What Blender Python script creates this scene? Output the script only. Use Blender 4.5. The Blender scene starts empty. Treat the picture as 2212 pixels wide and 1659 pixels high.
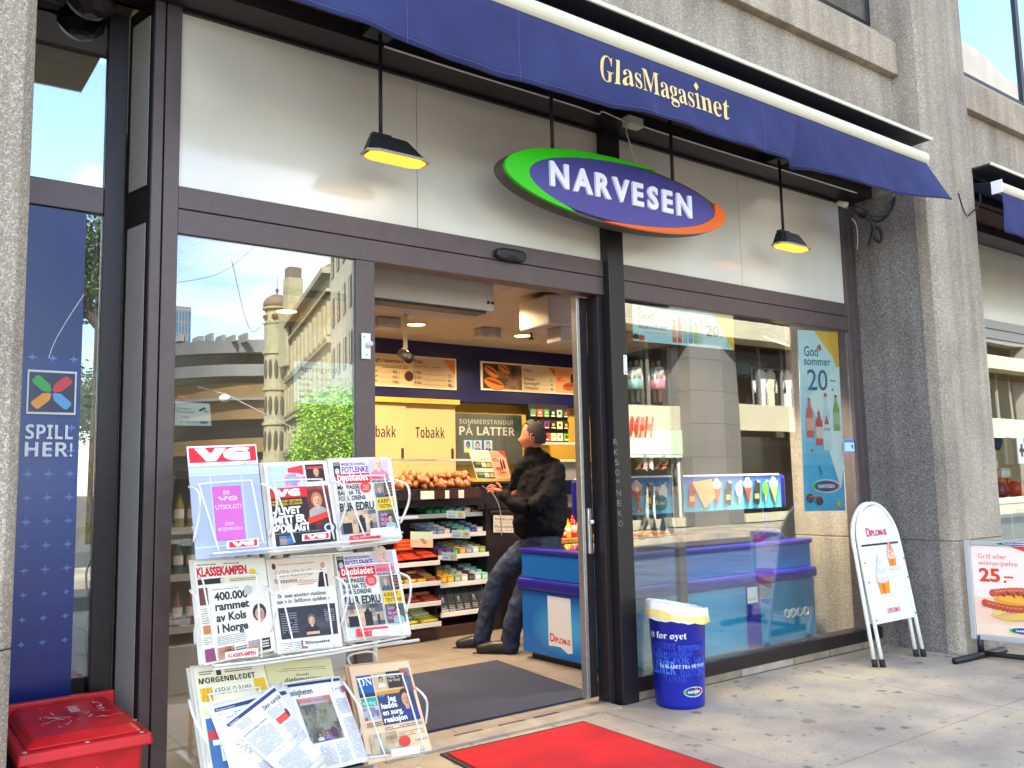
import bpy, math, random
from mathutils import Vector as V, Matrix
random.seed(7)
scene=bpy.context.scene
C=scene.collection
# ---------------------------------------------------------------- camera, sky, sun, exposure
CR=V((0.80550592,-0.59219838,-0.02147798)); CU=V((-0.04838869,-0.10185499,0.99362171)); CF=V((0.5906088,0.79932887,0.1107005))
EYE=V((0,0,1.3)); FL=1887.39
cam=bpy.data.cameras.new('camera'); cam.sensor_width=36; cam.lens=FL/2212*36; cam.clip_end=1500; cam.clip_start=.05
co=bpy.data.objects.new('camera',cam); C.objects.link(co)
co.matrix_world=Matrix(((CR.x,CU.x,-CF.x,0),(CR.y,CU.y,-CF.y,0),(CR.z,CU.z,-CF.z,1.3),(0,0,0,1)))
scene.camera=co
SUN=V((-.46,.62,.64)).normalized()
world=bpy.data.worlds.new('World'); scene.world=world; world.use_nodes=True
nt=world.node_tree; nt.nodes.clear()
def N(nt,t,**k):
    n=nt.nodes.new(t)
    for a,b in k.items():
        if a.startswith('i_'): n.inputs[a[2:].replace('_',' ')].default_value=b
        else: setattr(n,a,b)
    return n
L=lambda nt,a,b: nt.links.new(a,b)
sky=N(nt,'ShaderNodeTexSky',sky_type='NISHITA',sun_disc=False,sun_elevation=math.asin(SUN.z),sun_rotation=math.atan2(SUN.x,SUN.y))
sky.air_density=1.0; sky.dust_density=.3; sky.ozone_density=1.6
tc=N(nt,'ShaderNodeTexCoord'); mp=N(nt,'ShaderNodeMapping'); mp.inputs['Scale'].default_value=(1,1,2.3); mp.inputs['Location'].default_value=(.35,.1,.2)
nz=N(nt,'ShaderNodeTexNoise'); nz.inputs['Scale'].default_value=2.1; nz.inputs['Detail'].default_value=9; nz.inputs['Roughness'].default_value=.56; nz.inputs['Distortion'].default_value=.3
cr=N(nt,'ShaderNodeValToRGB'); cr.color_ramp.elements[0].position=.48; cr.color_ramp.elements[1].position=.65
mx=N(nt,'ShaderNodeMixRGB'); mx.inputs['Color2'].default_value=(7.6,7.5,7.4,1)
bg=N(nt,'ShaderNodeBackground'); bg.inputs['Strength'].default_value=.14
wo=N(nt,'ShaderNodeOutputWorld')
L(nt,tc.outputs['Generated'],mp.inputs['Vector']); L(nt,mp.outputs[0],nz.inputs['Vector']); L(nt,nz.outputs['Fac'],cr.inputs['Fac'])
L(nt,cr.outputs['Color'],mx.inputs['Fac']); L(nt,sky.outputs[0],mx.inputs['Color1']); L(nt,mx.outputs[0],bg.inputs['Color']); L(nt,bg.outputs[0],wo.inputs[0])
sl=bpy.data.lights.new('sun','SUN'); sl.energy=4.5; sl.angle=math.radians(.53); sl.color=(1,.95,.86)
so=bpy.data.objects.new('sun',sl); C.objects.link(so); so.rotation_euler=SUN.to_track_quat('Z','Y').to_euler(); so.location=(0,0,30)
scene.view_settings.view_transform='Standard'; scene.view_settings.look='None'; scene.view_settings.gamma=1
scene.view_settings.exposure=2.48
scene.render.engine='CYCLES'; scene.cycles.use_denoising=True; scene.cycles.max_bounces=8; scene.cycles.diffuse_bounces=3; scene.cycles.glossy_bounces=4
scene.cycles.transparent_max_bounces=16; scene.cycles.caustics_reflective=False; scene.cycles.caustics_refractive=False
scene.cycles.sample_clamp_indirect=6
# ---------------------------------------------------------------- helpers
def at(ax,c,x,y):
    """the point of the plane (axis ax = c) that lies on the sight line measured in the photograph"""
    d=CF*FL+CR*(x-1106)-CU*(y-829.5)
    return EYE+d*((c-EYE[ax])/d[ax])
def ay(y,px,py): return at(1,y,px,py)
def az(z,px,py): return at(2,z,px,py)
def hx(s,k=1.0):
    s=s.lstrip('#'); o=[]
    for i in (0,2,4):
        v=int(s[i:i+2],16)/255; o.append((v/12.92 if v<=.04045 else ((v+.055)/1.055)**2.4)*k)
    return tuple(o)
WL={}
def tag(o,label=None,cat=None,group=None,kind=None):
    if label: o['label']=label
    if cat: o['category']=cat
    if group: o['group']=group
    if kind: o['kind']=kind
    return o
def T(name,loc,label,cat,group=None,kind=None):
    o=bpy.data.objects.new(name,None); C.objects.link(o); o.empty_display_size=.1; o.location=loc; WL[o.name]=V(loc)
    return tag(o,label,cat,group,kind)
class MB:
    def __init__(s): s.v=[];s.f=[];s.c=[]
    def add(s,vs,fs,col=None):
        b=len(s.v); s.v+=[tuple(p) for p in vs]
        for f in fs: s.f.append(tuple(i+b for i in f)); s.c.append(col)
        return s
    def box(s,x0,y0,z0,x1,y1,z1,col=None):
        return s.hexa([(x0,y0,z0),(x1,y0,z0),(x1,y1,z0),(x0,y1,z0)],[(x0,y0,z1),(x1,y0,z1),(x1,y1,z1),(x0,y1,z1)],col)
    def hexa(s,b,t,col=None):
        return s.add(list(b)+list(t),[(3,2,1,0),(4,5,6,7),(0,1,5,4),(1,2,6,5),(2,3,7,6),(3,0,4,7)],col)
    def slab(s,p0,p1,p2,p3,vec,col=None):   # four corners extruded by vec
        vec=V(vec); q=[V(p) for p in (p0,p1,p2,p3)]
        return s.hexa(q,[p+vec for p in q],col)
    def prism(s,pts,vec,col=None):
        n=len(pts); vec=V(vec); q=[V(p) for p in pts]
        fs=[tuple(range(n-1,-1,-1)),tuple(range(n,2*n))]+[(i,(i+1)%n,n+(i+1)%n,n+i) for i in range(n)]
        return s.add(q+[p+vec for p in q],fs,col)
    def tube(s,path,r,n=8,col=None,closed=False):
        P=[V(p) for p in path]; m=len(P); vs=[];up=None
        for i,p in enumerate(P):
            a=P[(i-1)%m] if (closed or i>0) else p; b=P[(i+1)%m] if (closed or i<m-1) else p
            t=(b-a).normalized()
            if up is None: up=t.orthogonal().normalized()
            up=(up-t*up.dot(t)).normalized(); w=t.cross(up)
            rr=r[i] if isinstance(r,(list,tuple)) else r
            for k in range(n):
                an=2*math.pi*k/n; vs.append(p+(up*math.cos(an)+w*math.sin(an))*rr)
        fs=[]
        for i in range(m if closed else m-1):
            for k in range(n):
                a=i*n+k;b=i*n+(k+1)%n;j=(i+1)%m; fs.append((a,b,j*n+(k+1)%n,j*n+k))
        if not closed: fs+=[tuple(range(n-1,-1,-1)),tuple((m-1)*n+k for k in range(n))]
        return s.add(vs,fs,col)
    def lathe(s,prof,c,n=24,col=None,axis=2,cap=True):
        vs=[];c=V(c)
        for r,h in prof:
            for k in range(n):
                a=2*math.pi*k/n; p=[0,0,0]; p[axis]=h; p[(axis+1)%3]=r*math.cos(a); p[(axis+2)%3]=r*math.sin(a); vs.append(c+V(p))
        m=len(prof); fs=[(i*n+k,i*n+(k+1)%n,(i+1)*n+(k+1)%n,(i+1)*n+k) for i in range(m-1) for k in range(n)]
        if cap: fs+=[tuple(range(n-1,-1,-1)),tuple((m-1)*n+k for k in range(n))]
        return s.add(vs,fs,col)
    def blob(s,c,rx,ry,rz,n=8,m=6,col=None,jit=0,rot=0):
        c=V(c);vs=[c+V((0,0,-rz))]
        for j in range(1,m):
            ph=-math.pi/2+math.pi*j/m
            for k in range(n):
                a=2*math.pi*k/n; q=1+random.uniform(-jit,jit)
                x=rx*math.cos(ph)*math.cos(a)*q; y=ry*math.cos(ph)*math.sin(a)*q
                vs.append(c+V((x*math.cos(rot)-y*math.sin(rot),x*math.sin(rot)+y*math.cos(rot),rz*math.sin(ph)*q)))
        vs.append(c+V((0,0,rz))); fs=[(0,1+(k+1)%n,1+k) for k in range(n)]
        for j in range(m-2):
            for k in range(n):
                a=1+j*n+k;b=1+j*n+(k+1)%n; fs.append((a,b,b+n,a+n))
        e=len(vs)-1; fs+=[(e,1+(m-2)*n+k,1+(m-2)*n+(k+1)%n) for k in range(n)]
        return s.add(vs,fs,col)
    def build(s,name,mat,parent=None,smooth=False,bevel=0,label=None,cat=None,group=None,kind=None,recalc=True):
        if parent is not None: o0=WL[parent.name]
        else:
            xs=[p[0] for p in s.v];ys=[p[1] for p in s.v];zs=[p[2] for p in s.v]
            o0=V(((min(xs)+max(xs))/2,(min(ys)+max(ys))/2,min(zs)))
        me=bpy.data.meshes.new(name); me.from_pydata([(p[0]-o0.x,p[1]-o0.y,p[2]-o0.z) for p in s.v],[],s.f)
        if recalc:
            import bmesh
            bm=bmesh.new(); bm.from_mesh(me); bmesh.ops.recalc_face_normals(bm,faces=bm.faces); bm.to_mesh(me); bm.free()
        if any(c is not None for c in s.c):
            at_=me.color_attributes.new('Col','FLOAT_COLOR','CORNER'); buf=[]
            for p,c in zip(me.polygons,s.c):
                c=c or (.5,.5,.5); buf+=[c[0],c[1],c[2],1]*p.loop_total
            at_.data.foreach_set('color',buf)
        me.materials.append(M[mat] if isinstance(mat,str) else mat)
        if smooth:
            me.polygons.foreach_set('use_smooth',[True]*len(me.polygons))
        o=bpy.data.objects.new(name,me); C.objects.link(o)
        if parent is not None: o.parent=parent
        else: o.location=o0
        WL[o.name]=o0
        if smooth=='auto':
            pass
        if bevel:
            b=o.modifiers.new('bevel','BEVEL'); b.width=bevel; b.segments=2; b.limit_method='ANGLE'
        return tag(o,label,cat,group,kind)
def bx(name,mat,parent,x0,y0,z0,x1,y1,z1,bevel=0,**k):
    return MB().box(x0,y0,z0,x1,y1,z1).build(name,mat,parent,bevel=bevel,**k)
def dup(root,loc,label=None,rotz=0):
    r=root.copy(); C.objects.link(r); r.location=loc; WL[r.name]=V(loc)
    if rotz: r.rotation_euler=(0,0,rotz)
    if label: r['label']=label
    for ch in list(root.children):
        c=ch.copy(); C.objects.link(c); c.parent=r; WL[c.name]=V(loc)
        for g in list(ch.children):
            d=g.copy(); C.objects.link(d); d.parent=c
    return r
# ---------------------------------------------------------------- text glyphs
_ts=bpy.data.scenes.new('glyphs'); _tc={}
def _m(s,style):
    o=''
    for ch in s:
        n=ord(ch)
        base={'serif':(0x1D400,0x1D41A,0x1D7CE),'sansb':(0x1D5D4,0x1D5EE,0x1D7EC),'frak':(0x1D56C,0x1D586,None),'ital':(0x1D468,0x1D482,0x1D7CE)}.get(style)
        if base and 'A'<=ch<='Z': o+=chr(base[0]+n-65)
        elif base and 'a'<=ch<='z': o+=chr(base[1]+n-97)
        elif base and base[2] and '0'<=ch<='9': o+=chr(base[2]+n-48)
        else: o+=ch
    return o
def glyphs(s,style='',off=0.0):
    k=(s,style,off)
    if k not in _tc:
        cu=bpy.data.curves.new('t','FONT'); cu.body=_m(s,style); cu.size=1; cu.resolution_u=3; cu.offset=off
        o=bpy.data.objects.new('t',cu); _ts.collection.objects.link(o); vl=_ts.view_layers[0]; vl.update()
        me=o.evaluated_get(vl.depsgraph).to_mesh()
        vs=[(v.co.x,v.co.y) for v in me.vertices]; fs=[tuple(p.vertices) for p in me.polygons]
        o.evaluated_get(vl.depsgraph).to_mesh_clear(); bpy.data.objects.remove(o); bpy.data.curves.remove(cu)
        x0=min(v[0] for v in vs); x1=max(v[0] for v in vs)
        _tc[k]=(vs,fs,x0,x1)
    return _tc[k]
K=(.012,.012,.014); WH=(.82,.82,.80); RED=(.68,.02,.03)
class Print:
    """flat print laid on a surface: rect, ellipse, polygon, text; u to the right, v up, both 0..1"""
    def __init__(s,tl=None,tr=None,br=None,bl=None,fn=None,lift=.0008):
        s.m=MB(); s.h=lift; s.fn=fn
        if tl is not None:
            tl,tr,br,bl=V(tl),V(tr),V(br),V(bl); n=((br-bl).cross(tl-bl)).normalized()
            s.asp=(br-bl).length/max(1e-6,(tl-bl).length)
            s.fn=lambda u,v,h:(bl*(1-u)+br*u)*(1-v)+(tl*(1-u)+tr*u)*v+n*h
        else: s.asp=1
    def _p(s,pts,fs,col):
        s.m.add([s.fn(u,v,s.h) for u,v in pts],fs,col); s.h+=.00022; return s
    def rect(s,u0,v0,u1,v1,col):
        return s._p([(u0,v0),(u1,v0),(u1,v1),(u0,v1)],[(0,1,2,3)],col)
    def grid(s,u0,v0,u1,v1,col,n=16):
        pts=[(u0+(u1-u0)*i/n,v) for i in range(n+1) for v in (v0,v1)]
        return s._p(pts,[(2*i,2*i+2,2*i+3,2*i+1) for i in range(n)],col)
    def poly(s,pts,col): return s._p(pts,[tuple(range(len(pts)))],col)
    def ell(s,u,v,ru,rv,col,n=20,rot=0):
        c,q=math.cos(rot),math.sin(rot)
        P=[]
        for k in range(n):
            a=2*math.pi*k/n; x=math.cos(a)*ru; y=math.sin(a)*rv; P.append((u+x*c-y*q/s.asp*1.0,v+x*q*s.asp+y*c))
        return s.poly(P,col)
    def text(s,t,u,v,w,h,col,style='',off=.0,track=None):
        vs,fs,x0,x1=glyphs(t,style,off); k=w/(x1-x0)
        return s._p([(u+(x-x0)*k,v+y*h/.69) for x,y in vs],fs,col)
    def lines(s,u0,v0,u1,v1,n,col,fill=.5):
        pts=[];fs=[]; dv=(v1-v0)/n
        for i in range(n):
            u=u0; b=v0+dv*i
            while u<u1-.004:
                e=min(u1,u+random.uniform(.02,.12)*(u1-u0)*1.6)
                if random.random()<.93:
                    k=len(pts); pts+=[(u,b),(e,b),(e,b+dv*fill),(u,b+dv*fill)]; fs.append((k,k+1,k+2,k+3))
                u=e+.012*(u1-u0)
        return s._p(pts,fs,col)
    def photo(s,u0,v0,u1,v1,cols,n=9,m=9):
        """a printed picture, soft patches out of a palette"""
        a=random.uniform(0,9); b=random.uniform(0,9); k0=len(s.m.v)
        pts=[(u0+(u1-u0)*i/n,v0+(v1-v0)*j/m) for j in range(m+1) for i in range(n+1)]
        s.m.v+=[tuple(s.fn(u,v,s.h)) for u,v in pts]
        for j in range(m):
            for i in range(n):
                q=(math.sin(i*1.3/n*6+a)+math.sin(j*1.1/m*6+b)+math.sin((i+j)*2.9/n+a*b))/6+.5+random.uniform(-.1,.1)
                q=min(.999,max(0,q))*(len(cols)-1); w=q-int(q); A=cols[int(q)];B=cols[min(len(cols)-1,int(q)+1)]
                k=k0+j*(n+1)+i; s.m.f.append((k,k+1,k+n+2,k+n+1)); s.m.c.append(tuple(x*(1-w)+y*w for x,y in zip(A,B)))
        s.h+=.00022; return s
    def bust(s,u,v,k,hair,skin,cloth):
        """head and shoulders of a person in a printed picture, k = width of the shoulders"""
        a=s.asp
        s.poly([(u-k*.5,v),(u-k*.46,v+k*.38*a),(u-k*.2,v+k*.56*a),(u+k*.2,v+k*.56*a),(u+k*.46,v+k*.38*a),(u+k*.5,v)],cloth)
        s.ell(u,v+k*.92*a,k*.29,k*.40*a,hair,14); s.rect(u-k*.09,v+k*.45*a,u+k*.09,v+k*.66*a,skin)
        s.ell(u,v+k*.84*a,k*.20,k*.29*a,skin,14); dk=tuple(q*.35 for q in skin)
        s.ell(u+k*.10,v+k*.80*a,k*.09,k*.22*a,tuple(q*.78 for q in skin),10)
        for e in (-.085,.085): s.ell(u+e*k,v+k*.89*a,k*.040,k*.028*a,dk,8)
        s.ell(u+k*.01,v+k*.70*a,k*.07,k*.022*a,(skin[0]*.6,skin[1]*.3,skin[2]*.3),8); s.ell(u+k*.02,v+k*.79*a,k*.025,k*.05*a,tuple(q*.7 for q in skin),8); return s
    def build(s,name,parent=None,mat='print',**k):
        return s.m.build(name,mat,parent,recalc=False,**k)
# ---------------------------------------------------------------- materials
M={}
def mat(name,col=(.5,.5,.5),rough=.6,metal=0,spec=.5,noise=None,bump=None,vcol=False,emit=None,**kw):
    m=bpy.data.materials.new(name); m.use_nodes=True; t=m.node_tree; p=t.nodes['Principled BSDF']
    p.inputs['Base Color'].default_value=(*col,1); p.inputs['Roughness'].default_value=rough; p.inputs['Metallic'].default_value=metal; p.inputs['Specular IOR Level'].default_value=spec
    src=None
    if vcol:
        a=N(t,'ShaderNodeAttribute',attribute_name='Col'); src=a.outputs['Color']
    if noise:   # (scale, amount, detail)
        tx=N(t,'ShaderNodeTexCoord'); n=N(t,'ShaderNodeTexNoise'); n.inputs['Scale'].default_value=noise[0]; n.inputs['Detail'].default_value=noise[2] if len(noise)>2 else 4
        L(t,tx.outputs['Object'],n.inputs['Vector'])
        mr=N(t,'ShaderNodeMapRange'); mr.inputs['From Min'].default_value=.3; mr.inputs['From Max'].default_value=.7; mr.inputs['To Min'].default_value=1-noise[1]; mr.inputs['To Max'].default_value=1+noise[1]
        L(t,n.outputs['Fac'],mr.inputs['Value'])
        x=N(t,'ShaderNodeVectorMath',operation='SCALE')
        if src: L(t,src,x.inputs[0])
        else: x.inputs[0].default_value=col
        L(t,mr.outputs[0],x.inputs['Scale']); src=x.outputs[0]
        if len(noise)>3:
            mr2=N(t,'ShaderNodeMapRange'); mr2.inputs['To Min'].default_value=max(0,rough-noise[3]); mr2.inputs['To Max'].default_value=min(1,rough+noise[3]); L(t,n.outputs['Fac'],mr2.inputs['Value']); L(t,mr2.outputs[0],p.inputs['Roughness'])
    if bump:    # (scale, strength, distance)
        tx=N(t,'ShaderNodeTexCoord'); n=N(t,'ShaderNodeTexNoise'); n.inputs['Scale'].default_value=bump[0]; n.inputs['Detail'].default_value=3
        L(t,tx.outputs['Object'],n.inputs['Vector']); b=N(t,'ShaderNodeBump'); b.inputs['Strength'].default_value=bump[1]; b.inputs['Distance'].default_value=bump[2]
        L(t,n.outputs['Fac'],b.inputs['Height']); L(t,b.outputs[0],p.inputs['Normal'])
    if src: L(t,src,p.inputs['Base Color'])
    if emit:
        p.inputs['Emission Color'].default_value=(*emit[0],1); p.inputs['Emission Strength'].default_value=emit[1]
    for a,b in kw.items(): p.inputs[a.replace('_',' ')].default_value=b
    M[name]=m; return m
def aggregate(name,base,dark,light,scale=160,rib=False):
    """exposed-aggregate concrete: pale and dark stones in a grey matrix, pits and a faint staining"""
    m=mat(name,base,.85); t=m.node_tree; p=t.nodes['Principled BSDF']; tx=N(t,'ShaderNodeTexCoord')
    vo=N(t,'ShaderNodeTexVoronoi'); vo.inputs['Scale'].default_value=scale; L(t,tx.outputs['Object'],vo.inputs['Vector'])
    cr=N(t,'ShaderNodeValToRGB'); e=cr.color_ramp; e.elements[0].position=0; e.elements[0].color=(*dark,1); e.elements[1].position=1; e.elements[1].color=(*light,1)
    for q,c in ((.10,dark),(.2,base),(.72,base),(.86,light)):
        z=e.elements.new(q); z.color=(*c,1)
    sp=N(t,'ShaderNodeSeparateColor'); L(t,vo.outputs['Color'],sp.inputs[0]); L(t,sp.outputs[0],cr.inputs['Fac'])
    n=N(t,'ShaderNodeTexNoise'); n.inputs['Scale'].default_value=1.7; n.inputs['Detail'].default_value=6; L(t,tx.outputs['Object'],n.inputs['Vector'])
    mr=N(t,'ShaderNodeMapRange'); mr.inputs['From Min'].default_value=.3; mr.inputs['From Max'].default_value=.7; mr.inputs['To Min'].default_value=.78; mr.inputs['To Max'].default_value=1.15; L(t,n.outputs['Fac'],mr.inputs['Value'])
    mq=N(t,'ShaderNodeMapping'); mq.inputs['Scale'].default_value=(9,9,.5); L(t,tx.outputs['Object'],mq.inputs[0]); n3=N(t,'ShaderNodeTexNoise'); n3.inputs['Scale'].default_value=1; n3.inputs['Detail'].default_value=5; L(t,mq.outputs[0],n3.inputs['Vector'])
    mr3=N(t,'ShaderNodeMapRange'); mr3.inputs['From Min'].default_value=.38; mr3.inputs['From Max'].default_value=.6; mr3.inputs['To Min'].default_value=.80; mr3.inputs['To Max'].default_value=1.04; L(t,n3.outputs['Fac'],mr3.inputs['Value'])
    mm=N(t,'ShaderNodeMath',operation='MULTIPLY'); L(t,mr.outputs[0],mm.inputs[0]); L(t,mr3.outputs[0],mm.inputs[1])
    x=N(t,'ShaderNodeVectorMath',operation='SCALE'); L(t,cr.outputs[0],x.inputs[0]); L(t,mm.outputs[0],x.inputs['Scale']); L(t,x.outputs[0],p.inputs['Base Color'])
    n2=N(t,'ShaderNodeTexNoise'); n2.inputs['Scale'].default_value=90; n2.inputs['Detail'].default_value=4; L(t,tx.outputs['Object'],n2.inputs['Vector'])
    b=N(t,'ShaderNodeBump'); b.inputs['Strength'].default_value=.55; b.inputs['Distance'].default_value=.004
    h=n2.outputs['Fac']
    if rib:
        sx=N(t,'ShaderNodeSeparateXYZ'); L(t,tx.outputs['Object'],sx.inputs[0])
        mu=N(t,'ShaderNodeMath',operation='MULTIPLY'); mu.inputs[1].default_value=2*math.pi/.0125; L(t,sx.outputs['Y'],mu.inputs[0])
        si=N(t,'ShaderNodeMath',operation='SINE'); L(t,mu.outputs[0],si.inputs[0])
        ad=N(t,'ShaderNodeMath',operation='MULTIPLY_ADD'); ad.inputs[1].default_value=.55; L(t,si.outputs[0],ad.inputs[0]); L(t,h,ad.inputs[2]); h=ad.outputs[0]
    L(t,h,b.inputs['Height']); L(t,b.outputs[0],p.inputs['Normal']); return m
mat('soffit_plain',hx('8f8670'),.8)
aggregate('concrete',hx('b3a695',.80),hx('8a7e72'),hx('cabda9'),200)
aggregate('concrete_sill',hx('b5a692',.88),hx('9a8b78'),hx('cfc1ac'),200)
aggregate('concrete_ribbed',hx('8a8480',.8),hx('5c5653'),hx('aaa39c'),190,True)
def glass(name,refl,tint=(1,1,1),rough=0.0,wav=0):
    m=bpy.data.materials.new(name); m.use_nodes=True; t=m.node_tree; t.nodes.clear()
    o=N(t,'ShaderNodeOutputMaterial'); a=N(t,'ShaderNodeBsdfTransparent'); a.inputs[0].default_value=(*tint,1)
    g=N(t,'ShaderNodeBsdfGlossy'); g.inputs['Roughness'].default_value=rough; g.inputs['Color'].default_value=(.97,1,1,1)
    f=N(t,'ShaderNodeLayerWeight'); f.inputs['Blend'].default_value=.5; pw=N(t,'ShaderNodeMath',operation='POWER'); pw.inputs[1].default_value=4; L(t,f.outputs['Facing'],pw.inputs[0])
    ad=N(t,'ShaderNodeMath',operation='ADD',use_clamp=True); ad.inputs[1].default_value=refl; L(t,pw.outputs[0],ad.inputs[0])
    x=N(t,'ShaderNodeMixShader'); L(t,ad.outputs[0],x.inputs[0]); L(t,a.outputs[0],x.inputs[1]); L(t,g.outputs[0],x.inputs[2]); L(t,x.outputs[0],o.inputs[0])
    if wav:
        tx=N(t,'ShaderNodeTexCoord'); n=N(t,'ShaderNodeTexNoise'); n.inputs['Scale'].default_value=wav[0]; n.inputs['Detail'].default_value=0
        L(t,tx.outputs['Object'],n.inputs['Vector']); b=N(t,'ShaderNodeBump'); b.inputs['Strength'].default_value=1; b.inputs['Distance'].default_value=wav[1]
        L(t,n.outputs['Fac'],b.inputs['Height']); L(t,b.outputs[0],g.inputs['Normal'])
    M[name]=m
glass('glass',.13,(.94,.97,.95),wav=(1.3,.0012)); glass('glass_left',.17,(.86,.9,.9),wav=(1.1,.0016)); mat('dark_backdrop',hx('2b2826'),.6); glass('glass_upper',.45,(.5,.55,.55),wav=(.8,.02)); glass('glass_case',.0,(.97,.97,.97)); glass('film_clear',.02,(.9,.93,1))
glass('glass_far',.25,(.2,.24,.27),wav=(.5,.004))
mat('bronze',hx('6a5d5c',.80),.42,.35,noise=(14,.10,5,.1)); mat('bronze_dark',hx('2c2527'),.4,.3,noise=(30,.2,4,.1)); mat('black_paint',hx('1f1d20'),.35,noise=(60,.3,5,.15))
mat('aluminium',hx('c9c7c2'),.3,.85,noise=(40,.1,3)); mat('steel_white',hx('e8e6df'),.35); mat('black',(.012,.012,.013),.45); mat('rubber',(.02,.02,.02),.8)
mat('fascia',hx('e6e2d4',.97),.35,spec=.5,noise=(1.6,.10,9),Coat_Weight=1.0,Coat_Roughness=.13,Coat_IOR=1.7); mat('navy_cloth',hx('30376c',.8),.9,noise=(3.5,.16,9),bump=(300,.35,.001)); mat('cream_bar',hx('d9d3b9'),.32,spec=.6)
mat('dark_metal',hx('34322f'),.5,.2); mat('soffit',hx('5e4a40',.8),.95,noise=(40,.35,5),bump=(60,.6,.004)); mat('print',vcol=True,rough=.62,noise=(9,.035,3)); mat('print_gloss',vcol=True,rough=.22); mat('paint',vcol=True,rough=.4,noise=(20,.05,3))
mat('cloth',vcol=True,rough=.92,noise=(25,.12,4),bump=(55,.4,.004))
mat('white_plastic',hx('ecebe6'),.35); mat('grey_plastic',hx('a9a7a2'),.5); mat('grey_wall',hx('bfb9ae'),.8,noise=(3,.05)); mat('yellow_wall',hx('dfb347',.85),.6,noise=(2,.05)); mat('navy_wall',hx('16184c'),.35,noise=(3,.08))
mat('cupboard',hx('c0a878'),.5,noise=(5,.04)); mat('dark_wood',hx('4a2c20'),.5,noise=(12,.2,5)); mat('ceiling_tile',hx('b3a898'),.85,bump=(120,.3,.002))
mat('red_plastic',hx('c8141c'),.42,noise=(9,.22,9,.25),bump=(160,.12,.001)); mat('blue_bin',hx('0d1d98',1.1),.32,spec=.6,noise=(10,.06,4)); mat('freezer_blue',hx('0a68c0'),.35); mat('freezer_navy',hx('26209a',.8),.35); mat('bag',hx('f2f1ee'),.35,noise=(8,.05))
mat('red_carpet',hx('c4101b'),.95,noise=(2.2,.34,12),bump=(300,.7,.004)); mat('grey_carpet',hx('343a50',.85),.95,noise=(70,.25,8),bump=(260,.7,.004))
mat('paper_edge',hx('d9d3c6'),.8,noise=(30,.08)); mat('croissant',hx('9a5722',.8),.45,noise=(30,.35,4)); mat('lamp_on',(1,.7,.3),.5,emit=((1,.62,.18),5)); mat('sodium',(1,.6,.1),.3,emit=((1,.40,.01),.36)); mat('letter_white',hx('eceefc'),.35,emit=(hx('dfe2ff'),.02))  # letter_white: faint glow added to lift the letters out of the awning shade
mat('sign_navy',hx('4a4796'),.3,spec=.6,noise=(4,.06)); mat('sign_green',hx('35d015'),.3); mat('sign_orange',hx('f26a1a'),.3); mat('sign_body',hx('5b554d'),.5,.3)
mat('skin',hx('b06a4d'),.55,Subsurface_Weight=.1,noise=(25,.1)); mat('seam',hx('59619c'),.8); mat('hair',hx('2b231d'),.7,noise=(160,.5,4),bump=(220,.8,.004))
mat('jacket',hx('0b0b10'),.8,spec=.15,bump=(40,.3,.004),noise=(6,.2)); mat('shoe',(.015,.014,.014),.4)
def denim():
    m=mat('denim',hx('24334f'),.85,bump=(30,.6,.006)); t=m.node_tree; p=t.nodes['Principled BSDF']; tx=N(t,'ShaderNodeTexCoord')
    n=N(t,'ShaderNodeTexNoise'); n.inputs['Scale'].default_value=5; n.inputs['Detail'].default_value=5; L(t,tx.outputs['Object'],n.inputs['Vector'])
    c=N(t,'ShaderNodeValToRGB'); c.color_ramp.elements[0].position=.46; c.color_ramp.elements[0].color=(*hx('151e36'),1); c.color_ramp.elements[1].position=.86; c.color_ramp.elements[1].color=(*hx('3c5074'),1)
    L(t,n.outputs['Fac'],c.inputs[0]); L(t,c.outputs[0],p.inputs['Base Color'])
denim()
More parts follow.
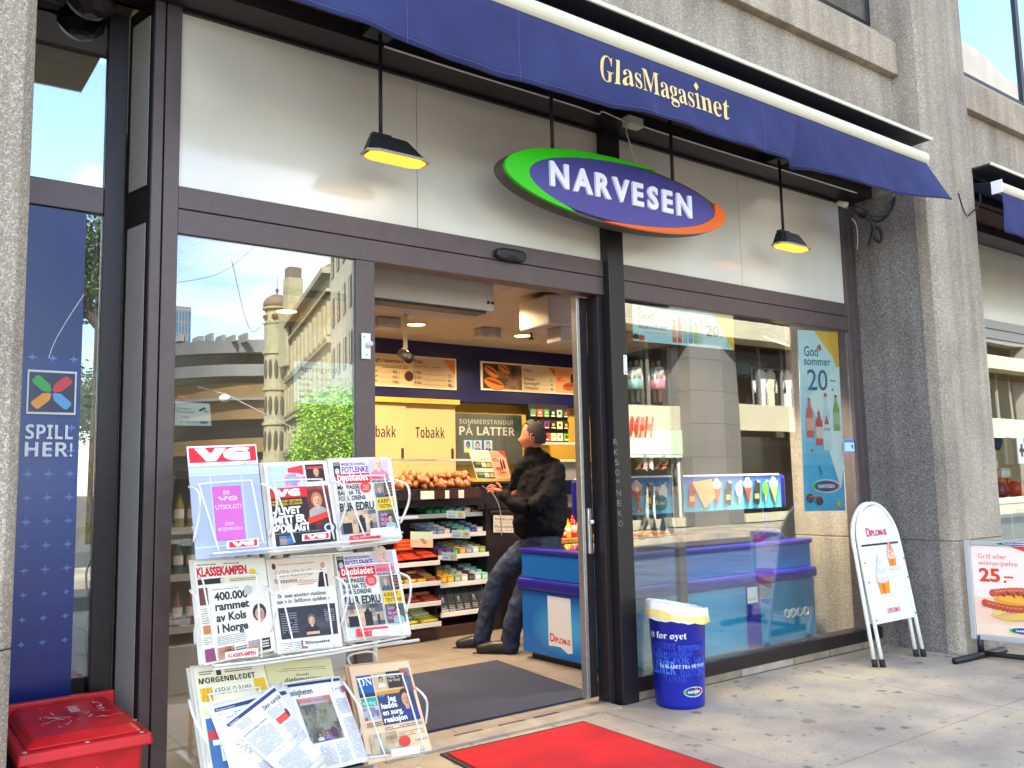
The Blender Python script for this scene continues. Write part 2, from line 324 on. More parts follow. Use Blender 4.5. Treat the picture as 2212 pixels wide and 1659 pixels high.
def pave():
    m=mat('paving',hx('a8a099',.8),.8); t=m.node_tree; p=t.nodes['Principled BSDF']; g=N(t,'ShaderNodeNewGeometry')
    def nz(s,d,sc=(1,1,1)):
        mp=N(t,'ShaderNodeMapping'); mp.inputs['Scale'].default_value=sc; L(t,g.outputs['Position'],mp.inputs[0])
        n=N(t,'ShaderNodeTexNoise'); n.inputs['Scale'].default_value=s; n.inputs['Detail'].default_value=d; L(t,mp.outputs[0],n.inputs['Vector']); return n.outputs['Fac']
    def ramp(src,st):
        c=N(t,'ShaderNodeValToRGB'); e=c.color_ramp
        e.elements[0].position,e.elements[0].color=st[0][0],(*st[0][1],1); e.elements[1].position,e.elements[1].color=st[-1][0],(*st[-1][1],1)
        for q,k in st[1:-1]:
            z=e.elements.new(q); z.color=(*k,1)
        L(t,src,c.inputs[0]); return c.outputs[0]
    base=ramp(nz(1.3,8),[(.35,hx('988f86')),(.5,hx('b0a598')),(.65,hx('c6b598'))])
    sp=ramp(nz(210,2),[(.36,(.62,)*3),(.45,(1,)*3),(.6,(1,)*3),(.72,(1.25,)*3)])
    def stains(sc,th,seed,lo):
        v=N(t,'ShaderNodeTexVoronoi'); v.inputs['Scale'].default_value=sc
        mp=N(t,'ShaderNodeMapping'); mp.inputs['Location'].default_value=(seed,seed*2,0); L(t,g.outputs['Position'],mp.inputs[0])
        ad=N(t,'ShaderNodeVectorMath',operation='ADD'); no=N(t,'ShaderNodeTexNoise'); no.inputs['Scale'].default_value=22; L(t,mp.outputs[0],no.inputs['Vector'])
        ms=N(t,'ShaderNodeVectorMath',operation='SCALE'); ms.inputs['Scale'].default_value=.05; L(t,no.outputs['Color'],ms.inputs[0]); L(t,mp.outputs[0],ad.inputs[0]); L(t,ms.outputs[0],ad.inputs[1]); L(t,ad.outputs[0],v.inputs['Vector'])
        s2=N(t,'ShaderNodeSeparateColor'); L(t,v.outputs['Color'],s2.inputs[0])
        k=N(t,'ShaderNodeMath',operation='MULTIPLY'); L(t,s2.outputs[0],k.inputs[0]); k.inputs[1].default_value=th
        l=N(t,'ShaderNodeMath',operation='SUBTRACT'); L(t,v.outputs['Distance'],l.inputs[0]); L(t,k.outputs[0],l.inputs[1])
        return ramp(l.outputs[0],[(0,(lo,)*3),(.06,(1,)*3)])
    out=base
    for q in (sp,stains(6.5,.19,3.1,.50),stains(15,.19,8.7,.62),stains(3.1,.12,5.2,.6),ramp(nz(3.1,7,(1,1,1)),[(.34,(.86,.84,.81)),(.5,(1,.99,.96)),(.62,(1.08,1.04,.95))])):
        x=N(t,'ShaderNodeMixRGB',blend_type='MULTIPLY'); x.inputs[0].default_value=1; L(t,out,x.inputs[1]); L(t,q,x.inputs[2]); out=x.outputs[0]
    L(t,out,p.inputs['Base Color']); b=N(t,'ShaderNodeBump'); b.inputs['Strength'].default_value=.4; b.inputs['Distance'].default_value=.003; L(t,nz(120,4),b.inputs['Height']); L(t,b.outputs[0],p.inputs['Normal'])
pave()
mat('joint',hx('4e4a47'),.95); mat('asphalt',hx('55534f',.9),.9,noise=(2,.15,6),bump=(200,.5,.003)); mat('tile_floor',hx('8d8278'),.45,noise=(5,.08,5,.1)); mat('threshold_stone',hx('a59a8c'),.8,noise=(9,.2,6)); mat('brown_stone',hx('8b7f6c'),.8,noise=(9,.2,6))
# ================================================================ SETTING
def S(mb,name,mat,**k): return mb.build(name,mat,kind='structure',**k)
# ground: a base sheet out to the horizon, large paving slabs, the road, the far pavement
g=S(MB().box(-400,-400,-.16,400,400,-.14),'ground','asphalt')
pv=S(MB().box(-14,-2.2,-.12,34,3.86,-.03),'pavement','joint')
xs=[-12.0,-9,-6,-3.4,-1.7,0.0,1.7,3.405,5.135,6.86,8.6,10.3,12,15,18,22,26,34]; ys=[-2.2,-.9,.4,1.45,2.452,3.858]
random.seed(3)
for i in range(len(xs)-1):
    for j in range(len(ys)-1):
        if xs[i]<-7 and j<3: pass
        q=.0035; dz=random.uniform(-.002,.002)
        MB().hexa([(xs[i]+q,ys[j]+q,-.03),(xs[i+1]-q,ys[j]+q,-.03),(xs[i+1]-q,ys[j+1]-q,-.03),(xs[i]+q,ys[j+1]-q,-.03)],
                  [(xs[i]+q,ys[j]+q,dz-.001),(xs[i+1]-q,ys[j]+q,dz),(xs[i+1]-q,ys[j+1]-q,0),(xs[i]+q,ys[j+1]-q,0)]).build('paving_slab','paving',pv)
S(MB().box(-14,-2.36,-.14,34,-2.2,0),'kerb','threshold_stone')
S(MB().box(-60,-5.9,-.139,60,-2.37,-.12),'road','asphalt')
S(MB().box(-14,-8.3,-.13,60,-5.9,-.0),'far_pavement','paving')
fl=S(MB().box(.95,3.99,-.05,9.0,8.1,-.012),'floor','joint')
for i in range(21):
    for j in range(10):
        x=.96+i*.4; y=3.99+j*.41
        if y<8.0: MB().box(x+.002,y+.002,-.012,x+.398,min(8.1,y+.408),.0).build('floor_tile','tile_floor',fl)
ce=S(MB().box(.95,3.995,2.80,9,8.1,2.95),'ceiling','joint')
for i in range(13):
    for j in range(7):
        x=.96+i*.6; y=4.0+j*.6; bx('ceiling_tile','ceiling_tile',ce,x+.004,y+.004,2.79,x+.596,min(8.09,y+.596),2.80)
S(MB().box(.2,8.05,0,9.0,8.2,2.95),'back_wall','yellow_wall'); S(MB().box(.88,4.21,0,.95,8.2,2.95),'side_wall','grey_wall'); S(MB().box(.1,5.05,0,.879,5.1,3.6),'bay_back_wall','grey_plastic'); S(MB().box(.1,4.31,-.02,.879,5.05,0),'bay_floor','tile_floor'); S(MB().box(7.25,4.0,0,7.35,8.049,2.79),'backdrop_wall','dark_backdrop')  # last wall: dark backdrop added to darken the view through the right window
ba=MB().box(.951,7.9,2.17,7.249,8.05,2.79); ba=S(ba,'blue_bulkhead_wall','navy_wall')
# ================================================================ THE BUILDING
B=T('shop_building',(3,4,0),'grey exposed aggregate concrete commercial building housing the kiosk','building')
def pillar(x0,x1,z0,z1,ch=.035):
    y0,y1=3.24,4.6
    return MB().prism([(x0+ch,y0,z0),(x1-ch,y0,z0),(x1,y0+ch,z0),(x1,y1,z0),(x0,y1,z0),(x0,y0+ch,z0)],(0,0,z1-z0)).build('pillar','concrete',B,bevel=.006)
for x0,x1 in ((-.75,.402),(6.33,7.06),(13.0,13.75),(-7.4,-6.7),(19.7,20.4)): pillar(x0,x1,.804,9); pillar(x0,x1,0,.80)
bx('ribbed_panel','concrete_ribbed',B,6.322,3.36,.804,6.3295,3.90,3.47); bx('ribbed_panel','concrete_ribbed',B,6.322,3.36,0,6.3295,3.90,.80)
for x0,x1 in ((-6.7,-.75),(.402,6.33),(7.06,13.0),(13.75,19.7)):
    bx('spandrel','concrete',B,x0+.004,3.475,3.58,x1-.004,3.75,4.374)
    MB().prism([(x0+.006,3.41,4.376),(x0+.006,3.41,4.64),(x0+.006,3.60,4.85),(x0+.006,3.78,4.85),(x0+.006,3.78,4.376)],(x1-x0-.012,0,0)).build('window_sill','concrete_sill',B,bevel=.006)
    bx('soffit','soffit',B,x0+.004,3.475,3.555,x1-.004,3.70,3.579)
    bx('beam','bronze_dark',B,x0+.004,3.70,3.47,x1-.004,4.02,3.60)
    bx('lintel','concrete',B,x0+.004,3.48,6.6,x1-.004,3.9,7.9)
    w=bx('window','bronze_dark',B,x0+.002,3.615,4.851,x1-.002,3.66,4.90)
    n=3; dx=(x1-x0)/n
    for i in range(n+1):
        xx=x0+i*dx; bx('frame','bronze_dark',w,max(x0+.003,xx-.035),3.612,4.90,min(x1-.003,xx+.035),3.662,6.58)
    for i in range(n):
        bx('pane','glass_upper',w,x0+i*dx+.036,3.632,4.90,x0+(i+1)*dx-.036,3.64,6.58)
bx('upper_wall','concrete',B,-30,3.95,7.6,40,4.8,9)
bx('roof_slab','concrete',B,-30,4.82,8.4,40,30,8.8)
bx('inner_wall','grey_wall',B,-20,4.3,4.9,30,4.4,7.5)
bx('side_facade','concrete',B,-30,3.5,0,-7.5,5,8.9)
# ================================================================ SHOPFRONT
F=T('shopfront',(3.6,3.9,0),'dark bronze metal framed glass shopfront with open sliding door','shopfront')
def post(x0,x1,y0=3.88,y1=4.0,z0=0,z1=3.47,m='bronze',name='post',b=.003): return bx(name,m,F,x0,y0,z0,x1,y1,z1,b)
post(.940,.984); post(.990,1.055,3.878); post(1.918,2.022,3.882,z1=2.418); post(2.022,2.045,3.93,z1=2.40,m='aluminium',name='door_track')
post(3.585,3.712,3.835,4.02,m='black_paint',name='black_post'); post(3.540,3.583,3.90,4.0,z1=2.42,m='bronze_dark'); post(3.714,3.738,3.885,z1=2.418,z0=.13)
post(6.172,6.235,3.878,4.0,.0); post(6.237,6.306,3.874,4.0,0); bx('filler','black',F,6.307,3.9,0,6.329,4.0,3.47)
for x0,x1 in ((1.056,3.584),(3.713,6.171)):
    bx('transom','bronze',F,x0,3.884,2.42,x1,3.99,2.530,.003); bx('transom','bronze',F,x0,3.882,2.534,x1,3.99,2.635,.003)
    bx('head_rail','bronze_dark',F,x0,3.885,3.455,x1,3.99,3.469)
for i,(x0,x1) in enumerate(((1.057,2.285),(2.289,3.584),(3.713,4.93),(4.934,6.171))):
    bx('fascia_panel','fascia',F,x0,3.905,2.636,x1,3.93,3.454)
bx('window_pane','glass_left',F,1.056,3.90,.06,1.917,3.909,2.419)
wn=bx('window_pane','glass',F,3.739,3.90,.135,6.171,3.909,2.419)
bx('window_sill','bronze_dark',F,1.056,3.86,0,1.917,3.99,.06,.003)
bx('window_sill','bronze_dark',F,3.713,3.855,.05,6.329,3.99,.134,.004)
random.seed(11)
for x0,x1 in ((3.72,4.12),(4.13,4.66),(4.67,5.22),(5.23,5.64),(5.65,6.05),(6.06,6.32)):
    bx('base_stone','brown_stone' if random.random()<.7 else 'threshold_stone',F,x0,3.862,0,x1,3.98,.049,.004)
dr=bx('sliding_door','bronze_dark',F,3.476,3.998,.03,3.536,4.035,2.415,.002)
bx('edge_strip','aluminium',dr,3.449,3.992,.03,3.474,4.04,2.415,.002)
bx('stile','bronze',dr,4.27,3.995,.03,4.335,4.035,2.415); bx('rail','bronze',dr,3.538,3.998,.03,4.269,4.035,.11); bx('rail','bronze',dr,3.538,3.998,2.34,4.269,4.035,2.415)
bx('pane','glass',dr,3.538,4.01,.111,4.269,4.018,2.339)
h=bx('handle','aluminium',dr,3.482,3.975,.86,3.510,3.996,1.13,.005); MB().lathe([(.012,-.02),(.012,.0)],(3.496,3.972,1.05),12,axis=1).build('lock','steel_white',dr,smooth=True)
S(MB().box(2.03,3.80,-.01,3.54,3.925,.012),'threshold','threshold_stone')
th=S(MB().box(2.03,3.926,-.01,3.54,3.985,.008),'door_sill','tile_floor')
for x in (2.5,2.78,3.02): bx('slot','black',th,x,3.93,.0085,x+.17,3.955,.0105)
# left bay, set back
post(.795,.880,4.10,4.2,m='bronze_dark'); bx('transom','bronze',F,.403,4.102,2.52,.794,4.2,2.64,.003)
bx('window_pane','glass_upper',F,.403,4.125,2.641,.794,4.133,3.46); bx('window_pane','glass_left',F,.403,4.125,.05,.794,4.133,2.519)
bx('window_sill','bronze_dark',F,.403,4.1,0,.794,4.2,.049)
MB().prism([(.884,4.10,0),(.936,3.882,0),(.9395,3.882,0),(.9395,4.10,0)],(0,0,3.47)).build('return_panel','bronze_dark',F)
for z0,z1 in ((.1,2.45),(2.62,3.4)):
    MB().slab((.8895,4.06,z0),(.9265,3.905,z0),(.9265,3.905,z1),(.8895,4.06,z1),(-.003,-.0015,0)).build('side_pane','grey_plastic',F)
bx('filler','black',F,.20,4.205,0,.88,4.3,.05); bx('head_filler','soffit',F,.403,3.99,3.47,.88,4.6,3.58)
# narrow plates and damage
for (px,py,w,hh) in ((789,748,.050,.13),(1339,790,.030,.12)):
    p=ay(3.88,px,py); k=bx('lock_plate','steel_white',F,p.x-w/2,3.868 if px<1000 else 3.83,p.z-hh/2,p.x+w/2,3.878 if px<1000 else 3.834,p.z+hh/2,.003)
    y=3.868 if px<1000 else 3.83
    MB().lathe([(.004,-.004),(.004,.0)],(p.x-.012,y,p.z+.045),8,axis=1).build('screw','grey_plastic',k); MB().lathe([(.004,-.004),(.004,.0)],(p.x,y,p.z-.045),8,axis=1).build('screw','grey_plastic',k)
    if px<1000: MB().tube([(p.x+.005,y+.002,p.z),(p.x+.016,y-.03,p.z+.012)],.012,10).build('bolt','steel_white',k,smooth=True)
# scratches and scrawl on the black post
sp=Print(ay(3.834,1309,940),ay(3.834,1344,940),ay(3.834,1357,1150),ay(3.834,1322,1150),lift=.001)
for i,chs in enumerate('RKSO*NEKO'): sp.text(chs,.42,.90-i*.105,.26,.06,hx('77747a'))
sp.build('scrawl',F)
# ---- sensor over the door
s=T('motion_sensor',(2.865,3.86,2.54),'black rounded motion sensor centred over the open door','sensor')
m=MB(); P=[]
for k in range(28):
    a=2*math.pi*k/28; P.append((2.86+.105*math.copysign(abs(math.cos(a))**.6,math.cos(a)),3.882,2.563+.036*math.copysign(abs(math.sin(a))**.7,math.sin(a))))
m.prism(P,(0,-.045,0)).build('housing','black',s,bevel=.014)
MB().blob((2.86,3.842,2.545),.05,.012,.012,12,6).build('lens','bronze_dark',s,smooth=True)
# ================================================================ AWNING
def awning(x0,x1,seed,label,lettered=False):
    A=T('awning',((x0+x1)/2,3.1,3.2),label,'awning')
    bx('cover','dark_metal',A,x0-.1,3.10,3.700,x1+.13,3.472,3.716,.002); bx('cover_lip','cream_bar',A,x0-.1,3.088,3.698,x1+.15,3.099,3.722)
    bx('cover_back','dark_metal',A,x0-.1,3.455,3.60,x1-.05,3.472,3.699); bx('cover_rail','bronze_dark',A,x0-.1,3.30,3.680,x1,3.31,3.699)
    MB().slab((x0,3.12,3.572),(x1,3.12,3.572),(x1-.02,3.45,3.665),(x0,3.45,3.665),(0,0,.004)).build('canopy','navy_cloth',A)
    pr=[]
    for k in range(20):
        a=2*math.pi*k/20; r=.048; pr.append((x0-.02,3.09+r*math.cos(a)*.8,3.530+r*math.sin(a)))
    MB().prism(pr,(x1-x0+.03,0,0)).build('front_bar','cream_bar',A,smooth=False,bevel=.002)
    if lettered:
        sf=bx('side_soffit','soffit_plain',A,-1.3,2.985,3.552,.88,3.472,3.572); bx('edge_strip','white_plastic',sf,-1.3,2.965,3.548,.88,2.984,3.576)
    bx('end_cap','white_plastic',A,x0-.035,3.05,3.478,x0-.021,3.135,3.582,.003)
    random.seed(seed); folds=[(4.50,.12,.08),(2.95,.15,.04)] if lettered else [(7.7,.2,.05)]
    def vy(x,t):    # hang of the cloth: t 0 at the bar, 1 at the hem
        y=3.075-.012*t+t*t*(.016*math.sin(x*2.9+1)+.010*math.sin(x*7.1))+t*.005*math.sin(x*13+t*4)+t*.004*math.sin(x*23-t*6)
        for c,w,d in folds:
            q=abs(x-c)/(w*(.25+.9*t)); y+=(d*t*(1-q) if q<1 else 0)
        if x>x1-.7: y-=t*.10*((x-(x1-.7))/.7)**2
        return y
    def vz(x,t):
        b=3.165+.012*math.sin(x*2.1)+.018*math.sin(x*1.1+2)
        if x>x1-.5: b+=.02*((x-(x1-.5))/.5)
        if lettered: b+=.02*math.exp(-((x-3.0)/.35)**2)
        return 3.488*(1-t)+b*t
    def xm(x,t): return x+.07*t*max(0,(x-(x1-.5))/.5)**2
    m=MB(); nx=int((x1-x0)/.03); ny=8
    vs=[(xm(x0+(x1-x0)*i/nx,j/ny),vy(x0+(x1-x0)*i/nx,j/ny),vz(x0+(x1-x0)*i/nx,j/ny)) for j in range(ny+1) for i in range(nx+1)]
    m.add(vs,[(j*(nx+1)+i,j*(nx+1)+i+1,(j+1)*(nx+1)+i+1,(j+1)*(nx+1)+i) for j in range(ny) for i in range(nx)])
    v=m.build('valance','navy_cloth',A,smooth=True); md=v.modifiers.new('thick','SOLIDIFY'); md.thickness=.004
    hem=MB().tube([(xm(x0+(x1-x0)*i/nx,.93),vy(x0+(x1-x0)*i/nx,.93)-.005,vz(x0+(x1-x0)*i/nx,.93)) for i in range(nx+1)],.0012,5).build('seam','seam',v)
    for xs_ in ([1.75,2.35,3.22,4.14,5.45] if lettered else [8.6]): MB().tube([(xs_,vy(xs_,t/8)-.006,vz(xs_,t/8)) for t in range(9)],.001,4).build('seam','seam',v)
    if lettered:
        Lx0,Lx1=2.860,3.835
        P=Print(fn=lambda u,w,hh:V((Lx0+(Lx1-Lx0)*u,vy(Lx0+(Lx1-Lx0)*u,1-w)-.005-hh,vz(Lx0+(Lx1-Lx0)*u,1-w))))
        gold=hx('eccb7e'); w=Lx1-Lx0
        st='Glas'; P.text('Glas',0,.40,.285,.40,gold,'serif',-.004); P.text('Magas',.292,.40,.40,.40,gold,'serif',-.004)
        P.rect(.714,.42,.731,.68,gold); P.rect(.704,.40,.741,.425,gold); P.poly([(.702,.67),(.731,.70),(.731,.655),(.704,.65)],gold); P.text('net',.748,.40,.252,.40,gold,'serif',-.004)
        P.poly([(.722,.74),(.742,.82),(.722,.90),(.702,.82)],gold)
        P.build('lettering',v)
    return A
awning(1.12,5.99,5,'navy blue fabric awning lettered in gold over the kiosk front',True)
awning(7.12,12.9,9,'navy blue awning over the neighbouring shop, beyond the concrete pillar')
# cables under the awning
def cable(pts,r,m,label,name='cable',n=6): return MB().tube(pts,r,n).build(name,m,None,smooth=True,label=label,cat='cable')
def curve(pts,k=6):   # Catmull-Rom
    P=[V(p) for p in pts]; P=[P[0]]+P+[P[-1]]; o=[]
    for i in range(1,len(P)-2):
        for j in range(k):
            t=j/k; a,b,c,d=P[i-1:i+3]; o.append(.5*((2*b)+(c-a)*t+(2*a-5*b+4*c-d)*t*t+(3*b-a-3*c+d)*t**3))
    return o+[P[-2]]
cable(curve([(1.98,3.69,3.47),(2.5,3.69,3.466),(3.2,3.69,3.468),(3.40,3.69,3.462),(3.44,3.69,3.485),(3.54,3.68,3.47),(3.60,3.66,3.45)]),.005,'white_plastic','white cable along the beam from the first lamp to the junction box')
cable(curve([(3.72,3.66,3.455),(4.0,3.69,3.468),(4.8,3.69,3.467),(5.4,3.69,3.470),(6.1,3.69,3.468)]),.005,'white_plastic','white cable along the beam running right from the junction box')
cable(curve([(3.62,3.65,3.44),(3.575,3.63,3.38),(3.585,3.60,3.25),(3.61,3.58,3.12)]),.004,'white_plastic','short white cable dropping from junction box into oval sign')
j=T('junction_box',(3.66,3.66,3.42),'small cream junction box on the beam above the oval sign','junction box')
bx('box','cream_bar',j,3.60,3.63,3.425,3.72,3.69,3.485,.004); bx('lid','cream_bar',j,3.605,3.622,3.43,3.715,3.629,3.48,.002)
cable(curve([(6.27,3.0,3.30),(6.42,3.05,3.235),(6.62,3.12,3.225),(6.85,3.2,3.30),(7.05,3.215,3.42),(7.10,3.23,3.52)]),.006,'bronze_dark','thin dark cable sagging across the pillar between both awnings')
m=MB().tube([(6.20+.055*math.cos(a*.35),3.60,3.13+.055*math.sin(a*.35)) for a in range(18)],.013,8,closed=True).tube(curve([(5.98,3.66,3.34),(6.08,3.62,3.27),(6.22,3.6,3.24),(6.33,3.56,3.33),(6.31,3.5,3.42)]),.011,8).tube(curve([(6.02,3.64,3.30),(6.13,3.6,3.2),(6.10,3.6,3.08),(6.06,3.6,3.03)]),.012,8).tube(curve([(6.00,3.66,3.30),(6.15,3.62,3.28),(6.28,3.55,3.30),(6.30,3.5,3.40)]),.009,8)
m.build('cable_coil','black',None,smooth=True,label='coiled black cable with plug hanging beside the ribbed pillar',cat='cable')
j=T('cable_plug',(6.1,3.64,3.27),'black plug joined to a cream connector in the shaded corner','plug')
MB().tube([(5.92,3.66,3.33),(6.07,3.62,3.275)],[.028,.038],8).build('plug','black',j,smooth=True); MB().tube([(5.84,3.70,3.35),(5.91,3.665,3.332)],[.018,.026],8).build('connector','cream_bar',j,smooth=True)
cable(curve([(6.25,3.84,3.33),(6.29,3.83,3.28),(6.30,3.83,3.18),(6.28,3.83,3.08)]),.004,'white_plastic','thin white cable hanging down beside the right frame post')
# ================================================================ PENDANT LAMPS
def pendant(x,y,z,label,lit=True,top=3.50):
    A=T('pendant_lamp',(x,y,z),label,'lamp','black floodlights hanging under the awning')
    a=math.radians(-4)
    hw,hd=.165,.06
    def o(px,py,pz): return (x+px,y+py,z+pz)
    b=[o(-hw,-.035,0),o(-hw+.05,-hd,0),o(hw-.05,-hd,0),o(hw,-.035,0),o(hw,.035,0),o(hw-.05,hd,0),o(-hw+.05,hd,0),o(-hw,.035,0)]
    t=[o(-hw+.03,-.02,.085),o(-hw+.06,-.035,.09),o(hw-.12,-.035,.085),o(hw-.07,-.02,.06),o(hw-.07,.02,.06),o(hw-.12,.035,.085),o(-hw+.06,.035,.09),o(-hw+.03,.02,.085)]
    m=MB().add(b+t,[tuple(range(7,-1,-1)),tuple(range(8,16))]+[(i,(i+1)%8,8+(i+1)%8,8+i) for i in range(8)]); m.build('housing','black',A,bevel=.006)
    rim=[(p[0],p[1],p[2]-.002) for p in b]; MB().tube([V(p)+(V(p)-V((x,y,z)))*.02 for p in rim],.007,6,closed=True).build('rim','grey_plastic',A)
    lens=MB().prism([(x+(p[0]-x)*.93,y+(p[1]-y)*.93,z-.003) for p in b],(0,0,-.014)); lo=lens.build('lens','sodium',A,bevel=.006)
    bx('bracket','black',A,x-.13,y-.02,z+.07,x-.03,y+.02,z+.10,.003)
    MB().tube([(x-.08,y,z+.09),(x-.08,y,top)],.010,8).build('rod','black',A,smooth=True); bx('mount','black',A,x-.15,y-.05,top-.02,x-.01,y+.06,top+.06,.005)
    return A
pendant(2.00,3.62,2.875,'black pendant floodlight with amber lens, left of the oval sign')
pendant(5.12,3.62,2.885,'black pendant floodlight with amber lens, right of the oval sign')
def bell(x,y,z):
    A=T('ceiling_lamp',(x,y,z),'dark bowl shaped lamp under the awning at the upper left corner','lamp')
    MB().lathe([(.03,0),(.06,.012),(.10,.05),(.105,.12)],(x,y,z),8).build('bowl','bronze_dark',A); MB().tube([(x,y,z+.1),(x,y,3.58)],.012,8).build('rod','bronze_dark',A)
P_=ay(4.015,195,36); bell(P_.x,4.015,P_.z)
# ================================================================ OVAL SIGN
S_=T('oval_sign',(3.44,3.6,2.74),'large purple oval sign in white capitals with green and orange rims','sign')
CX,CZ,AX,AZ=3.465,2.94,.87,.200
def ellp(cx,cz,a,b,y,n=64): return [(cx+a*math.cos(2*math.pi*k/n),y,cz+b*math.sin(2*math.pi*k/n)) for k in range(n)]
MB().prism(ellp(CX,CZ,AX,AZ,3.558),(0,.085,0)).build('body','sign_body',S_,bevel=.01)
MB().prism(ellp(CX-.01,CZ,AX-.075,AZ-.018,3.558),(0,-.016,0)).build('face','sign_navy',S_,bevel=.006)
def crescent(a0,a1,wmax,side):
    n=40; o=[];i_=[]
    for k in range(n+1):
        t=k/n; a=a0+(a1-a0)*t; w=wmax*math.sin(math.pi*t)**.55+.003
        o.append((CX+(AX-.004)*math.cos(a),3.536,CZ+(AZ-.002)*math.sin(a)))
        i_.append((CX+(AX-.004-w)*math.cos(a),3.536,CZ+(AZ-.002-min(w*.24,.05))*math.sin(a)))
    m=MB(); vs=o+i_+[(p[0],3.556,p[2]) for p in o+i_]; q=2*(n+1)
    fs=[]
    for k in range(n):
        fs+=[(k,k+1,n+1+k+1,n+1+k),(q+k,q+n+1+k,q+n+1+k+1,q+k+1),(k,q+k,q+k+1,k+1),(n+1+k,n+2+k,q+n+2+k,q+n+1+k)]
    fs+=[(0,n+1,q+n+1,q),(n,q+n,q+2*n+1,2*n+1)]
    return m.add(vs,fs)
crescent(math.radians(73),math.radians(243),.165,0).build('green_rim','sign_green',S_)
crescent(math.radians(25),math.radians(-102),.135,1).build('orange_rim','sign_orange',S_)
w=0
for ch in 'NARVESEN':
    vs,fs,x0,x1=glyphs(ch,'',.036)
    k=.128/.69; y0,y1=3.526,3.541; wd=(x1-x0)*k*(1.02 if ch!='E' else 1.0)
    m=MB(); n=len(vs); bx0=2.895+w
    P=[(bx0+(a-x0)*k,b*k+2.886) for a,b in vs]
    from collections import Counter
    ec=Counter()
    for f in fs:
        for q in range(len(f)): ec[tuple(sorted((f[q],f[(q+1)%len(f)])))]+=1
    allv=[(a,y0,b) for a,b in P]+[(a,y1,b) for a,b in P]
    F2=list(fs)+[(e[0],e[1],e[1]+n,e[0]+n) for e,c in ec.items() if c==1]
    m.add(allv,F2).build('letter','letter_white',S_)
    w+=(x1-x0)*k+{'N':.030,'A':.022,'R':.014,'V':.024}.get(ch,.037)
for x in (2.99,3.95): MB().tube([(x,3.62,3.08),(x,3.62,3.56)],.011,8).build('rod','dark_metal',S_,smooth=True)
# ================================================================ STREET OBJECTS
# ---- red grit / mail box
R_=T('red_box',(.66,3.67,0),'red plastic lidded box with scrawled lid beside the left pillar','box')
def trap(z0,z1,a,b,mtl,name,par,bev=.01): return MB().hexa([(a[0],a[1],z0),(a[2],a[1],z0),(a[2],a[3],z0),(a[0],a[3],z0)],[(b[0],b[1],z1),(b[2],b[1],z1),(b[2],b[3],z1),(b[0],b[3],z1)]).build(name,mtl,par,bevel=bev)
trap(.0,.40,(.50,3.46,.83,3.88),(.475,3.43,.85,3.90),'red_plastic','body',R_)
ld=trap(.395,.435,(.445,3.385,.875,3.96),(.45,3.39,.87,3.955),'red_plastic','lid',R_,.008)
MB().hexa([(.47,3.42,.4355),(.85,3.42,.4355),(.85,3.93,.4355),(.47,3.93,.4355)],[(.50,3.47,.462),(.82,3.47,.462),(.82,3.92,.475),(.50,3.92,.475)]).build('raised_panel','red_plastic',ld,bevel=.012)
bx('back_ridge','red_plastic',ld,.46,3.935,.4355,.86,3.965,.49,.006)
random.seed(4)
pr=Print((.51,3.90,.4755),(.81,3.90,.4755),(.81,3.49,.465),(.51,3.49,.465),lift=.001)
for k in range(26):
    u,v=random.uniform(.08,.9),random.uniform(.15,.85); a=random.uniform(-1,1); l=random.uniform(.04,.14)
    for q in range(3):
        a+=random.uniform(-1.3,1.3); u2,v2=u+l*math.cos(a)*.6,v+l*math.sin(a)*.6; dx,dy=-math.sin(a)*.006,math.cos(a)*.006
        pr.poly([(u-dx,v-dy),(u2-dx,v2-dy),(u2+dx,v2+dy),(u+dx,v+dy)],hx(random.choice(['e7a9a4','d98a86','f3d9d4','5c1512']))); u,v=u2,v2
pr.rect(.46,.42,.60,.66,hx('d84a4d'))
for i in range(5): pr.rect(.47,.44+i*.045,.58,.455+i*.045,hx('f6e3df'))
pr.build('scrawl',ld)
for x,y in ((.47,3.41),(.66,3.405),(.84,3.41),(.86,3.6)): MB().lathe([(.008,.4362),(.008,.439)],(x,y,0),8).build('rivet','grey_plastic',ld)
pr=Print((.50,3.425,.36),(.82,3.425,.36),(.82,3.45,.05),(.50,3.45,.05),lift=.002)
pr.poly([(.42,0),(.48,.5),(.56,.85),(.62,.95),(.52,.5),(.47,0)],hx('f3c9c6')); pr.build('scratch',R_)
# ---- mats
def carpet(name,pts,m,z,label,border=None,cat='mat'):
    A=T(name,pts[0],label,cat); P=[V(p) for p in pts]; c=sum(P,V())/4
    if border:
        MB().prism([(p.x,p.y,z) for p in P],(0,0,.006)).build('rubber_border','rubber',A,bevel=.003)
        P=[p+(c-p).normalized()*border for p in P]
    MB().prism([(p.x,p.y,z+.003) for p in P],(0,0,.010)).build('pile',m,A,bevel=.004); return A
carpet('door_mat',[(2.285,3.745,0),(3.185,3.725,0),(3.14,2.3,0),(2.20,2.32,0)],'red_carpet',.002,'bright red door mat with black rubber edge on the pavement',.045)
carpet('entrance_mat',[(1.75,4.10,0),(3.62,4.10,0),(3.76,5.34,0),(1.85,5.36,0)],'grey_carpet',.001,'dark grey ribbed entrance mat just inside the doorway',None)
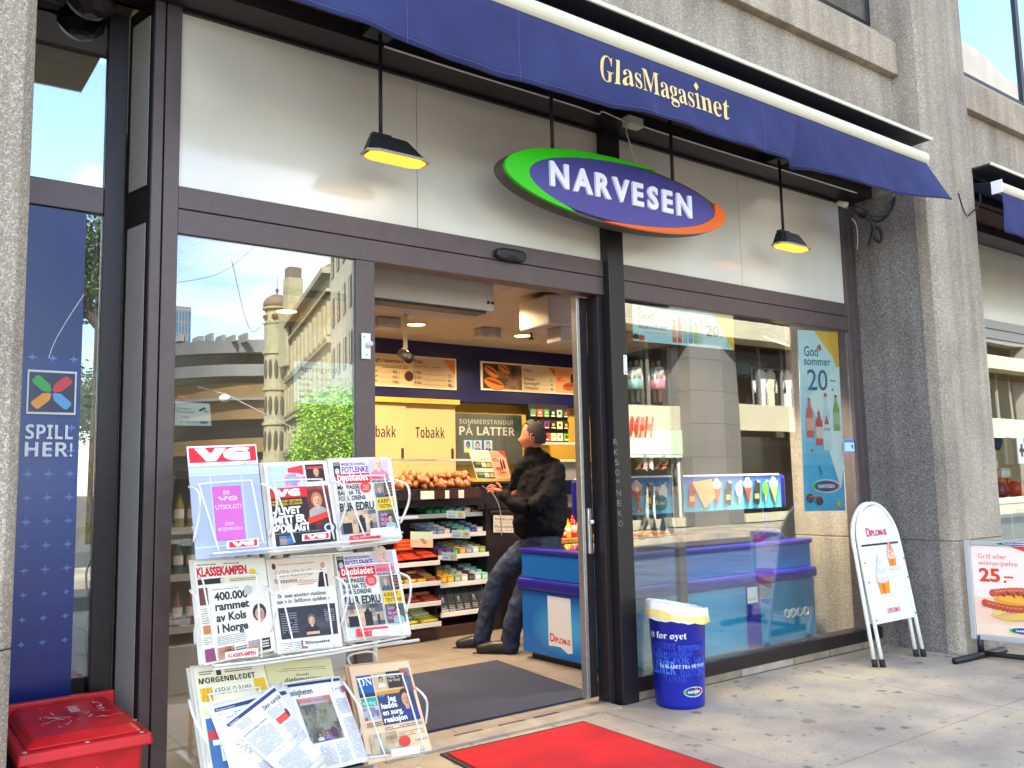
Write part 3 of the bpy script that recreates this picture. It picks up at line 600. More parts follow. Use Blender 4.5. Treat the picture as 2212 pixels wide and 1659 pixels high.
# ---- blue bin
BX,BY=3.862,3.655
b=T('waste_bin',(BX,BY,0),'blue tapered waste bin with white and yellow liner by the black post','bin')
MB().lathe([(.138,.0),(.141,.02),(.163,.50),(.170,.505),(.171,.53),(.164,.532),(.158,.50),(.134,.03)],(BX,BY,0),40,cap=True).build('bucket','blue_bin',b,smooth=True)
th0=math.atan2(-BY,-BX)
P=Print(fn=lambda u,v,h:V((BX+(.141+.022*v+h+.001)*math.cos(th0+(u-.5)*math.radians(165)),BY+(.141+.022*v+h+.001)*math.sin(th0+(u-.5)*math.radians(165)),.02+.48*v)))
lb=hx('2f55cf'); mb_=hx('1c3cb4'); pale=hx('cfdcf6')
random.seed(8)
for tx,u,v,w,h_,c,st in (('rommer',.08,.66,.40,.10,mb_,'serif'),('sommer &',.50,.64,.42,.09,lb,''),('unike',.06,.55,.30,.10,lb,'serif'),('ukene',.38,.57,.30,.07,mb_,'sansb'),('NOE FOR',.18,.49,.46,.07,lb,'serif'),('SAMLER',.70,.48,.22,.08,lb,''),('LANER',.10,.36,.36,.15,hx('3d73e0'),'sansb'),('bunter',.52,.34,.34,.11,mb_,'sansb'),('&',.52,.55,.10,.10,mb_,'serif'),('TAMER',.30,.28,.3,.07,mb_,'serif'),('SAL',.76,.34,.14,.14,lb,'serif'),('er',.82,.66,.10,.09,mb_,'serif')):
    P.text(tx,u,v,w,h_,c,st,.01)
P.text('tt f\u00f8r \u00f8yet',.11,.775,.50,.075,hx('e9effb'),'serif'); P.text('TA BLADET FRA MUNNEN',.24,.435,.66,.042,pale,'serif')
def logo(P,u,v,w,h,edge=True):
    if edge: P.ell(u,v,w*.56,h*.60,hx('f2f2f5'),28)
    P.ell(u-w*.05,v,w*.50,h*.53,hx('37c02e'),28); P.ell(u+w*.04,v,w*.49,h*.50,hx('ef6c1f'),28); P.ell(u,v,w*.46,h*.46,hx('22308f'),28); P.text('NARVESEN',u-w*.33,v-h*.15,w*.66,h*.30,(.85,.85,.85),'',.03)
logo(P,.70,.16,.27,.10); P.build('print',b)
m=MB(); n=56; pr_=[]
random.seed(2)
for k in range(n):
    a=2*math.pi*k/n; tilt=.030*math.cos(a-math.radians(160)); w1=.004*math.sin(a*7)+.003*math.sin(a*17+1)
    pr_.append([(.178+w1,.478+tilt*.5+w1),(.182+w1,.515+tilt),(.176+w1,.565+tilt+w1),(.160,.570+tilt),(.150,.50),(.11,.40+w1*2)])
vs=[(BX+r*math.cos(2*math.pi*k/n),BY+r*math.sin(2*math.pi*k/n),z) for k in range(n) for r,z in pr_[k]]
fs=[(k*6+i,((k+1)%n)*6+i,((k+1)%n)*6+i+1,k*6+i+1) for k in range(n) for i in range(5)]
lin=m.add(vs,fs).build('liner','bag',b,smooth=True)
m=MB(); vs=[]
for k in range(n):
    a=2*math.pi*k/n; r,z=pr_[k][1]; vs+=[(BX+(r+.0035)*math.cos(a),BY+(r+.0035)*math.sin(a),z-.030+.006*math.sin(a*5)),(BX+(r+.003)*math.cos(a),BY+(r+.003)*math.sin(a),z+.004+.008*math.sin(a*4+1))]
mat('yellow_band',hx('f3e388'),.4); m.add(vs,[(2*k,2*((k+1)%n),2*((k+1)%n)+1,2*k+1) for k in range(n)]).build('yellow_edge','yellow_band',lin,smooth=True)
# ---- folded sandwich board
A=T('sandwich_board',(5.85,3.45,0),'white round-topped folded pavement board with two ice cream cups beside the ribbed pillar','sign board')
def arch(dx,dy,k=1):
    P=[]
    def pt(x,z): return (5.855+dx+x+z*.055,3.425+dy+z*(.19 if dy==0 else .165),z)
    P.append(pt(-.262,.012)); P.append(pt(-.262,.40)); P.append(pt(-.26,.72))
    for i in range(1,16):
        a=math.pi-math.pi*i/16; P.append(pt(.26*math.cos(a),.80+.285*math.sin(a)))
    P.append(pt(.26,.72)); P.append(pt(.262,.40)); P.append(pt(.262,.012)); return P,pt
Pf,pf=arch(0,0); Pb,pb=arch(-.038,.034)
MB().tube(Pf,.0135,10).build('front_frame','steel_white',A,smooth=True); MB().tube(Pb,.0135,10).build('rear_frame','steel_white',A,smooth=True)
for P_,f in ((Pf,pf),(Pb,pb)):
    for x in (-.262,.262): MB().tube([V(f(x,.0)),V(f(x,.05))],.019,10).build('rubber_foot','rubber',A,smooth=True)
outline=[pf(-.244,.27)]+[pf(.244*math.cos(math.pi-math.pi*i/16),.80+.265*math.sin(math.pi*i/16)) for i in range(17)]+[pf(.244,.27)]
MB().prism(outline,(0,.006,.001)).build('panel','white_plastic',A)
MB().prism([tuple(V(p)+V((-.038,.036,0))) for p in outline],(0,.006,.001)).build('rear_panel','white_plastic',A)
MB().tube([pf(-.235,.795),pf(.235,.795)],.007,8).build('divider','dark_metal',A)
P=Print(pf(-.23,1.065),pf(.23,1.065),pf(.23,.27),pf(-.23,.27),lift=.004)
pink=hx('cf2f6c')
P.text('D',.19,.735,.10,.072,pink,'',.02); P.text('IPLOM-IS',.29,.737,.46,.050,pink,'',.02); P.text('\u00bd ny softis',.22,.615,.30,.014,hx('c9c9c9'))
# two soft ices in plain orange cups, no figures on them
def cone(P,u,v,k,c1,dots=False):
    P.ell(u+k*.15,v-.012,k*.75,.02,hx('dedede'))
    P.poly([(u-k*.52,v+.62*k*.62),(u+k*.52,v+.62*k*.62),(u+k*.40,v),(u-k*.40,v)],hx('f49a1c')); P.poly([(u-k*.30,v+.62*k*.60),(u+k*.1,v+.62*k*.60),(u+k*.02,v+.62*k*.02),(u-k*.2,v+.62*k*.02)],hx('ec6f1c'))
    for i,(w,z) in enumerate(((.56,.70),(.52,.92),(.44,1.14),(.34,1.34),(.22,1.52),(.10,1.68))): 
        P.ell(u+(.03 if i%2 else -.03)*k,v+.62*k*z,k*w,k*.62*.22,tuple(q*(1.0 if i%2 else .88) for q in c1),18)
    if dots:
        for i in range(34):
            a=random.random(); P.ell(u+random.uniform(-.48,.48)*k*(1-a*.8),v+.62*k*(.66+a),k*.05,k*.04,hx(random.choice(['e8473a','56a84b','f2b21a','e86aa0'])),6)
cone(P,.38,.235,.30,hx('e4dfdd')); cone(P,.74,.46,.20,hx('f6d9c4'),True)
P.text('DIPLOM-IS',.30,.075,.34,.038,pink,'',.02)
P.build('poster',A)
for x in (-.25,.25):
    for z in (.30,.55,.68): MB().blob(V(pf(x,z))+V((0,-.016,0)),.006,.004,.006,8,5).build('rivet','dark_metal',A)
# ---- poster stand on the right
G0=az(.03,2113,1410); G1=az(.03,2212,1421); dd=(G1-G0); dd.z=0; dd.normalize(); nn=V((dd.y,-dd.x,0)); 
if nn.dot(EYE-G0)<0: nn=-nn
A=T('poster_stand',(G0.x,G0.y,0),'grey framed poster stand on black tube feet advertising a 25 hot dog','sign board')
f0=az(.022,2062,1428); f1=az(.022,2170,1404)
MB().tube([f0,f1],.022,12).build('foot_bar','black',A,smooth=True); MB().tube([G0,G0+dd*.62],.018,12).build('base_bar','black',A,smooth=True)
MB().tube([f0+(dd*.62)+V((0,0,0)),f1+dd*.62],.022,12).build('foot_bar','black',A,smooth=True)
zb=ay(G0.y,2108,1378).z; zt=ay(G0.y,2097,1166).z; WD=.56
e0=G0-dd*.035
for t in (.02,.60): MB().tube([(G0.x+dd.x*t,G0.y+dd.y*t,.03),(G0.x+dd.x*t,G0.y+dd.y*t,zb+.02)],.022,12).build('leg','black',A,smooth=True)
def q3(u,z,h=0): return V((e0.x+dd.x*u+nn.x*h,e0.y+dd.y*u+nn.y*h,z))
MB().slab(q3(0,zb,-.008),q3(WD,zb,-.008),q3(WD,zt,-.008),q3(0,zt,-.008),nn*.012).build('panel','white_plastic',A)
def fr(u0,z0,u1,z1,nm='frame'): MB().slab(q3(u0,z0,-.014),q3(u1,z0,-.014),q3(u1,z1,-.014),q3(u0,z1,-.014),nn*.034).build(nm,'aluminium' if 0 else 'grey_frame',A,bevel=.006)
mat('grey_frame',hx('b9bbbd'),.35,.3)
fr(0,zb-.01,.038,zt); fr(WD-.038,zb-.01,WD,zt); fr(.039,zb-.01,WD-.039,zb+.028); fr(.039,zt-.035,WD-.039,zt,)
sw=1 if (V((dd.x,dd.y,0)).dot(CR)>0) else -1
P=Print(q3(.04,zt-.036,.0045),q3(WD-.04,zt-.036,.0045),q3(WD-.04,zb+.03,.0045),q3(.04,zb+.03,.0045),lift=.001)
P.rect(0,0,1,1,hx('f7e3d8')); P.rect(0,0,1,.42,hx('f7cdb4')); P.rect(0,.0,1,.12,hx('f9d9bf'))
P.poly([(.52,1),(1,1),(1,.86)],hx('e8402c'))
rc=hx('e2452f')
P.text('Grill eller',.09,.855,.38,.052,hx('e8635a')); P.text('wienerp\u00f8lse',.09,.78,.52,.052,hx('e8635a')); P.text('25',.09,.60,.28,.14,hx('e23b26'),'',.035); P.ell(.43,.605,.02,.014,rc); P.rect(.42,.645,.54,.665,rc)
def sausage(P,pts,w,c,c2):
    n=len(pts)
    for i in range(n): P.ell(pts[i][0],pts[i][1],w,w*.85,c,14)
    for i in range(1,n-1): P.ell(pts[i][0],pts[i][1]+w*.25,w*.5,w*.25,c2,10)
def spl(f,n): return [f(i/(n-1)) for i in range(n)]
P.ell(.62,.22,.42,.055,hx('e4b79c')); P.ell(.66,.40,.40,.075,hx('eb9a2c')); P.ell(.68,.42,.36,.05,hx('f3b33c'))
sausage(P,spl(lambda t:(.26+t*.74,.47+.035*math.sin(t*3)),15),.052,hx('c8553a'),hx('e07c58'))
P.poly([(.22,.20),(.45,.28),(.70,.22),(.96,.25),(.98,.33),(.6,.34),(.34,.33)],hx('f2cf63')); P.poly([(.25,.21),(.42,.17),(.62,.20),(.80,.14),(.97,.17),(.97,.25),(.6,.26)],hx('e9be55'))
sausage(P,spl(lambda t:(.15+t*.80,.355-.10*math.sin(t*2.4)+t*.09),15),.05,hx('bd4a30'),hx('dc7550'))
for i in range(9): P.ell(.40+i*.065,.47+(.012 if i%2 else -.012),.012,.03,hx('7b2d1c'),8,.6)
logo(P,.66,.075,.40,.07); P.build('poster',A)
P=Print(q3(.20,zt-.004,.021),q3(.47,zt-.004,.021),q3(.47,zt-.033,.021),q3(.20,zt-.033,.021),lift=.001); logo(P,.5,.5,.9,.85); P.build('badge',A)
# ================================================================ NEWSPAPER RACK
RK=T('newspaper_rack',(1.42,3.35,0),'white wire newspaper rack holding three rows of daily papers','rack')
YB,YT=3.20,3.335
def wy(t): return YB-.035+(.075)*t
def wire(pts,r=.0034,name='wire',y0=None,smoothit=True):
    # pts: (px,py,y)
    P=[ay(y,a,b) for a,b,y in pts]
    if smoothit: P=curve(P,4)
    return MB().tube(P,r,6).build(name,'steel_white',RK,smooth=True)
pock=[((473,1190),(430,1046),(543,1038),(570,1176)),((637,1172),(590,1039),(694,1035),(722,1165)),((789,1160),(738,1030),(829,1027),(868,1160)),
      ((471,1432),(438,1250),(554,1241),(566,1422)),((638,1407),(600,1243),(699,1233),(722,1397)),((789,1384),(747,1222),(840,1216),(870,1369)),
      ((500,1668),(452,1500),(560,1484),(600,1652)),((660,1664),(612,1478),(716,1462),(748,1636)),((835,1640),(774,1467),(868,1455),(918,1620))]
for bl,tl,tr,br in pock:
    y1=YB-.03; y2=YB+.045
    def mixp(a,b,t): return (a[0]+(b[0]-a[0])*t,a[1]+(b[1]-a[1])*t)
    if bl[1]>1645 and bl[0]<700: y2=YB+.075
    wire([(*bl,y1),(*mixp(bl,tl,.5),(y1+y2)/2),(*mixp(tl,bl,.05),y2),(*mixp(tl,tr,.06),y2),(*mixp(tl,tr,.94),y2),(*mixp(tr,br,.05),y2),(*mixp(br,tr,.5),(y1+y2)/2),(*br,y1)])
for row in ([(462,1196),(570,1186),(722,1173),(868,1160)],[(466,1438),(566,1427),(722,1404),(876,1376)],[(500,1676),(600,1658),(748,1642),(922,1622)]):
    wire([(a,b,YB-.03) for a,b in row],.0045,'tray_wire',smoothit=False); wire([(a-6,b+8,YB+.005) for a,b in row],.0045,'tray_wire',smoothit=False); wire([(a+2,b-10,YB+.05) for a,b in row],.004,'tray_wire',smoothit=False)
    for i in range(10):
        t=i/9*(len(row)-1); k=min(len(row)-2,int(t)); t-=k; p=(row[k][0]+(row[k+1][0]-row[k][0])*t,row[k][1]+(row[k+1][1]-row[k][1])*t)
        a=ay(YB-.032,*p); MB().tube([a,a+V((0,.10,-.004))],.004,6).build('cross_wire','steel_white',RK)
def loop(pts,yy=(YB+.06,YB-.05,YB+.02)):
    n=len(pts); o=[]
    for i,(a,b) in enumerate(pts):
        t=i/(n-1); y=yy[0]+(yy[1]-yy[0])*min(1,t*2.5) if t<.4 else yy[1]+(yy[2]-yy[1])*((t-.4)/.6)
        o.append((a,b,y))
    wire(o,.0050,'side_loop')
c4=lambda P:[(393+.2512*x,948.8+.2512*y) for x,y in P]; c5=lambda P:[(393+.2512*x,1321.5+.2512*y) for x,y in P]
for P_ in (c4([(60,410),(130,440),(155,520),(150,650),(100,880)]),c4([(680,385),(770,415),(812,480),(815,600),(785,720),(745,830)]),c4([(1265,360),(1375,385),(1410,460),(1410,560),(1390,660),(1350,770)]),c4([(1830,350),(1920,380),(1955,450),(1945,560),(1880,720)]),
           c4([(70,1300),(130,1380),(140,1500),(112,1650),(115,1760)]),c4([(725,1270),(790,1340),(805,1440),(790,1560),(770,1640)]),c4([(1310,1180),(1400,1240),(1425,1330),(1420,1420),(1370,1600)]),c4([(1870,1150),(1950,1190),(1967,1270),(1960,1370),(1925,1500)]),
           c5([(60,760),(100,900),(180,1080),(215,1180),(225,1330)]),c5([(1385,600),(1480,740),(1545,850),(1550,960),(1530,1080)]),c5([(2005,650),(2080,720),(2110,800),(2098,960)])): loop(P_)
wire([(*c5([(1450,460)])[0],3.38),(*c5([(1440,375)])[0],3.38),(*c5([(1640,345)])[0],3.38),(*c5([(1680,445)])[0],3.38)],.005)
for x in (1.30,1.775): MB().tube([(x,3.42,.0),(x,3.42,1.30)],.012,8).build('upright','steel_white',RK,smooth=True)
for z in (.08,.62,1.15): MB().tube([(1.0,3.405,z),(1.98,3.405,z)],.007,8).build('cross_bar','steel_white',RK,smooth=True)
for x in (1.30,1.775): MB().tube([(x,3.2,.02),(x,3.68,.02)],.014,8).build('foot','steel_white',RK,smooth=True)
def card_tag(x0,y0,x1,y1,sl,fn):
    tl,tr,br,bl=ay(YB-.042,x0,y0+sl),ay(YB-.042,x1,y0-sl*.2),ay(YB-.05,x1,y1-sl*.6),ay(YB-.05,x0,y1+sl*.4)
    t=MB().slab(bl,br,tr,tl,(0,.004,0)).build('price_holder','white_plastic',RK,bevel=.0018); 
    if fn:
        P=Print(tl,tr,br,bl,lift=.0018); fn(P); P.build('print',t)
def vg(P): P.rect(.07,.14,.93,.86,RED); P.text('VG',.16,.26,.68,.46,(.85,.85,.85),'sansb',.05)
card_tag(490,1163,560,1184,6,vg); card_tag(653,1149,714,1167,5,vg); card_tag(801,1138,854,1156,4,None)
card_tag(487,1401,558,1422,8,lambda P:P.text('KLASSEKAMPEN',.08,.22,.84,.5,hx('d81f3a'),'',.03)); card_tag(656,1376,715,1394,6,lambda P:P.text('Aftenposten',.04,.25,.92,.5,K,'frak',.01)); card_tag(804,1356,861,1373,5,None); card_tag(846,1612,907,1632,7,None)
def paper(tl,tr,br,bl,fn,label,n=5,yb=YB,yt=YT,col='eceae2',name='newspaper',edge='d9d3c6',cat='newspaper'):
    TL,TR,BR,BL=ay(yt,*tl),ay(yt,*tr),ay(yb,*br),ay(yb,*bl)
    A=T(name,(BL+BR)/2,label,cat); nrm=((BR-BL).cross(TL-BL)).normalized()
    MB().slab(BL,BR,TR,TL,-nrm*.0025,hx(col)).build('front_page','print',A)
    right=(BR-BL).normalized(); up=(TL-BL).normalized()
    for i in range(n):
        o=-nrm*(.0032+.0034*i)+right*random.uniform(-.018,.004)+up*random.uniform(-.006,.012)
        k=random.uniform(.90,1.0)
        MB().slab(BL+o,BR+o,TR+o,TL+o,-nrm*.0026,tuple(c*k for c in hx(edge))).build('copy','print',A)
    P=Print(TL,TR,BR,BL,lift=.0012); fn(P); P.build('print',A); return A
random.seed(21)
def f_card(P):
    P.rect(0,0,1,1,hx('a9b4d8')); P.rect(0,.815,1,1,hx('f3f3f5')); P.rect(.02,.845,.985,.985,hx('dd1630')); P.text('VG',.10,.865,.80,.10,(.9,.9,.92),'sansb',.06)
    P.rect(.0,.74,1,.80,hx('c3cbe6')); P.rect(0,.725,1,.735,hx('dfe5f5')); P.rect(.28,.10,.295,.725,hx('c9d4ef')); P.rect(.72,.10,.735,.725,hx('c9d4ef')); P.rect(0,.09,1,.10,hx('d5def3'))
    P.rect(.30,.14,.70,.62,hx('cf62b4')); c=hx('ecc3e2')
    P.text('ER',.45,.545,.10,.035,c,'',.02); P.text('VG',.36,.49,.28,.035,c,'sansb',.03); P.text('UTSOLGT?',.32,.415,.37,.038,c,'',.02); P.text('SP\u00d8R',.43,.27,.13,.028,c,'',.01); P.text('BETJENINGEN!',.33,.225,.34,.028,c,'',.01)
paper((403,965),(552.5,960),(579,1195),(423,1209),f_card,'blue grey display card with red header and pink panel, top left pocket of the rack',0,col='c8cee0',name='display_card',cat='display card')
def f_vg(P):
    P.rect(.03,.70,.62,.965,hx('b7cdd6')); P.text('SNURR',.07,.85,.20,.05,hx('d6e2e6')); P.photo(.30,.72,.62,.90,[hx('e2c93a'),hx('4aa7c4'),hx('e86f9b'),hx('cfe2ea'),hx('8fd04a')],7,5); P.poly([(.36,.93),(.60,.965),(.60,.84),(.50,.87),(.36,.88)],hx('e0343c'))
    P.rect(.64,.76,.93,.965,hx('3b1416')); P.rect(.66,.91,.91,.94,hx('c04343')); P.bust(.80,.76,.16,hx('c79a5a'),hx('d9a283'),hx('5a2a2a'))
    P.photo(.03,.19,.95,.70,[hx('1b1416'),hx('3a1b1c'),hx('221c20'),hx('7a2d2d'),hx('9a4a42')],10,8)
    P.rect(.60,.35,.93,.66,hx('6f2a2c')); P.bust(.74,.33,.30,hx('c77a3e'),hx('e0a98b'),hx('a8a59d'))
    P.rect(.02,.58,.60,.70,hx('dd1e28')); P.text('VG',.12,.605,.38,.07,(.9,.9,.9),'sansb',.05)
    P.text('NARKODOMT BESTEMOR',.05,.535,.46,.025,hx('e6c02c'),'',.02); P.text('FIKK FENGSEL I ECUADOR',.05,.50,.46,.025,hx('e6c02c'),'',.02)
    P.text('- LIVET',.05,.40,.42,.075,(.9,.9,.9),'',.05); P.text('MITT ER',.06,.30,.47,.078,(.9,.9,.9),'',.05); P.text('\u00d8DELAGT',.04,.20,.54,.082,(.9,.9,.9),'',.05)
    P.poly([(.56,.26),(.92,.33),(.92,.40),(.56,.33)],hx('e03a2a')); P.rect(.04,.04,.95,.18,hx('20222b')); P.photo(.10,.06,.30,.16,[hx('2c4b8c'),hx('3a86b5'),hx('d67a2e')],4,3); P.ell(.86,.20,.11,.075,hx('2a2f3d')); P.ell(.86,.20,.08,.05,hx('c8ccd4')); P.ell(.86,.20,.05,.03,hx('2a2f3d'))
    P.rect(.0,.0,.04,.99,hx('f3f2ee'))
paper((568,1002),(705,996),(734.6,1176),(590,1194),f_vg,'newspaper with dark red front page and large white headline, middle of the top row')
def f_db(P):
    P.rect(.02,.80,.13,.97,hx('2d2a2b')); P.text('AC/DC',.03,.93,.09,.03,(.8,.8,.8)); P.ell(.075,.86,.035,.04,hx('c9c6c4')); P.text('MISSEDRONNING I',.15,.925,.42,.035,hx('8a4fb0'),'',.02); P.text('FOTLENKE',.15,.845,.44,.065,hx('7f3fa8'),'',.03)
    P.rect(.60,.72,.93,.985,hx('cdb9c2')); P.bust(.76,.74,.30,hx('d9c3a0'),hx('e8bfa8'),hx('e0808e')); P.text('INNFLYTT',.62,.75,.30,.04,hx('e2486a'),'',.01); P.text('MED MAGASINET',.62,.705,.30,.025,K,'',.01)
    P.rect(.03,.715,.59,.825,hx('da1c24')); P.text('Dagbladet',.06,.738,.50,.072,(.92,.92,.92),'sansb',.01)
    for i,(t,w,h,v) in enumerate((('M\u00c5 PASSE',.36,.05,.645),('BARNA TIL',.38,.05,.58),('FORELDRENE',.44,.05,.515))): P.text(t,.04,v,w,h,K,'',.02)
    P.text('BLIR EDRU',.04,.395,.56,.09,K,'',.03); P.ell(.50,.655,.09,.065,hx('e03a38')); P.lines(.45,.62,.55,.69,4,hx('f2b0a8'))
    P.photo(.02,.14,.61,.385,[hx('3a3c44'),hx('6e6a70'),hx('c7a98a'),hx('ddb98e'),hx('5a5a62')],9,5); P.rect(.05,.14,.20,.26,hx('1f2026')); P.rect(.30,.14,.42,.30,hx('1f2026')); P.ell(.36,.31,.03,.025,hx('1f2026')); P.rect(.50,.15,.535,.26,hx('26262c'))
    P.rect(.64,.52,.93,.69,hx('8a7f7a')); P.bust(.72,.52,.14,hx('b08a6a'),hx('d8a888'),hx('3d5878')); P.rect(.80,.52,.93,.69,hx('2b2322'))
    for i in range(4): P.text('GRUSOM',.81,.65-i*.035,.11,.022,hx('eba27a'))
    P.rect(.64,.365,.94,.51,hx('f0c426')); P.text('KREFT-',.66,.445,.26,.045,K,'',.02); P.text('TESTENE',.66,.385,.27,.042,K,'',.02)
    P.rect(.64,.14,.94,.355,hx('4d5a52')); P.bust(.83,.14,.18,hx('26201c'),hx('d2a284'),hx('8fb7bc'));
    for i,t in enumerate(('-Derfor','fikk jeg','NOK')): P.text(t,.66,.29-i*.055,.13,.04,hx('e48ac0'),'',.02)
    P.rect(.02,.02,.10,.12,hx('c9c9c8')); P.rect(.12,.02,.62,.11,hx('e23c3c')); P.text('Finn din mening',.18,.07,.36,.025,hx('f6c9c2')); P.text('p\u00e5 pappen',.30,.035,.20,.022,hx('f6c9c2'))
paper((715,994),(844,989.5),(868,1166),(738,1184),f_db,'newspaper with purple and black headlines, right end of the top row')
paper((722,1198),(854,1187),(888,1370),(752,1384),f_db,'newspaper with purple and black headlines, right end of the middle row')
def f_kk(P):
    P.rect(.0,0,1,1,hx('efe9d8')); P.lines(.03,.955,.62,.975,1,hx('7a756c')); P.text('KLASSEKAMPEN',.02,.845,.70,.085,hx('cf1a2c'),'',.045); P.rect(.02,.825,.88,.832,hx('b8202c')); P.ell(.80,.855,.05,.032,hx('e8c32c'))
    P.rect(.02,.76,.38,.815,hx('2a2524')); P.rect(.38,.76,.88,.815,hx('efe4b8')); P.lines(.46,.77,.86,.805,2,hx('6b675a')); P.ell(.36,.785,.03,.03,hx('d4cec4'))
    P.rect(.02,.56,.14,.73,hx('6c3c38')); P.rect(.16,.13,.93,.73,hx('e9e5da')); P.lines(.20,.695,.62,.712,1,hx('8a857c'))
    for t,w,v in (('400.000',.47,.59),('rammet',.48,.49),('av Kols',.42,.38),('i Norge',.43,.27)): P.text(t,.22,v,w,.078,hx('2b2828'),'',.035)
    P.bust(.83,.20,.34,hx('352b28'),hx('cf9f80'),hx('ece8e2')); P.ell(.70,.66,.06,.05,hx('bdb9b2'))
    P.lines(.20,.155,.60,.25,5,hx('8c877c'),.35); P.lines(.02,.38,.13,.54,7,hx('8c877c'),.35); P.rect(.03,.28,.13,.36,hx('c9783e')); P.lines(.02,.18,.13,.26,4,hx('8c877c'),.35); P.rect(.02,.02,.16,.14,hx('8c3c64'))
    P.photo(.20,.02,.42,.13,[hx('5a2f28'),hx('a8674e'),hx('d0a088')],5,4); P.lines(.44,.03,.60,.12,4,hx('3a3634')); P.photo(.62,.02,.78,.14,[hx('3c8ac0'),hx('c98f5e'),hx('2b2b30')],4,4); P.rect(.78,.02,.93,.14,hx('2b2626')); P.lines(.80,.05,.91,.13,3,hx('d8d4cc'))
paper((419,1213),(571,1205),(595,1404),(441,1438),f_kk,'newspaper headlined 400.000 rammet av Kols i Norge, left of middle row',7,col='efe9d8')
def f_ap(P):
    P.rect(0,0,1,1,hx('ebe4d8')); P.rect(.03,.66,.97,.985,hx('ead6c4')); P.ell(.10,.925,.03,.035,hx('4a3c34')); P.text('Kristin Clemet: Fem oekonomiske myndigheter',.16,.93,.55,.02,hx('55504a')); P.text('S\u00d8NDAG',.10,.80,.56,.075,hx('a88f7c'),'',-.012)
    P.text('Aftenposten',.08,.735,.34,.045,K,'frak'); P.lines(.42,.70,.72,.76,3,hx('d08a5a')); P.poly([(.72,.66),(.76,.80),(.80,.86),(.87,.80),(.89,.66)],hx('2c2428')); P.ell(.83,.90,.035,.035,hx('c69a80')); P.rect(.76,.70,.885,.80,hx('2c2428'))
    P.text('De som utsetter studiene',.10,.575,.74,.042,hx('2f2b2a'),'serif'); P.text('noen \u00e5r, fullf\u00f8rer sjeldnere',.08,.515,.80,.042,hx('2f2b2a'),'serif')
    P.rect(.08,.14,.95,.47,hx('2f3039')); P.photo(.08,.20,.95,.34,[hx('3d3e48'),hx('2c2c35'),hx('4a4b55')],8,4); P.bust(.56,.17,.22,hx('6a5548'),hx('cfa78e'),hx('23222a')); P.rect(.46,.16,.66,.19,hx('c8a088')); P.lines(.10,.20,.34,.42,9,hx('8c8c94'),.4); P.lines(.76,.28,.92,.42,7,hx('9a9aa2'),.4)
    P.rect(.07,.01,.97,.12,hx('efece6')); P.lines(.08,.02,.40,.11,5,hx('6a665f'),.4); P.rect(.36,.02,.45,.11,hx('a86a7a'))
paper((574,1211),(717,1200),(740,1397),(600,1413),f_ap,'beige Sunday newspaper with dark picture below, centre of the middle row',5,col='ebe4d8')
def f_mb(P):
    P.rect(0,0,1,1,hx('ece5c6')); P.rect(.30,.90,.37,.97,hx('3a3430')); P.lines(.06,.92,.26,.965,2,hx('77705e')); P.lines(.42,.92,.82,.965,2,hx('77705e')); P.text('MORGENBLADET',.04,.835,.80,.050,K,'sansb',.012)
    P.rect(.04,.66,.20,.79,hx('e9b71c')); P.rect(.80,.70,.96,.82,hx('e9b71c')); P.rect(.21,.69,.79,.80,hx('efe9d2')); P.text('KRENK-O-RAMA',.24,.715,.52,.062,hx('2e2a26'),'',-.005)
    for k in range(3): P.poly([(.06+.05*k,.66),(.075+.05*k,.66),(.10+.05*k,.79),(.09+.05*k,.79)],hx('c8961a'))
    P.rect(.05,.52,.95,.62,hx('dfd6a8')); P.rect(.05,.02,.95,.50,hx('3a6aa0')); P.rect(.05,.30,.5,.38,hx('c8383a')); P.text('T.',.10,.10,.3,.18,(.9,.9,.8),'',.05)
paper((418,1443),(566,1426),(622,1636),(452,1672),f_mb,'pale yellow newspaper with two yellow squares, bottom left pocket of the rack',8,col='ece5c6')
def f_md(P):
    P.rect(0,0,1,1,hx('d8d1a0')); P.lines(.16,.915,.90,.93,1,hx('8c8560')); P.lines(.16,.895,.90,.905,1,hx('8c8560')); P.text('Monde',.42,.84,.20,.025,hx('5a5540'),'serif'); P.text('diplomatique',.24,.79,.55,.038,hx('38362c'),'ital'); P.rect(.05,.02,.95,.70,hx('c9c290'))
paper((570,1432),(713,1422),(760,1628),(618,1648),f_md,'olive tinted newspaper in the bottom row centre, behind the open white paper',6,col='d8d1a0')
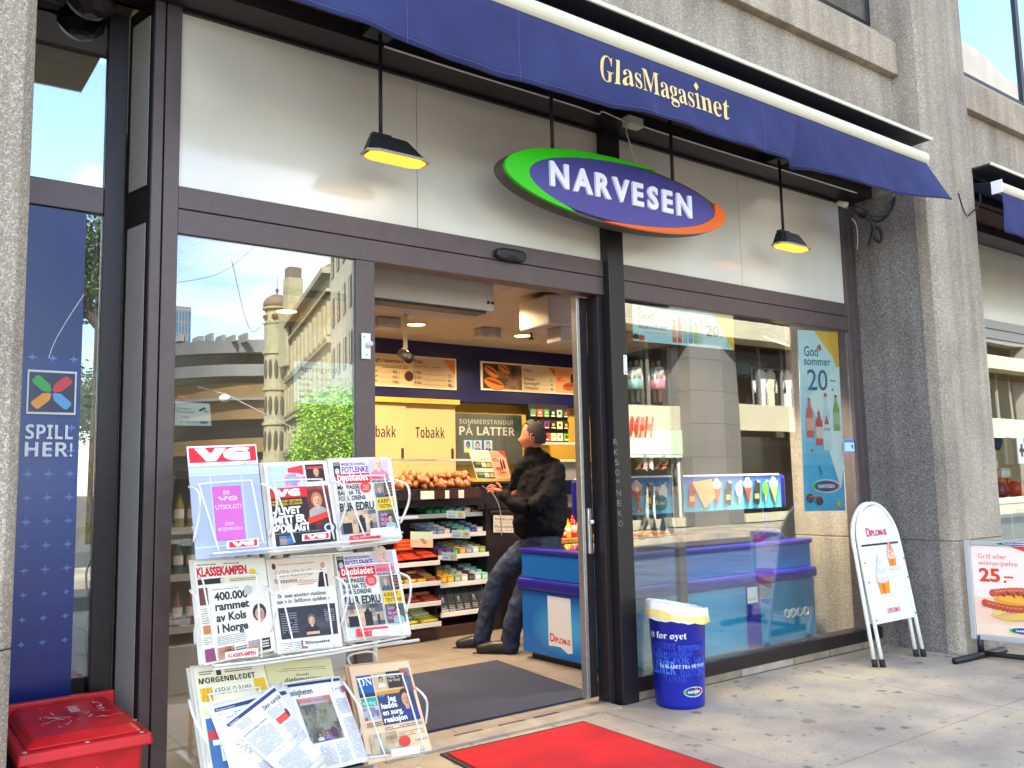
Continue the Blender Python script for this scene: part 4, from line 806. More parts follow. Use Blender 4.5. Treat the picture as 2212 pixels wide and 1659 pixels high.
def f_dn(P):
    P.rect(0,0,1,1,hx('f0cfa8')); P.rect(.07,.70,.32,.89,hx('1c5fa8')); P.text('DN',.09,.78,.22,.075,(.9,.92,.95),'serif'); P.rect(.07,.66,.32,.70,hx('1f3350')); P.rect(.08,.56,.32,.65,hx('2fa59a')); P.text('l\u00f8rdag',.10,.58,.20,.04,hx('c9ece4')); P.photo(.08,.42,.32,.55,[hx('d9a088'),hx('5c6f9a'),hx('b8c4d4'),hx('a85a3a')],5,4)
    P.rect(.35,.72,.56,.90,hx('cdbb9c')); P.bust(.46,.74,.12,hx('4a3a2c'),hx('d8b294'),hx('e4dccc')); P.rect(.56,.72,.80,.90,hx('40302c')); P.text('Hjelp, vi',.58,.83,.18,.03,(.85,.82,.75)); P.text('har ferie!',.58,.79,.19,.03,(.85,.82,.75)); P.photo(.80,.66,.96,.92,[hx('2f7a86'),hx('28507a'),hx('c8464a'),hx('3aa08c')],5,6)
    P.rect(.34,.665,.80,.70,hx('d9971f')); P.rect(.34,.345,.94,.66,hx('31406c')); P.bust(.78,.36,.34,hx('4a3528'),hx('cf9f84'),hx('2a3f86')); c=(.92,.9,.86)
    P.text('Jeg',.48,.585,.14,.055,c,'',.03); P.text('hadde',.36,.515,.26,.055,c,'',.03); P.text('en sorg.',.36,.445,.33,.055,c,'',.03); P.text('reaksjon',.36,.37,.37,.055,c,'',.03); P.text('\u201d',.36,.60,.09,.06,hx('4c9ad8'),'',.03)
    P.lines(.08,.35,.32,.40,3,hx('5a4a3c')); P.photo(.08,.07,.50,.27,[hx('7a6a54'),hx('b59a74'),hx('cfc0a0'),hx('8a8f80')],7,5); P.lines(.34,.29,.94,.33,2,hx('6a5846'),.4); P.ell(.60,.15,.09,.055,hx('d63c30')); P.text('TANNUM',.76,.12,.2,.028,hx('77685a')); P.lines(.53,.20,.94,.26,3,hx('8a7660'),.35)
paper((753.5,1440),(881.5,1427),(933,1620),(796,1651),f_dn,'salmon coloured newspaper quoting Jeg hadde en sorg, bottom right pocket',9,col='f0cfa8',edge='dcb58e')
# the open white paper flopped over the bottom row
def sheet(tl,tr,br,bl,yb,yt,fn,A,name='page',bulge=.02,nx=10,ny=10,col='f1f1f4',curl=0):
    TL,TR,BR,BL=ay(yt,*tl),ay(yt,*tr),ay(yb,*br),ay(yb,*bl); n=((BR-BL).cross(TL-BL)).normalized()
    def f(u,v,h):
        p=(BL*(1-u)+BR*u)*(1-v)+(TL*(1-u)+TR*u)*v
        return p+n*(h+bulge*math.sin(math.pi*u)*math.sin(math.pi*min(1,v+.15))+ (curl*max(0,u-.8)**2*25 if curl else 0))
    m=MB(); vs=[f(i/nx,j/ny,0) for j in range(ny+1) for i in range(nx+1)]
    m.add(vs,[(j*(nx+1)+i,j*(nx+1)+i+1,(j+1)*(nx+1)+i+1,(j+1)*(nx+1)+i) for j in range(ny) for i in range(nx)],hx(col))
    o=m.build(name,'print',A,smooth=True,recalc=False); md=o.modifiers.new('thick','SOLIDIFY'); md.thickness=.002; md.offset=-1
    P=Print(fn=f,lift=.0012); P.asp=(BR-BL).length/(TL-BL).length; fn(P); P.build('print',A)
A=T('open_newspaper',ay(YB,600,1650),'open white broadsheet flopped across the bottom row of the rack','newspaper')
navy=hx('2c3474'); gr=hx('8d8d93')
def f_r(P):
    for i in range(8): P.rect(.10+i*.11,.945,.21+i*.11,.975,navy)
    P.text('Virkeligheten',.04,.84,.46,.06,hx('2a2a2e'),'sansb',-.004)
    P.photo(.22,.30,.74,.80,[hx('6c6a5c'),hx('4f4f45'),hx('8c8878'),hx('5f6a50'),hx('9a8f88')],16,13); P.photo(.24,.72,.74,.80,[hx('c98a80'),hx('9aa7bb'),hx('cf6a60'),hx('7f8f7a')],8,3); P.rect(.22,.30,.74,.37,hx('8f9096'))
    P.bust(.50,.32,.10,hx('4a3830'),hx('b58a70'),hx('7a6ac0')); P.bust(.60,.33,.11,hx('2c221e'),hx('b58a70'),hx('7a3f90')); P.rect(.56,.33,.65,.42,hx('5a3050')); P.bust(.37,.31,.10,hx('3a3028'),hx('b58a70'),hx('b8c6d8'))
    P.lines(.79,.56,.97,.74,14,gr,.4); P.lines(.79,.05,.97,.52,34,gr,.4); P.lines(.30,.04,.52,.27,18,gr,.4); P.lines(.55,.04,.75,.27,18,gr,.4); P.text('DEBATT',.80,.84,.12,.02,K); P.rect(.93,.80,.99,.87,hx('8c5a72'))
sheet((594,1478),(733.5,1460),(797,1643),(664,1676),3.135,3.30,f_r,A,bulge=.006)
def f_l(P):
    for i in range(10): P.rect(.06+i*.09,.91,.15+i*.09,.95,navy)
    P.text('Dagsavisen',.08,.918,.22,.018,(.8,.8,.85)); P.rect(.08,.78,.85,.90,hx('dfe2ee')); P.text('\u201d',.09,.84,.04,.04,hx('c0344a')); P.lines(.16,.80,.80,.88,4,gr); P.text('\u2022 Noter:',.10,.72,.14,.02,K)
    P.lines(.45,.62,.9,.68,3,gr); P.text('V\u00c5RSLIPP',.22,.60,.20,.022,K)
    for i in range(40): P.ell(.22+random.uniform(-.08,.10),.45+random.uniform(-.12,.10),.008,.006,hx('6a6a6a'),5)
    P.lines(.3,.10,.9,.30,12,gr,.4)
sheet((447,1525),(620,1480),(690,1690),(520,1716),3.13,3.28,f_l,A,bulge=.008)
def f_c(P):
    for i in range(10): P.grid(.02+i*.096,.93,.02+(i+1)*.096,.97,navy,3)
    P.text('Dagsavisen',.05,.935,.18,.022,(.8,.8,.85)); P.text('Den vanskelige',.66,.78,.40,.07,hx('2a2a2e'),'sansb',-.004) if False else P.text('Den vansk',.62,.83,.36,.055,hx('2a2a2e'),'sansb',-.004)
    P.lines(.10,.82,.36,.90,5,gr,.4); P.text('Kommunevalget utsettes',.06,.74,.50,.025,hx('55555a'),'sansb'); P.lines(.06,.44,.56,.72,18,gr,.4); P.text('\u201d',.22,.36,.05,.05,hx('b02a40')); P.text('N\u00e5r ingen tror p\u00e5 det, blir det',.30,.385,.5,.02,K); P.lines(.12,.05,.72,.33,20,gr,.4); P.lines(.62,.70,.92,.81,7,gr,.4); P.rect(.66,.60,.94,.68,hx('d8483c')); P.ell(.92,.66,.03,.05,hx('4a3a34')); P.lines(.70,.30,.98,.58,16,gr,.4); P.text('Fri flyt!',.60,.03,.10,.02,K)
sheet((482,1563),(592,1479),(698,1640),(640,1700),3.08,3.245,f_c,A,'curled_page',bulge=.022,curl=0.0)
c0=ay(3.075,640,1690); c1=ay(3.075,697,1640)
MB().tube([c0,c1],[.010,.016],10).build('page_roll','paper_edge',A,smooth=True)
# ================================================================ WINDOW POSTERS
def poster(name,tl,tr,br,bl,y,fn,label,col='f3f3f0',cat='poster',th=.0015,mm='print_gloss'):
    TL,TR,BR,BL=[ay(y,*p) for p in (tl,tr,br,bl)]
    A=T(name,(BL+BR)/2,label,cat); MB().slab(BL,BR,TR,TL,(0,th,0),hx(col)).build('sheet',mm,A,recalc=True)
    P=Print(TL,TR,BR,BL,lift=.0005); fn(P); P.build('print',A,mat=mm); return A
def bottle(P,u,v,w,h,c,cap,lab=None):
    P.poly([(u-w/2,v),(u+w/2,v),(u+w/2,v+h*.62),(u+w*.2,v+h*.80),(u+w*.18,v+h*.93),(u-w*.18,v+h*.93),(u-w*.2,v+h*.80),(u-w/2,v+h*.62)],c); P.rect(u-w*.2,v+h*.93,u+w*.2,v+h,cap)
    P.rect(u-w/2,v+h*.18,u+w/2,v+h*.5,lab or tuple(q*.6+.3 for q in c))
YW=3.925; tq=hx('bfe4ea'); yl=hx('f6c417')
def p_h(P):
    P.rect(0,0,1,1,tq); P.poly([(.30,1),(.80,1),(1,.0),(.45,.0)],hx('d9f1f1')); P.poly([(.0,1),(.42,1),(.30,.55),(0,.62)],hx('d3eef0')); P.poly([(.78,1),(1,1),(1,0),(.985,0)],yl); P.poly([(.88,.72),(1,.72),(1,0)],hx('f2b40c'))
    P.text('God',.05,.62,.14,.20,hx('5d98ab'),'',.012); P.text('sommer',.05,.36,.27,.15,hx('1c5c86'),'',.012); P.lines(.05,.25,.32,.29,1,hx('7fa8b8'))
    for i,(c,cp) in enumerate((('e2603a','d83a2a'),('e0443c','e8d8c8'),('7fc8b8','2f9a8a'),('4c9ec4','d8443a'),('7fc242','3a3a3a'),('b8dcd8','3c8a9c'))): bottle(P,.385+i*.053,.06+.05*(i%2)*0,.040,.72 if i%2 else .62,hx(c),hx(cp))
    P.text('20',.70,.34,.135,.30,hx('1c5c86'),'',.01); P.rect(.85,.46,.88,.50,hx('5d98ab')); P.ell(.86,.35,.008,.03,hx('5d98ab')); P.ell(.02,.12,.03,.07,hx('3a3030')); P.ell(.07,.10,.03,.07,hx('c8443a')); P.text('\u2693',.91,.08,.04,.20,hx('6a94a6'))
    P.ell(.055,.9,.012,.05,hx('ef7a52')); P.ell(.32,.78,.01,.03,yl)
poster('summer_banner',(1365.6,656),(1583.8,683.5),(1586,756.5),(1368,735.7),YW,p_h,'pale blue God sommer banner along the top of the right window')
def p_v(P):
    P.rect(0,0,1,1,hx('6cc6e2')); 
    for i in range(16): P.rect(0,i/16,1,(i+1)/16,tuple(a+(b-a)*min(1,max(0,(i-3)/9)) for a,b in zip(hx('2fb4e4'),hx('d4f2f6'))))
    P.poly([(.40,1),(1,1),(1,.80)],yl); P.poly([(.70,1),(1,1),(1,.72)],hx('f1b60a')); P.poly([(.95,.80),(1,.80),(1,.25),(.90,.12),(.62,.35),(.20,.62)],hx('eafafa'))
    P.text('God',.13,.855,.34,.055,hx('1f6588'),'',.012); P.text('sommer',.12,.805,.66,.045,hx('1f6588'),'',.012); P.ell(.52,.905,.04,.02,hx('dc4a3c'),16,.5)
    P.text('20',.18,.665,.50,.115,hx('1f5f88'),'',.006); P.rect(.74,.715,.88,.725,hx('7fa8b4')); P.ell(.80,.67,.03,.009,hx('7fa8b4'))
    bottle(P,.20,.40,.17,.22,hx('e2573a'),hx('d8402c'),hx('f2a98a')); bottle(P,.42,.36,.17,.20,hx('d8403a'),hx('f0d8c8'),hx('f2d0b8')); bottle(P,.60,.33,.20,.32,hx('cfe9ee'),hx('e85a48'),hx('e4f2f2')); bottle(P,.86,.44,.16,.20,hx('8fae44'),hx('4a5a2c'))
    P.text('NOISY',.35,.41,.13,.028,hx('f6efe4')); P.text('isklar',.52,.44,.17,.022,hx('2f4f66')); P.poly([(.60,.53),(.54,.475),(.66,.475)],hx('dc4438'))
    P.ell(.22,.33,.03,.008,hx('e0503c')); P.text('\u2605',.74,.015,.14,.045,yl); P.text('\u2605',.82,.60,.10,.03,yl); P.ell(.12,.07,.09,.025,hx('2c2a2c')); P.ell(.34,.055,.09,.025,hx('2c2a2c')); P.rect(.1,.075,.4,.083,hx('e0543c')); logo(P,.52,.135,.62,.062)
    P.ell(.40,.22,.02,.03,hx('2a7fa8'),10,.4)
poster('summer_poster',(1722,712.5),(1808,717.5),(1826.6,1103),(1738,1104.5),YW,p_v,'tall turquoise God sommer poster at the right end of the right window')
poster('blue_sticker',(1822,950),(1845,950),(1847,977),(1824,977),3.896,lambda P:(P.rect(0,0,1,1,hx('3d93e0')),P.rect(.08,.08,.95,.78,hx('cfe6f8')),P.poly([(.62,.5),(.88,.2),(.84,.62)],hx('3d6fc0'))),'small blue and white sticker near the right frame of the window',cat='sticker')
for (a,b,c,d,fn,lb) in ((1347,876,1358,889,lambda P:(P.rect(0,0,1,1,hx('6a6870')),P.rect(.1,.4,.4,.6,hx('c04050'))),'tiny grey sticker beside the black post, uppermost of three'),(1347,890,1357,918,lambda P:(P.rect(0,0,1,1,hx('2c2a28')),P.text('ALARM',.1,.62,.8,.14,(.8,.8,.8)),P.lines(.1,.25,.9,.5,2,(.7,.7,.7))),'black alarm sticker beside the black post, middle of three'),(1347,919,1357,932,lambda P:(P.rect(0,0,1,1,hx('ecd62c')),P.rect(.1,.4,.9,.6,K)),'yellow sticker beside the black post, lowest of three')):
    poster('door_sticker',(a,b),(c,b+1),(c,d+1),(a,d),3.897,fn,lb,cat='sticker')
def p_open(P):
    P.rect(0,0,1,1,hx('eef0dc')); P.text('\u00c5pningstid',.07,.76,.66,.13,hx('4c5046'),'',.012)
    for i,t in enumerate(('Mandag - Torsdag','Fredag','L\u00f8rdag','S\u00f8ndag')): P.text(t,.08,.56-i*.14,.055*len(t)*.62,.08,hx('5c6056'),'',.008); P.text(('07-23','07-24','09-24','10-23')[i],.74,.56-i*.14,.2,.08,hx('5c6056'))
poster('opening_hours_sheet',(634,779),(760,786),(762,874),(636,872),YW,p_open,'white sheet of opening hours headed \u00c5pningstid in the left window')
def p_tv(P):
    P.text('Omr\u00e5det er',.02,.68,.46,.10,hx('4a4a48')); P.text('TV-overv\u00e5ket',.02,.54,.54,.10,hx('4a4a48')); P.text('N 844',.17,.32,.22,.10,K,'',-.01); P.text('913 928 534',.14,.12,.46,.10,K,'',-.01); P.ell(.79,.15,.12,.055,hx('22308f')); P.rect(.70,.13,.88,.17,hx('b8bcd8'))
    P.poly([(.64,.68),(.84,.84),(.88,.76),(.70,.62)],hx('3a3f30')); P.poly([(.80,.66),(.92,.58),(.92,.62),(.82,.70)],hx('6a6a66'))
poster('camera_notice',(379,867.5),(453,872),(457,920),(377,919),YW,p_tv,'white TV-overv\u00e5ket notice with camera drawing, low in the left window',col='f2f5ea',cat='notice')
poster('red_sticker',(383,853),(400,853),(400,862),(383,862),YW,lambda P:(P.rect(0,0,1,1,hx('c8343c')),P.lines(.1,.5,.9,.9,1,hx('e8b0b0'))),'small red sticker above the camera notice in the left window',cat='sticker')
# ---- betting film in the narrow left bay
FB=4.117
A=T('window_film',(.56,FB,.3),'dark blue SPILL HER! window film with starry pattern in the narrow left bay','window film')
x0,x1=.4035,.728; z0,z1=.06,2.517
MB().slab((x0,FB,z0),(x1,FB,z0),(x1,FB,z1),(x0,FB,z1),(0,.003,0),hx('232f72')).build('film','print_gloss',A)
P=Print((.472,FB,z1),(.7275,FB,z1),(.7275,FB,z0),(.472,FB,z0),lift=.0006); H=z1-z0
def vz_(z): return (z-z0)/H
def uu(x): return (x-.472)/(.7275-.472)
for i in range(14):
    a=.55+(1.86-.55)*i/14; P.rect(0,vz_(a),1,vz_(a+(1.86-.55)/14),tuple(p+(q-p)*(1-abs(i-8)/8) for p,q in zip(hx('22307a'),hx('234c94'))))
st=hx('5b86cf')
def star(u,z,k=.022): P.poly([(u,vz_(z+k)),(u+.012,vz_(z+.006)),(u+k/.2555,vz_(z)),(u+.012,vz_(z-.006)),(u,vz_(z-k)),(u-.012,vz_(z-.006)),(u-k/.2555,vz_(z)),(u-.012,vz_(z+.006))],st)
for r in range(13):
    z=1.862-r*.098
    for u in (.26,.56,.88):
        if 1.60<z<1.82 : continue
        star(u,z,.020 if r<10 else .015)
zc,hh=1.715,.088; P.rect(.20,vz_(zc-hh-.005),.93,vz_(zc+hh+.005),(.75,.78,.85)); P.rect(.225,vz_(zc-hh+.004),.905,vz_(zc+hh-.004),hx('1d2350'))
def lobe(a,c):
    cu,cz=.565,zc; d=V((math.cos(a),math.sin(a),0)); n=V((-d.y,d.x,0)); q=[]
    for t,w in ((.012,.008),(.045,.030),(.125,.030),(.137,.02),(.137,-.02),(.125,-.030),(.045,-.030),(.012,-.008)):
        p=d*t+n*w; q.append((cu+p.x*.66/.2555,vz_(cz+p.y*.66)))
    P.poly(q,c)
lobe(math.radians(42),hx('e02a34')); lobe(math.radians(138),hx('2fae4c')); lobe(math.radians(222),hx('f2a31c')); lobe(math.radians(318),hx('5aa9e6'))
P.text('SPILL',.20,vz_(1.518),.70,.058/H,(.72,.78,.9),'sansb'); P.text('HER!',.20,vz_(1.445),.70,.058/H,(.72,.78,.9),'sansb')
P.build('print',A,mat='print_gloss')
MB().tube(curve([(x1-.0,4.116,2.15),(.66,4.116,2.02),(.62,4.116,1.93),(.60,4.116,1.86)]),.0018,4).build('tear','white_plastic',A)
def p_piz(P):
    P.rect(0,0,1,1,hx('cfc9bd')); P.rect(.10,.02,.92,.96,hx('ecdcba')); P.photo(.10,.02,.92,.62,[hx('e8c48c'),hx('f0d9a8'),hx('e9a860'),hx('d98a6a'),hx('eedfc0')],8,12)
    P.ell(.62,.55,.26,.10,hx('e89a4a')); P.ell(.60,.55,.17,.06,hx('f0cf9a')); P.ell(.42,.36,.28,.09,hx('e8b44a')); P.ell(.44,.36,.18,.05,hx('d88c6c')); P.poly([(.2,.14),(.85,.24),(.88,.16),(.3,.06)],hx('eec23c')); P.text('TIMMY',.40,.12,.4,.04,hx('b02a2a'))
    P.text('ret\u00e6D',.25,.85,.5,.03,hx('8a7a64')); P.text('mokevyn',.2,.80,.6,.03,hx('8a7a64'))
TL,TR,BR,BL=ay(4.17,168,800),ay(4.17,238,812),ay(4.17,222,1190),ay(4.17,155,1195)
A=T('food_poster',(BL+BR)/2,'pale food poster seen from behind beside the blue film','poster'); MB().slab(BL,BR,TR,TL,(0,.003,0),hx('cfc9bd')).build('sheet','print',A); P=Print(TL,TR,BR,BL); p_piz(P); P.build('print',A)
bx('counter_unit','grey_plastic',None,.25,4.5,.02,.87,4.9,1.55,label='pale grey cabinet standing behind the food poster in the left bay',cat='cabinet')
# ================================================================ KIOSK INTERIOR
def lamp_down(x,y,z=2.79,e=34):
    A=T('downlight',(x,y,z),'round recessed warm ceiling downlight inside the kiosk','ceiling light','recessed downlights in the kiosk ceiling')
    MB().lathe([(.112,-.001),(.115,-.010),(.095,-.012),(.088,-.001)],(x,y,z),24).build('ring','aluminium',A,smooth=True); MB().lathe([(.086,-.003),(.05,-.005)],(x,y,z),20).build('bulb','lamp_on',A)
    l=bpy.data.lights.new('downlight_light','AREA'); l.shape='DISK'; l.size=.17; l.energy=e; l.color=(1,.75,.47); l.spread=math.radians(150)
    o=bpy.data.objects.new('downlight_light',l); C.objects.link(o); o.parent=A; o.location=(0,0,-.03); return A
DL=[(4.10,7.05),(5.37,7.07),(2.83,7.05),(1.6,7.05),(2.6,5.3),(3.95,5.75),(3.1,6.1),(6.6,7.05)]
for i,(x,y) in enumerate(DL):
    o=lamp_down(x,y,e=7.5)
    o['label']=['round downlight above the tobacco cupboards, left of the two plainly visible','round downlight above the hot dog menu board, right of the two plainly visible'][i] if i<2 else o['label']
# air curtain over the door
b=ay(4.28,1069,673); A=T('air_curtain',(3.0,4.35,b.z),'long pale metal air curtain hanging just inside above the doorway','air curtain')
bx('housing','grey_wall',A,1.7,4.28,b.z,b.x,4.62,2.66,.012); bx('outlet','black',A,1.7,4.285,b.z-.016,b.x-.06,4.40,b.z-.001); bx('upper_flap','grey_wall',A,1.7,4.262,2.50,b.x-.05,4.279,2.66,.003)
for x in (b.x-.05,b.x-.02,2.2): MB().lathe([(.010,4.272),(.010,4.2795)],(x,0,b.z+.05),10,axis=1).build('screw','dark_metal',A)
for x in (b.x-.08,2.17): bx('bracket','dark_metal',A,x,4.255,2.50,x+.012,4.261,2.57)
p0,p1=ay(5.2,1186,634),ay(5.2,1244,706); A=T('ceiling_speaker',((p0.x+p1.x)/2,5.2,p1.z),'grey boxy unit hanging from the ceiling near the right door edge','speaker')
bx('case','grey_wall',A,p0.x,5.2,p1.z,p1.x,5.6,p0.z,.02); MB().tube([((p0.x+p1.x)/2,5.4,p0.z),((p0.x+p1.x)/2,5.4,2.79)],.03,8).build('stem','grey_wall',A); bx('nozzle','grey_wall',A,p1.x-.14,5.22,p1.z-.12,p1.x-.02,5.4,p1.z-.001,.01)
for (px,py,lb) in ((838,728,'white emergency light on the ceiling, further left'),(1057,747,'white emergency light on the ceiling between the two downlights')):
    p=ay(6.9,px,py); A=T('emergency_light',(p.x,6.9,2.66),lb,'ceiling light'); bx('case','grey_plastic',A,p.x-.12,6.85,2.69,p.x+.12,7.0,2.79,.02); 
    for k in (-.03,0,.03): MB().blob((p.x+k,6.846,2.715),.008,.006,.008,8,5).build('indicator','white_plastic',A,smooth=True)
p=ay(6.6,876,770); A=T('security_camera',(p.x,6.6,p.z),'dark security camera on a pale stem in front of the pizza menu','camera')
MB().tube([(p.x,6.6,2.79),(p.x,6.6,p.z+.06)],.02,10).build('stem','cream_bar',A,smooth=True); MB().tube([(p.x-.0,6.66,p.z+.04),(p.x-.01,6.52,p.z-.03)],.045,12).build('body','dark_metal',A,smooth=True); MB().tube([(p.x-.01,6.519,p.z-.031),(p.x-.011,6.505,p.z-.038)],.03,12).build('lens','black',A,smooth=True)
p=ay(6.8,1148,750); A=T('sprinkler',(p.x,6.8,2.70),'small dark sprinkler head on the ceiling','sprinkler'); MB().lathe([(.022,.0),(.03,.012),(.012,.018),(.012,.09)],(p.x,6.8,2.70),10).build('head','black',A)
p=ay(5.0,1330,700)
# menu boards
def bun(P,u,v,w,a,c=hx('d9822c')):
    P.ell(u,v,w,w*.46*P.asp,hx('8a4a20'),18,a); P.ell(u,v,w*.95,w*.40*P.asp,c,18,a); P.ell(u,v+w*.12*P.asp,w*.86,w*.12*P.asp,hx('8c3216'),14,a)
YM=7.882; cream=hx('e9cf9c')
def m1(P):
    P.rect(0,0,1,1,cream); P.rect(.775,0,.995,1,hx('cdb892')) if False else None; P.rect(.66,.02,.995,.98,hx('d3bd94')); P.poly([(.90,.98),(.995,.98),(.995,.45)],hx('e07b2a'))
    P.text('Valgfri bakervare',.335,.76,.25,.12,K,'',.01); P.lines(.335,.58,.62,.68,2,hx('55452f')); 
    for i,(a,b) in enumerate((('5 for','40,-'),('8 for','60,-'),('10 for','100,-'))): P.text(a,.345,.42-i*.16,.055,.10,K,'',.01); P.text(b,.505,.40-i*.16,.058,.10,K,'',.01); P.rect(.405,.42-i*.16,.50,.43-i*.16,hx('8a7450'))
    P.ell(.63,.34,.035,.17,hx('5a2018'),12); P.text('Pizza',.672,.80,.065,.12,K,'',.01); P.lines(.672,.68,.88,.71,1,hx('55452f'))
    for i,(a,b) in enumerate((('1 for','27,-'),('2 for','41,-'),('4 for','78,-'))): P.text(a,.672,.44-i*.17,.055,.10,K,'',.01); P.text(b,.935,.38-i*.165,.045,.10,K,'',.01); P.rect(.735,.43-i*.17,.92,.44-i*.17,hx('8a7450'))
def m2(P):
    P.rect(0,0,1,1,cream); P.rect(.01,.03,.37,.97,hx('35231a')); P.photo(.15,.03,.37,.97,[hx('2c1c14'),hx('5a3a24'),hx('8a6a48'),hx('3a2a20')],7,7)
    bun(P,.09,.66,.075,-.5); bun(P,.205,.80,.06,-.5); bun(P,.11,.22,.095,-.25); 
    P.rect(.37,.03,.70,.97,hx('d8c49c')); P.poly([(.63,.97),(.70,.97),(.70,.62)],hx('e0652a')); P.text('P\u00f8lser',.39,.76,.08,.12,K,'',.01)
    for i,(a,b,w) in enumerate((('Wiener','31,-',.10),('Kj\u00e6mpegrill','41,-',.15),('Ostep\u00f8lse','44,-',.135))): P.text(a,.39,.42-i*.165,w,.11,K,'',.01); P.text(b,.645,.42-i*.165,.042,.10,K,'',.01); P.rect(.55,.43-i*.165,.635,.44-i*.165,hx('8a7450'))
    P.rect(.70,.03,.99,.97,hx('eaa468')); P.text('Grill- eller',.72,.80,.09,.09,hx('e0562a')); P.text('wienermeny',.72,.68,.12,.09,hx('e0562a')); P.text('45,-',.715,.46,.09,.18,hx('d8301c'),'',.02)
    for u in (.87,.915): P.poly([(u-.018,.25),(u+.018,.25),(u+.018,.62),(u+.006,.8),(u-.006,.8),(u-.018,.62)],hx('3a1410')); P.rect(u-.007,.8,u+.007,.87,hx('d8d0c8'))
    bun(P,.84,.28,.07,.1,hx('b85a2a')); bun(P,.91,.16,.06,.2,hx('d99a3c'))
def board(x0,y0,x1,y1,x2,y2,x3,y3,fn,lb):
    TL,TR,BR,BL=ay(YM,x0,y0),ay(YM,x1,y1),ay(YM,x2,y2),ay(YM,x3,y3)
    z1=(TL.z+TR.z)/2; z0=(BL.z+BR.z)/2; X0,X1=(TL.x+BL.x)/2,(TR.x+BR.x)/2
    A=T('menu_board',((X0+X1)/2,YM,z0),lb,'menu board'); bx('frame','steel_white',A,X0-.012,YM,z0-.012,X1+.012,YM+.016,z1+.012,.003); P=Print(V((X0,YM,z1)),V((X1,YM,z1)),V((X1,YM,z0)),V((X0,YM,z0)),lift=.001); fn(P); P.build('print',A)
board(693,755,984,778,984,838.5,693,827,m1,'menu board listing pizza and bakery prices, left on the blue band')
board(1040,783,1262,798,1262,853,1041,839,m2,'menu board with hot dog pictures and 45,- offer, right on the blue band')
# tobacco cupboard
zc0=1.0; zt_=ay(7.86,930,873).z; X=[ay(7.86,q,900).x for q in (640,766,875,984)]
A=T('tobacco_cupboard',((X[0]+X[3])/2,7.95,.0),'cream sliding door cupboards lettered Tobakk behind the counter','cupboard')
bx('carcass','cupboard',A,X[0],7.90,.0,X[3]+.02,8.04,2.165); bx('top_rail','yellow_wall',A,X[0],7.80,zt_,X[3]+.02,7.898,zt_+.05)
for i in range(3):
    y=7.86-.02*(i%2); d=bx('sliding_door','cupboard',A,X[i]+.004,y,.9,X[i+1]-.004,y+.018,zt_-.004,.002); bx('grip','dark_metal',d,X[i+1]-.06,y-.004,1.53,X[i+1]-.03,y-.001,1.66)
    xm=(X[i]+X[i+1])/2; w=.36 if i!=1 else .36; zz=ay(7.84,930,946).z
    P=Print(V((xm-.22,y-.001,zz+.16)),V((xm+.20,y-.001,zz+.16)),V((xm+.20,y-.001,zz-.06)),V((xm-.22,y-.001,zz-.06)),lift=.001); P.text('Tobakk',.08,.27,.84,.50,K,'sansb',-.012); P.build('lettering',d)
# stand-up show poster
def p_st(P):
    P.rect(0,0,1,1,hx('3f4541')); P.photo(0,0,1,1,[hx('3a403c'),hx('4b514d'),hx('424844')],8,7)
    g=hx('aeb5b0'); P.text('SOMMERSTANDUP',.09,.80,.80,.085,hx('8f9792'),'sansb'); P.text('P\u00c5 LATTER',.09,.58,.80,.16,g,'sansb')
    for u,h_ in ((.15,hx('1c1a18')),(.28,hx('2a2220')),(.43,hx('2c2420'))): P.rect(u,.24,u+.12,.48,hx('8db4dc')); P.bust(u+.06,.24,.10,h_,hx('8a6a58') if u<.2 else hx('c9a48c'),hx('c9c23c') if u<.2 else hx('2c4470'))
    P.photo(.86,.70,.99,.99,[hx('1f5a48'),hx('2a3a38'),hx('3f4541')],4,4)
TL,BR=ay(7.88,985,891),ay(7.88,1137,1003); A=T('show_poster',((TL.x+BR.x)/2,7.95,BR.z),'dark grey poster of pale capitals over three small portraits on the yellow wall','poster'); bx('board','print',A,TL.x,7.95,BR.z,BR.x,7.975,TL.z)
P=Print(V((TL.x,7.95,TL.z)),V((BR.x,7.95,TL.z)),V((BR.x,7.95,BR.z)),V((TL.x,7.95,BR.z)),lift=.001); p_st(P); P.build('print',A)
# gift card rack
TL,BR=ay(7.7,1146,877),ay(7.7,1233,956); A=T('gift_card_rack',((TL.x+BR.x)/2,7.8,BR.z),'black wall rack holding rows of small colourful gift cards','rack')
bx('panel','black',A,TL.x,7.74,BR.z,BR.x,7.79,TL.z+.03); bx('shelf','grey_plastic',A,TL.x,7.6,BR.z-.03,BR.x,7.79,BR.z-.001)
cols=['2f8a4a','e8451c','2c8a58','18181a','7fa890','2a2a2a','1c1c1c','1a1a20','6a1c6a','1c1c1e','cfc08a','2a2824','1a1a1a','d9cfc0','c8451c','d8c8b0','e2d8c8','6a9a1c']
nw=(BR.x-TL.x)/6
for r in range(3):
    for c in range(6):
        hh=(TL.z-BR.z)/3; xx=TL.x+nw*c; zz=TL.z-hh*(r+1)
        k=MB().box(xx+.008,7.715,zz+.02,xx+nw-.008,7.722,zz+hh-.03,hx(cols[(r*6+c)%18])).build('gift_card','print',A)
        P=Print(V((xx+.008,7.715,zz+hh-.03)),V((xx+nw-.008,7.715,zz+hh-.03)),V((xx+nw-.008,7.715,zz+.02)),V((xx+.008,7.715,zz+.02))); P.ell(.5,.55,.22,.2,hx(random.choice(['e8e8e0','d8a83c','c84a3a','2a2a2a']))); P.rect(.15,.08,.85,.2,hx('d8d8d0')); P.build('print',k)
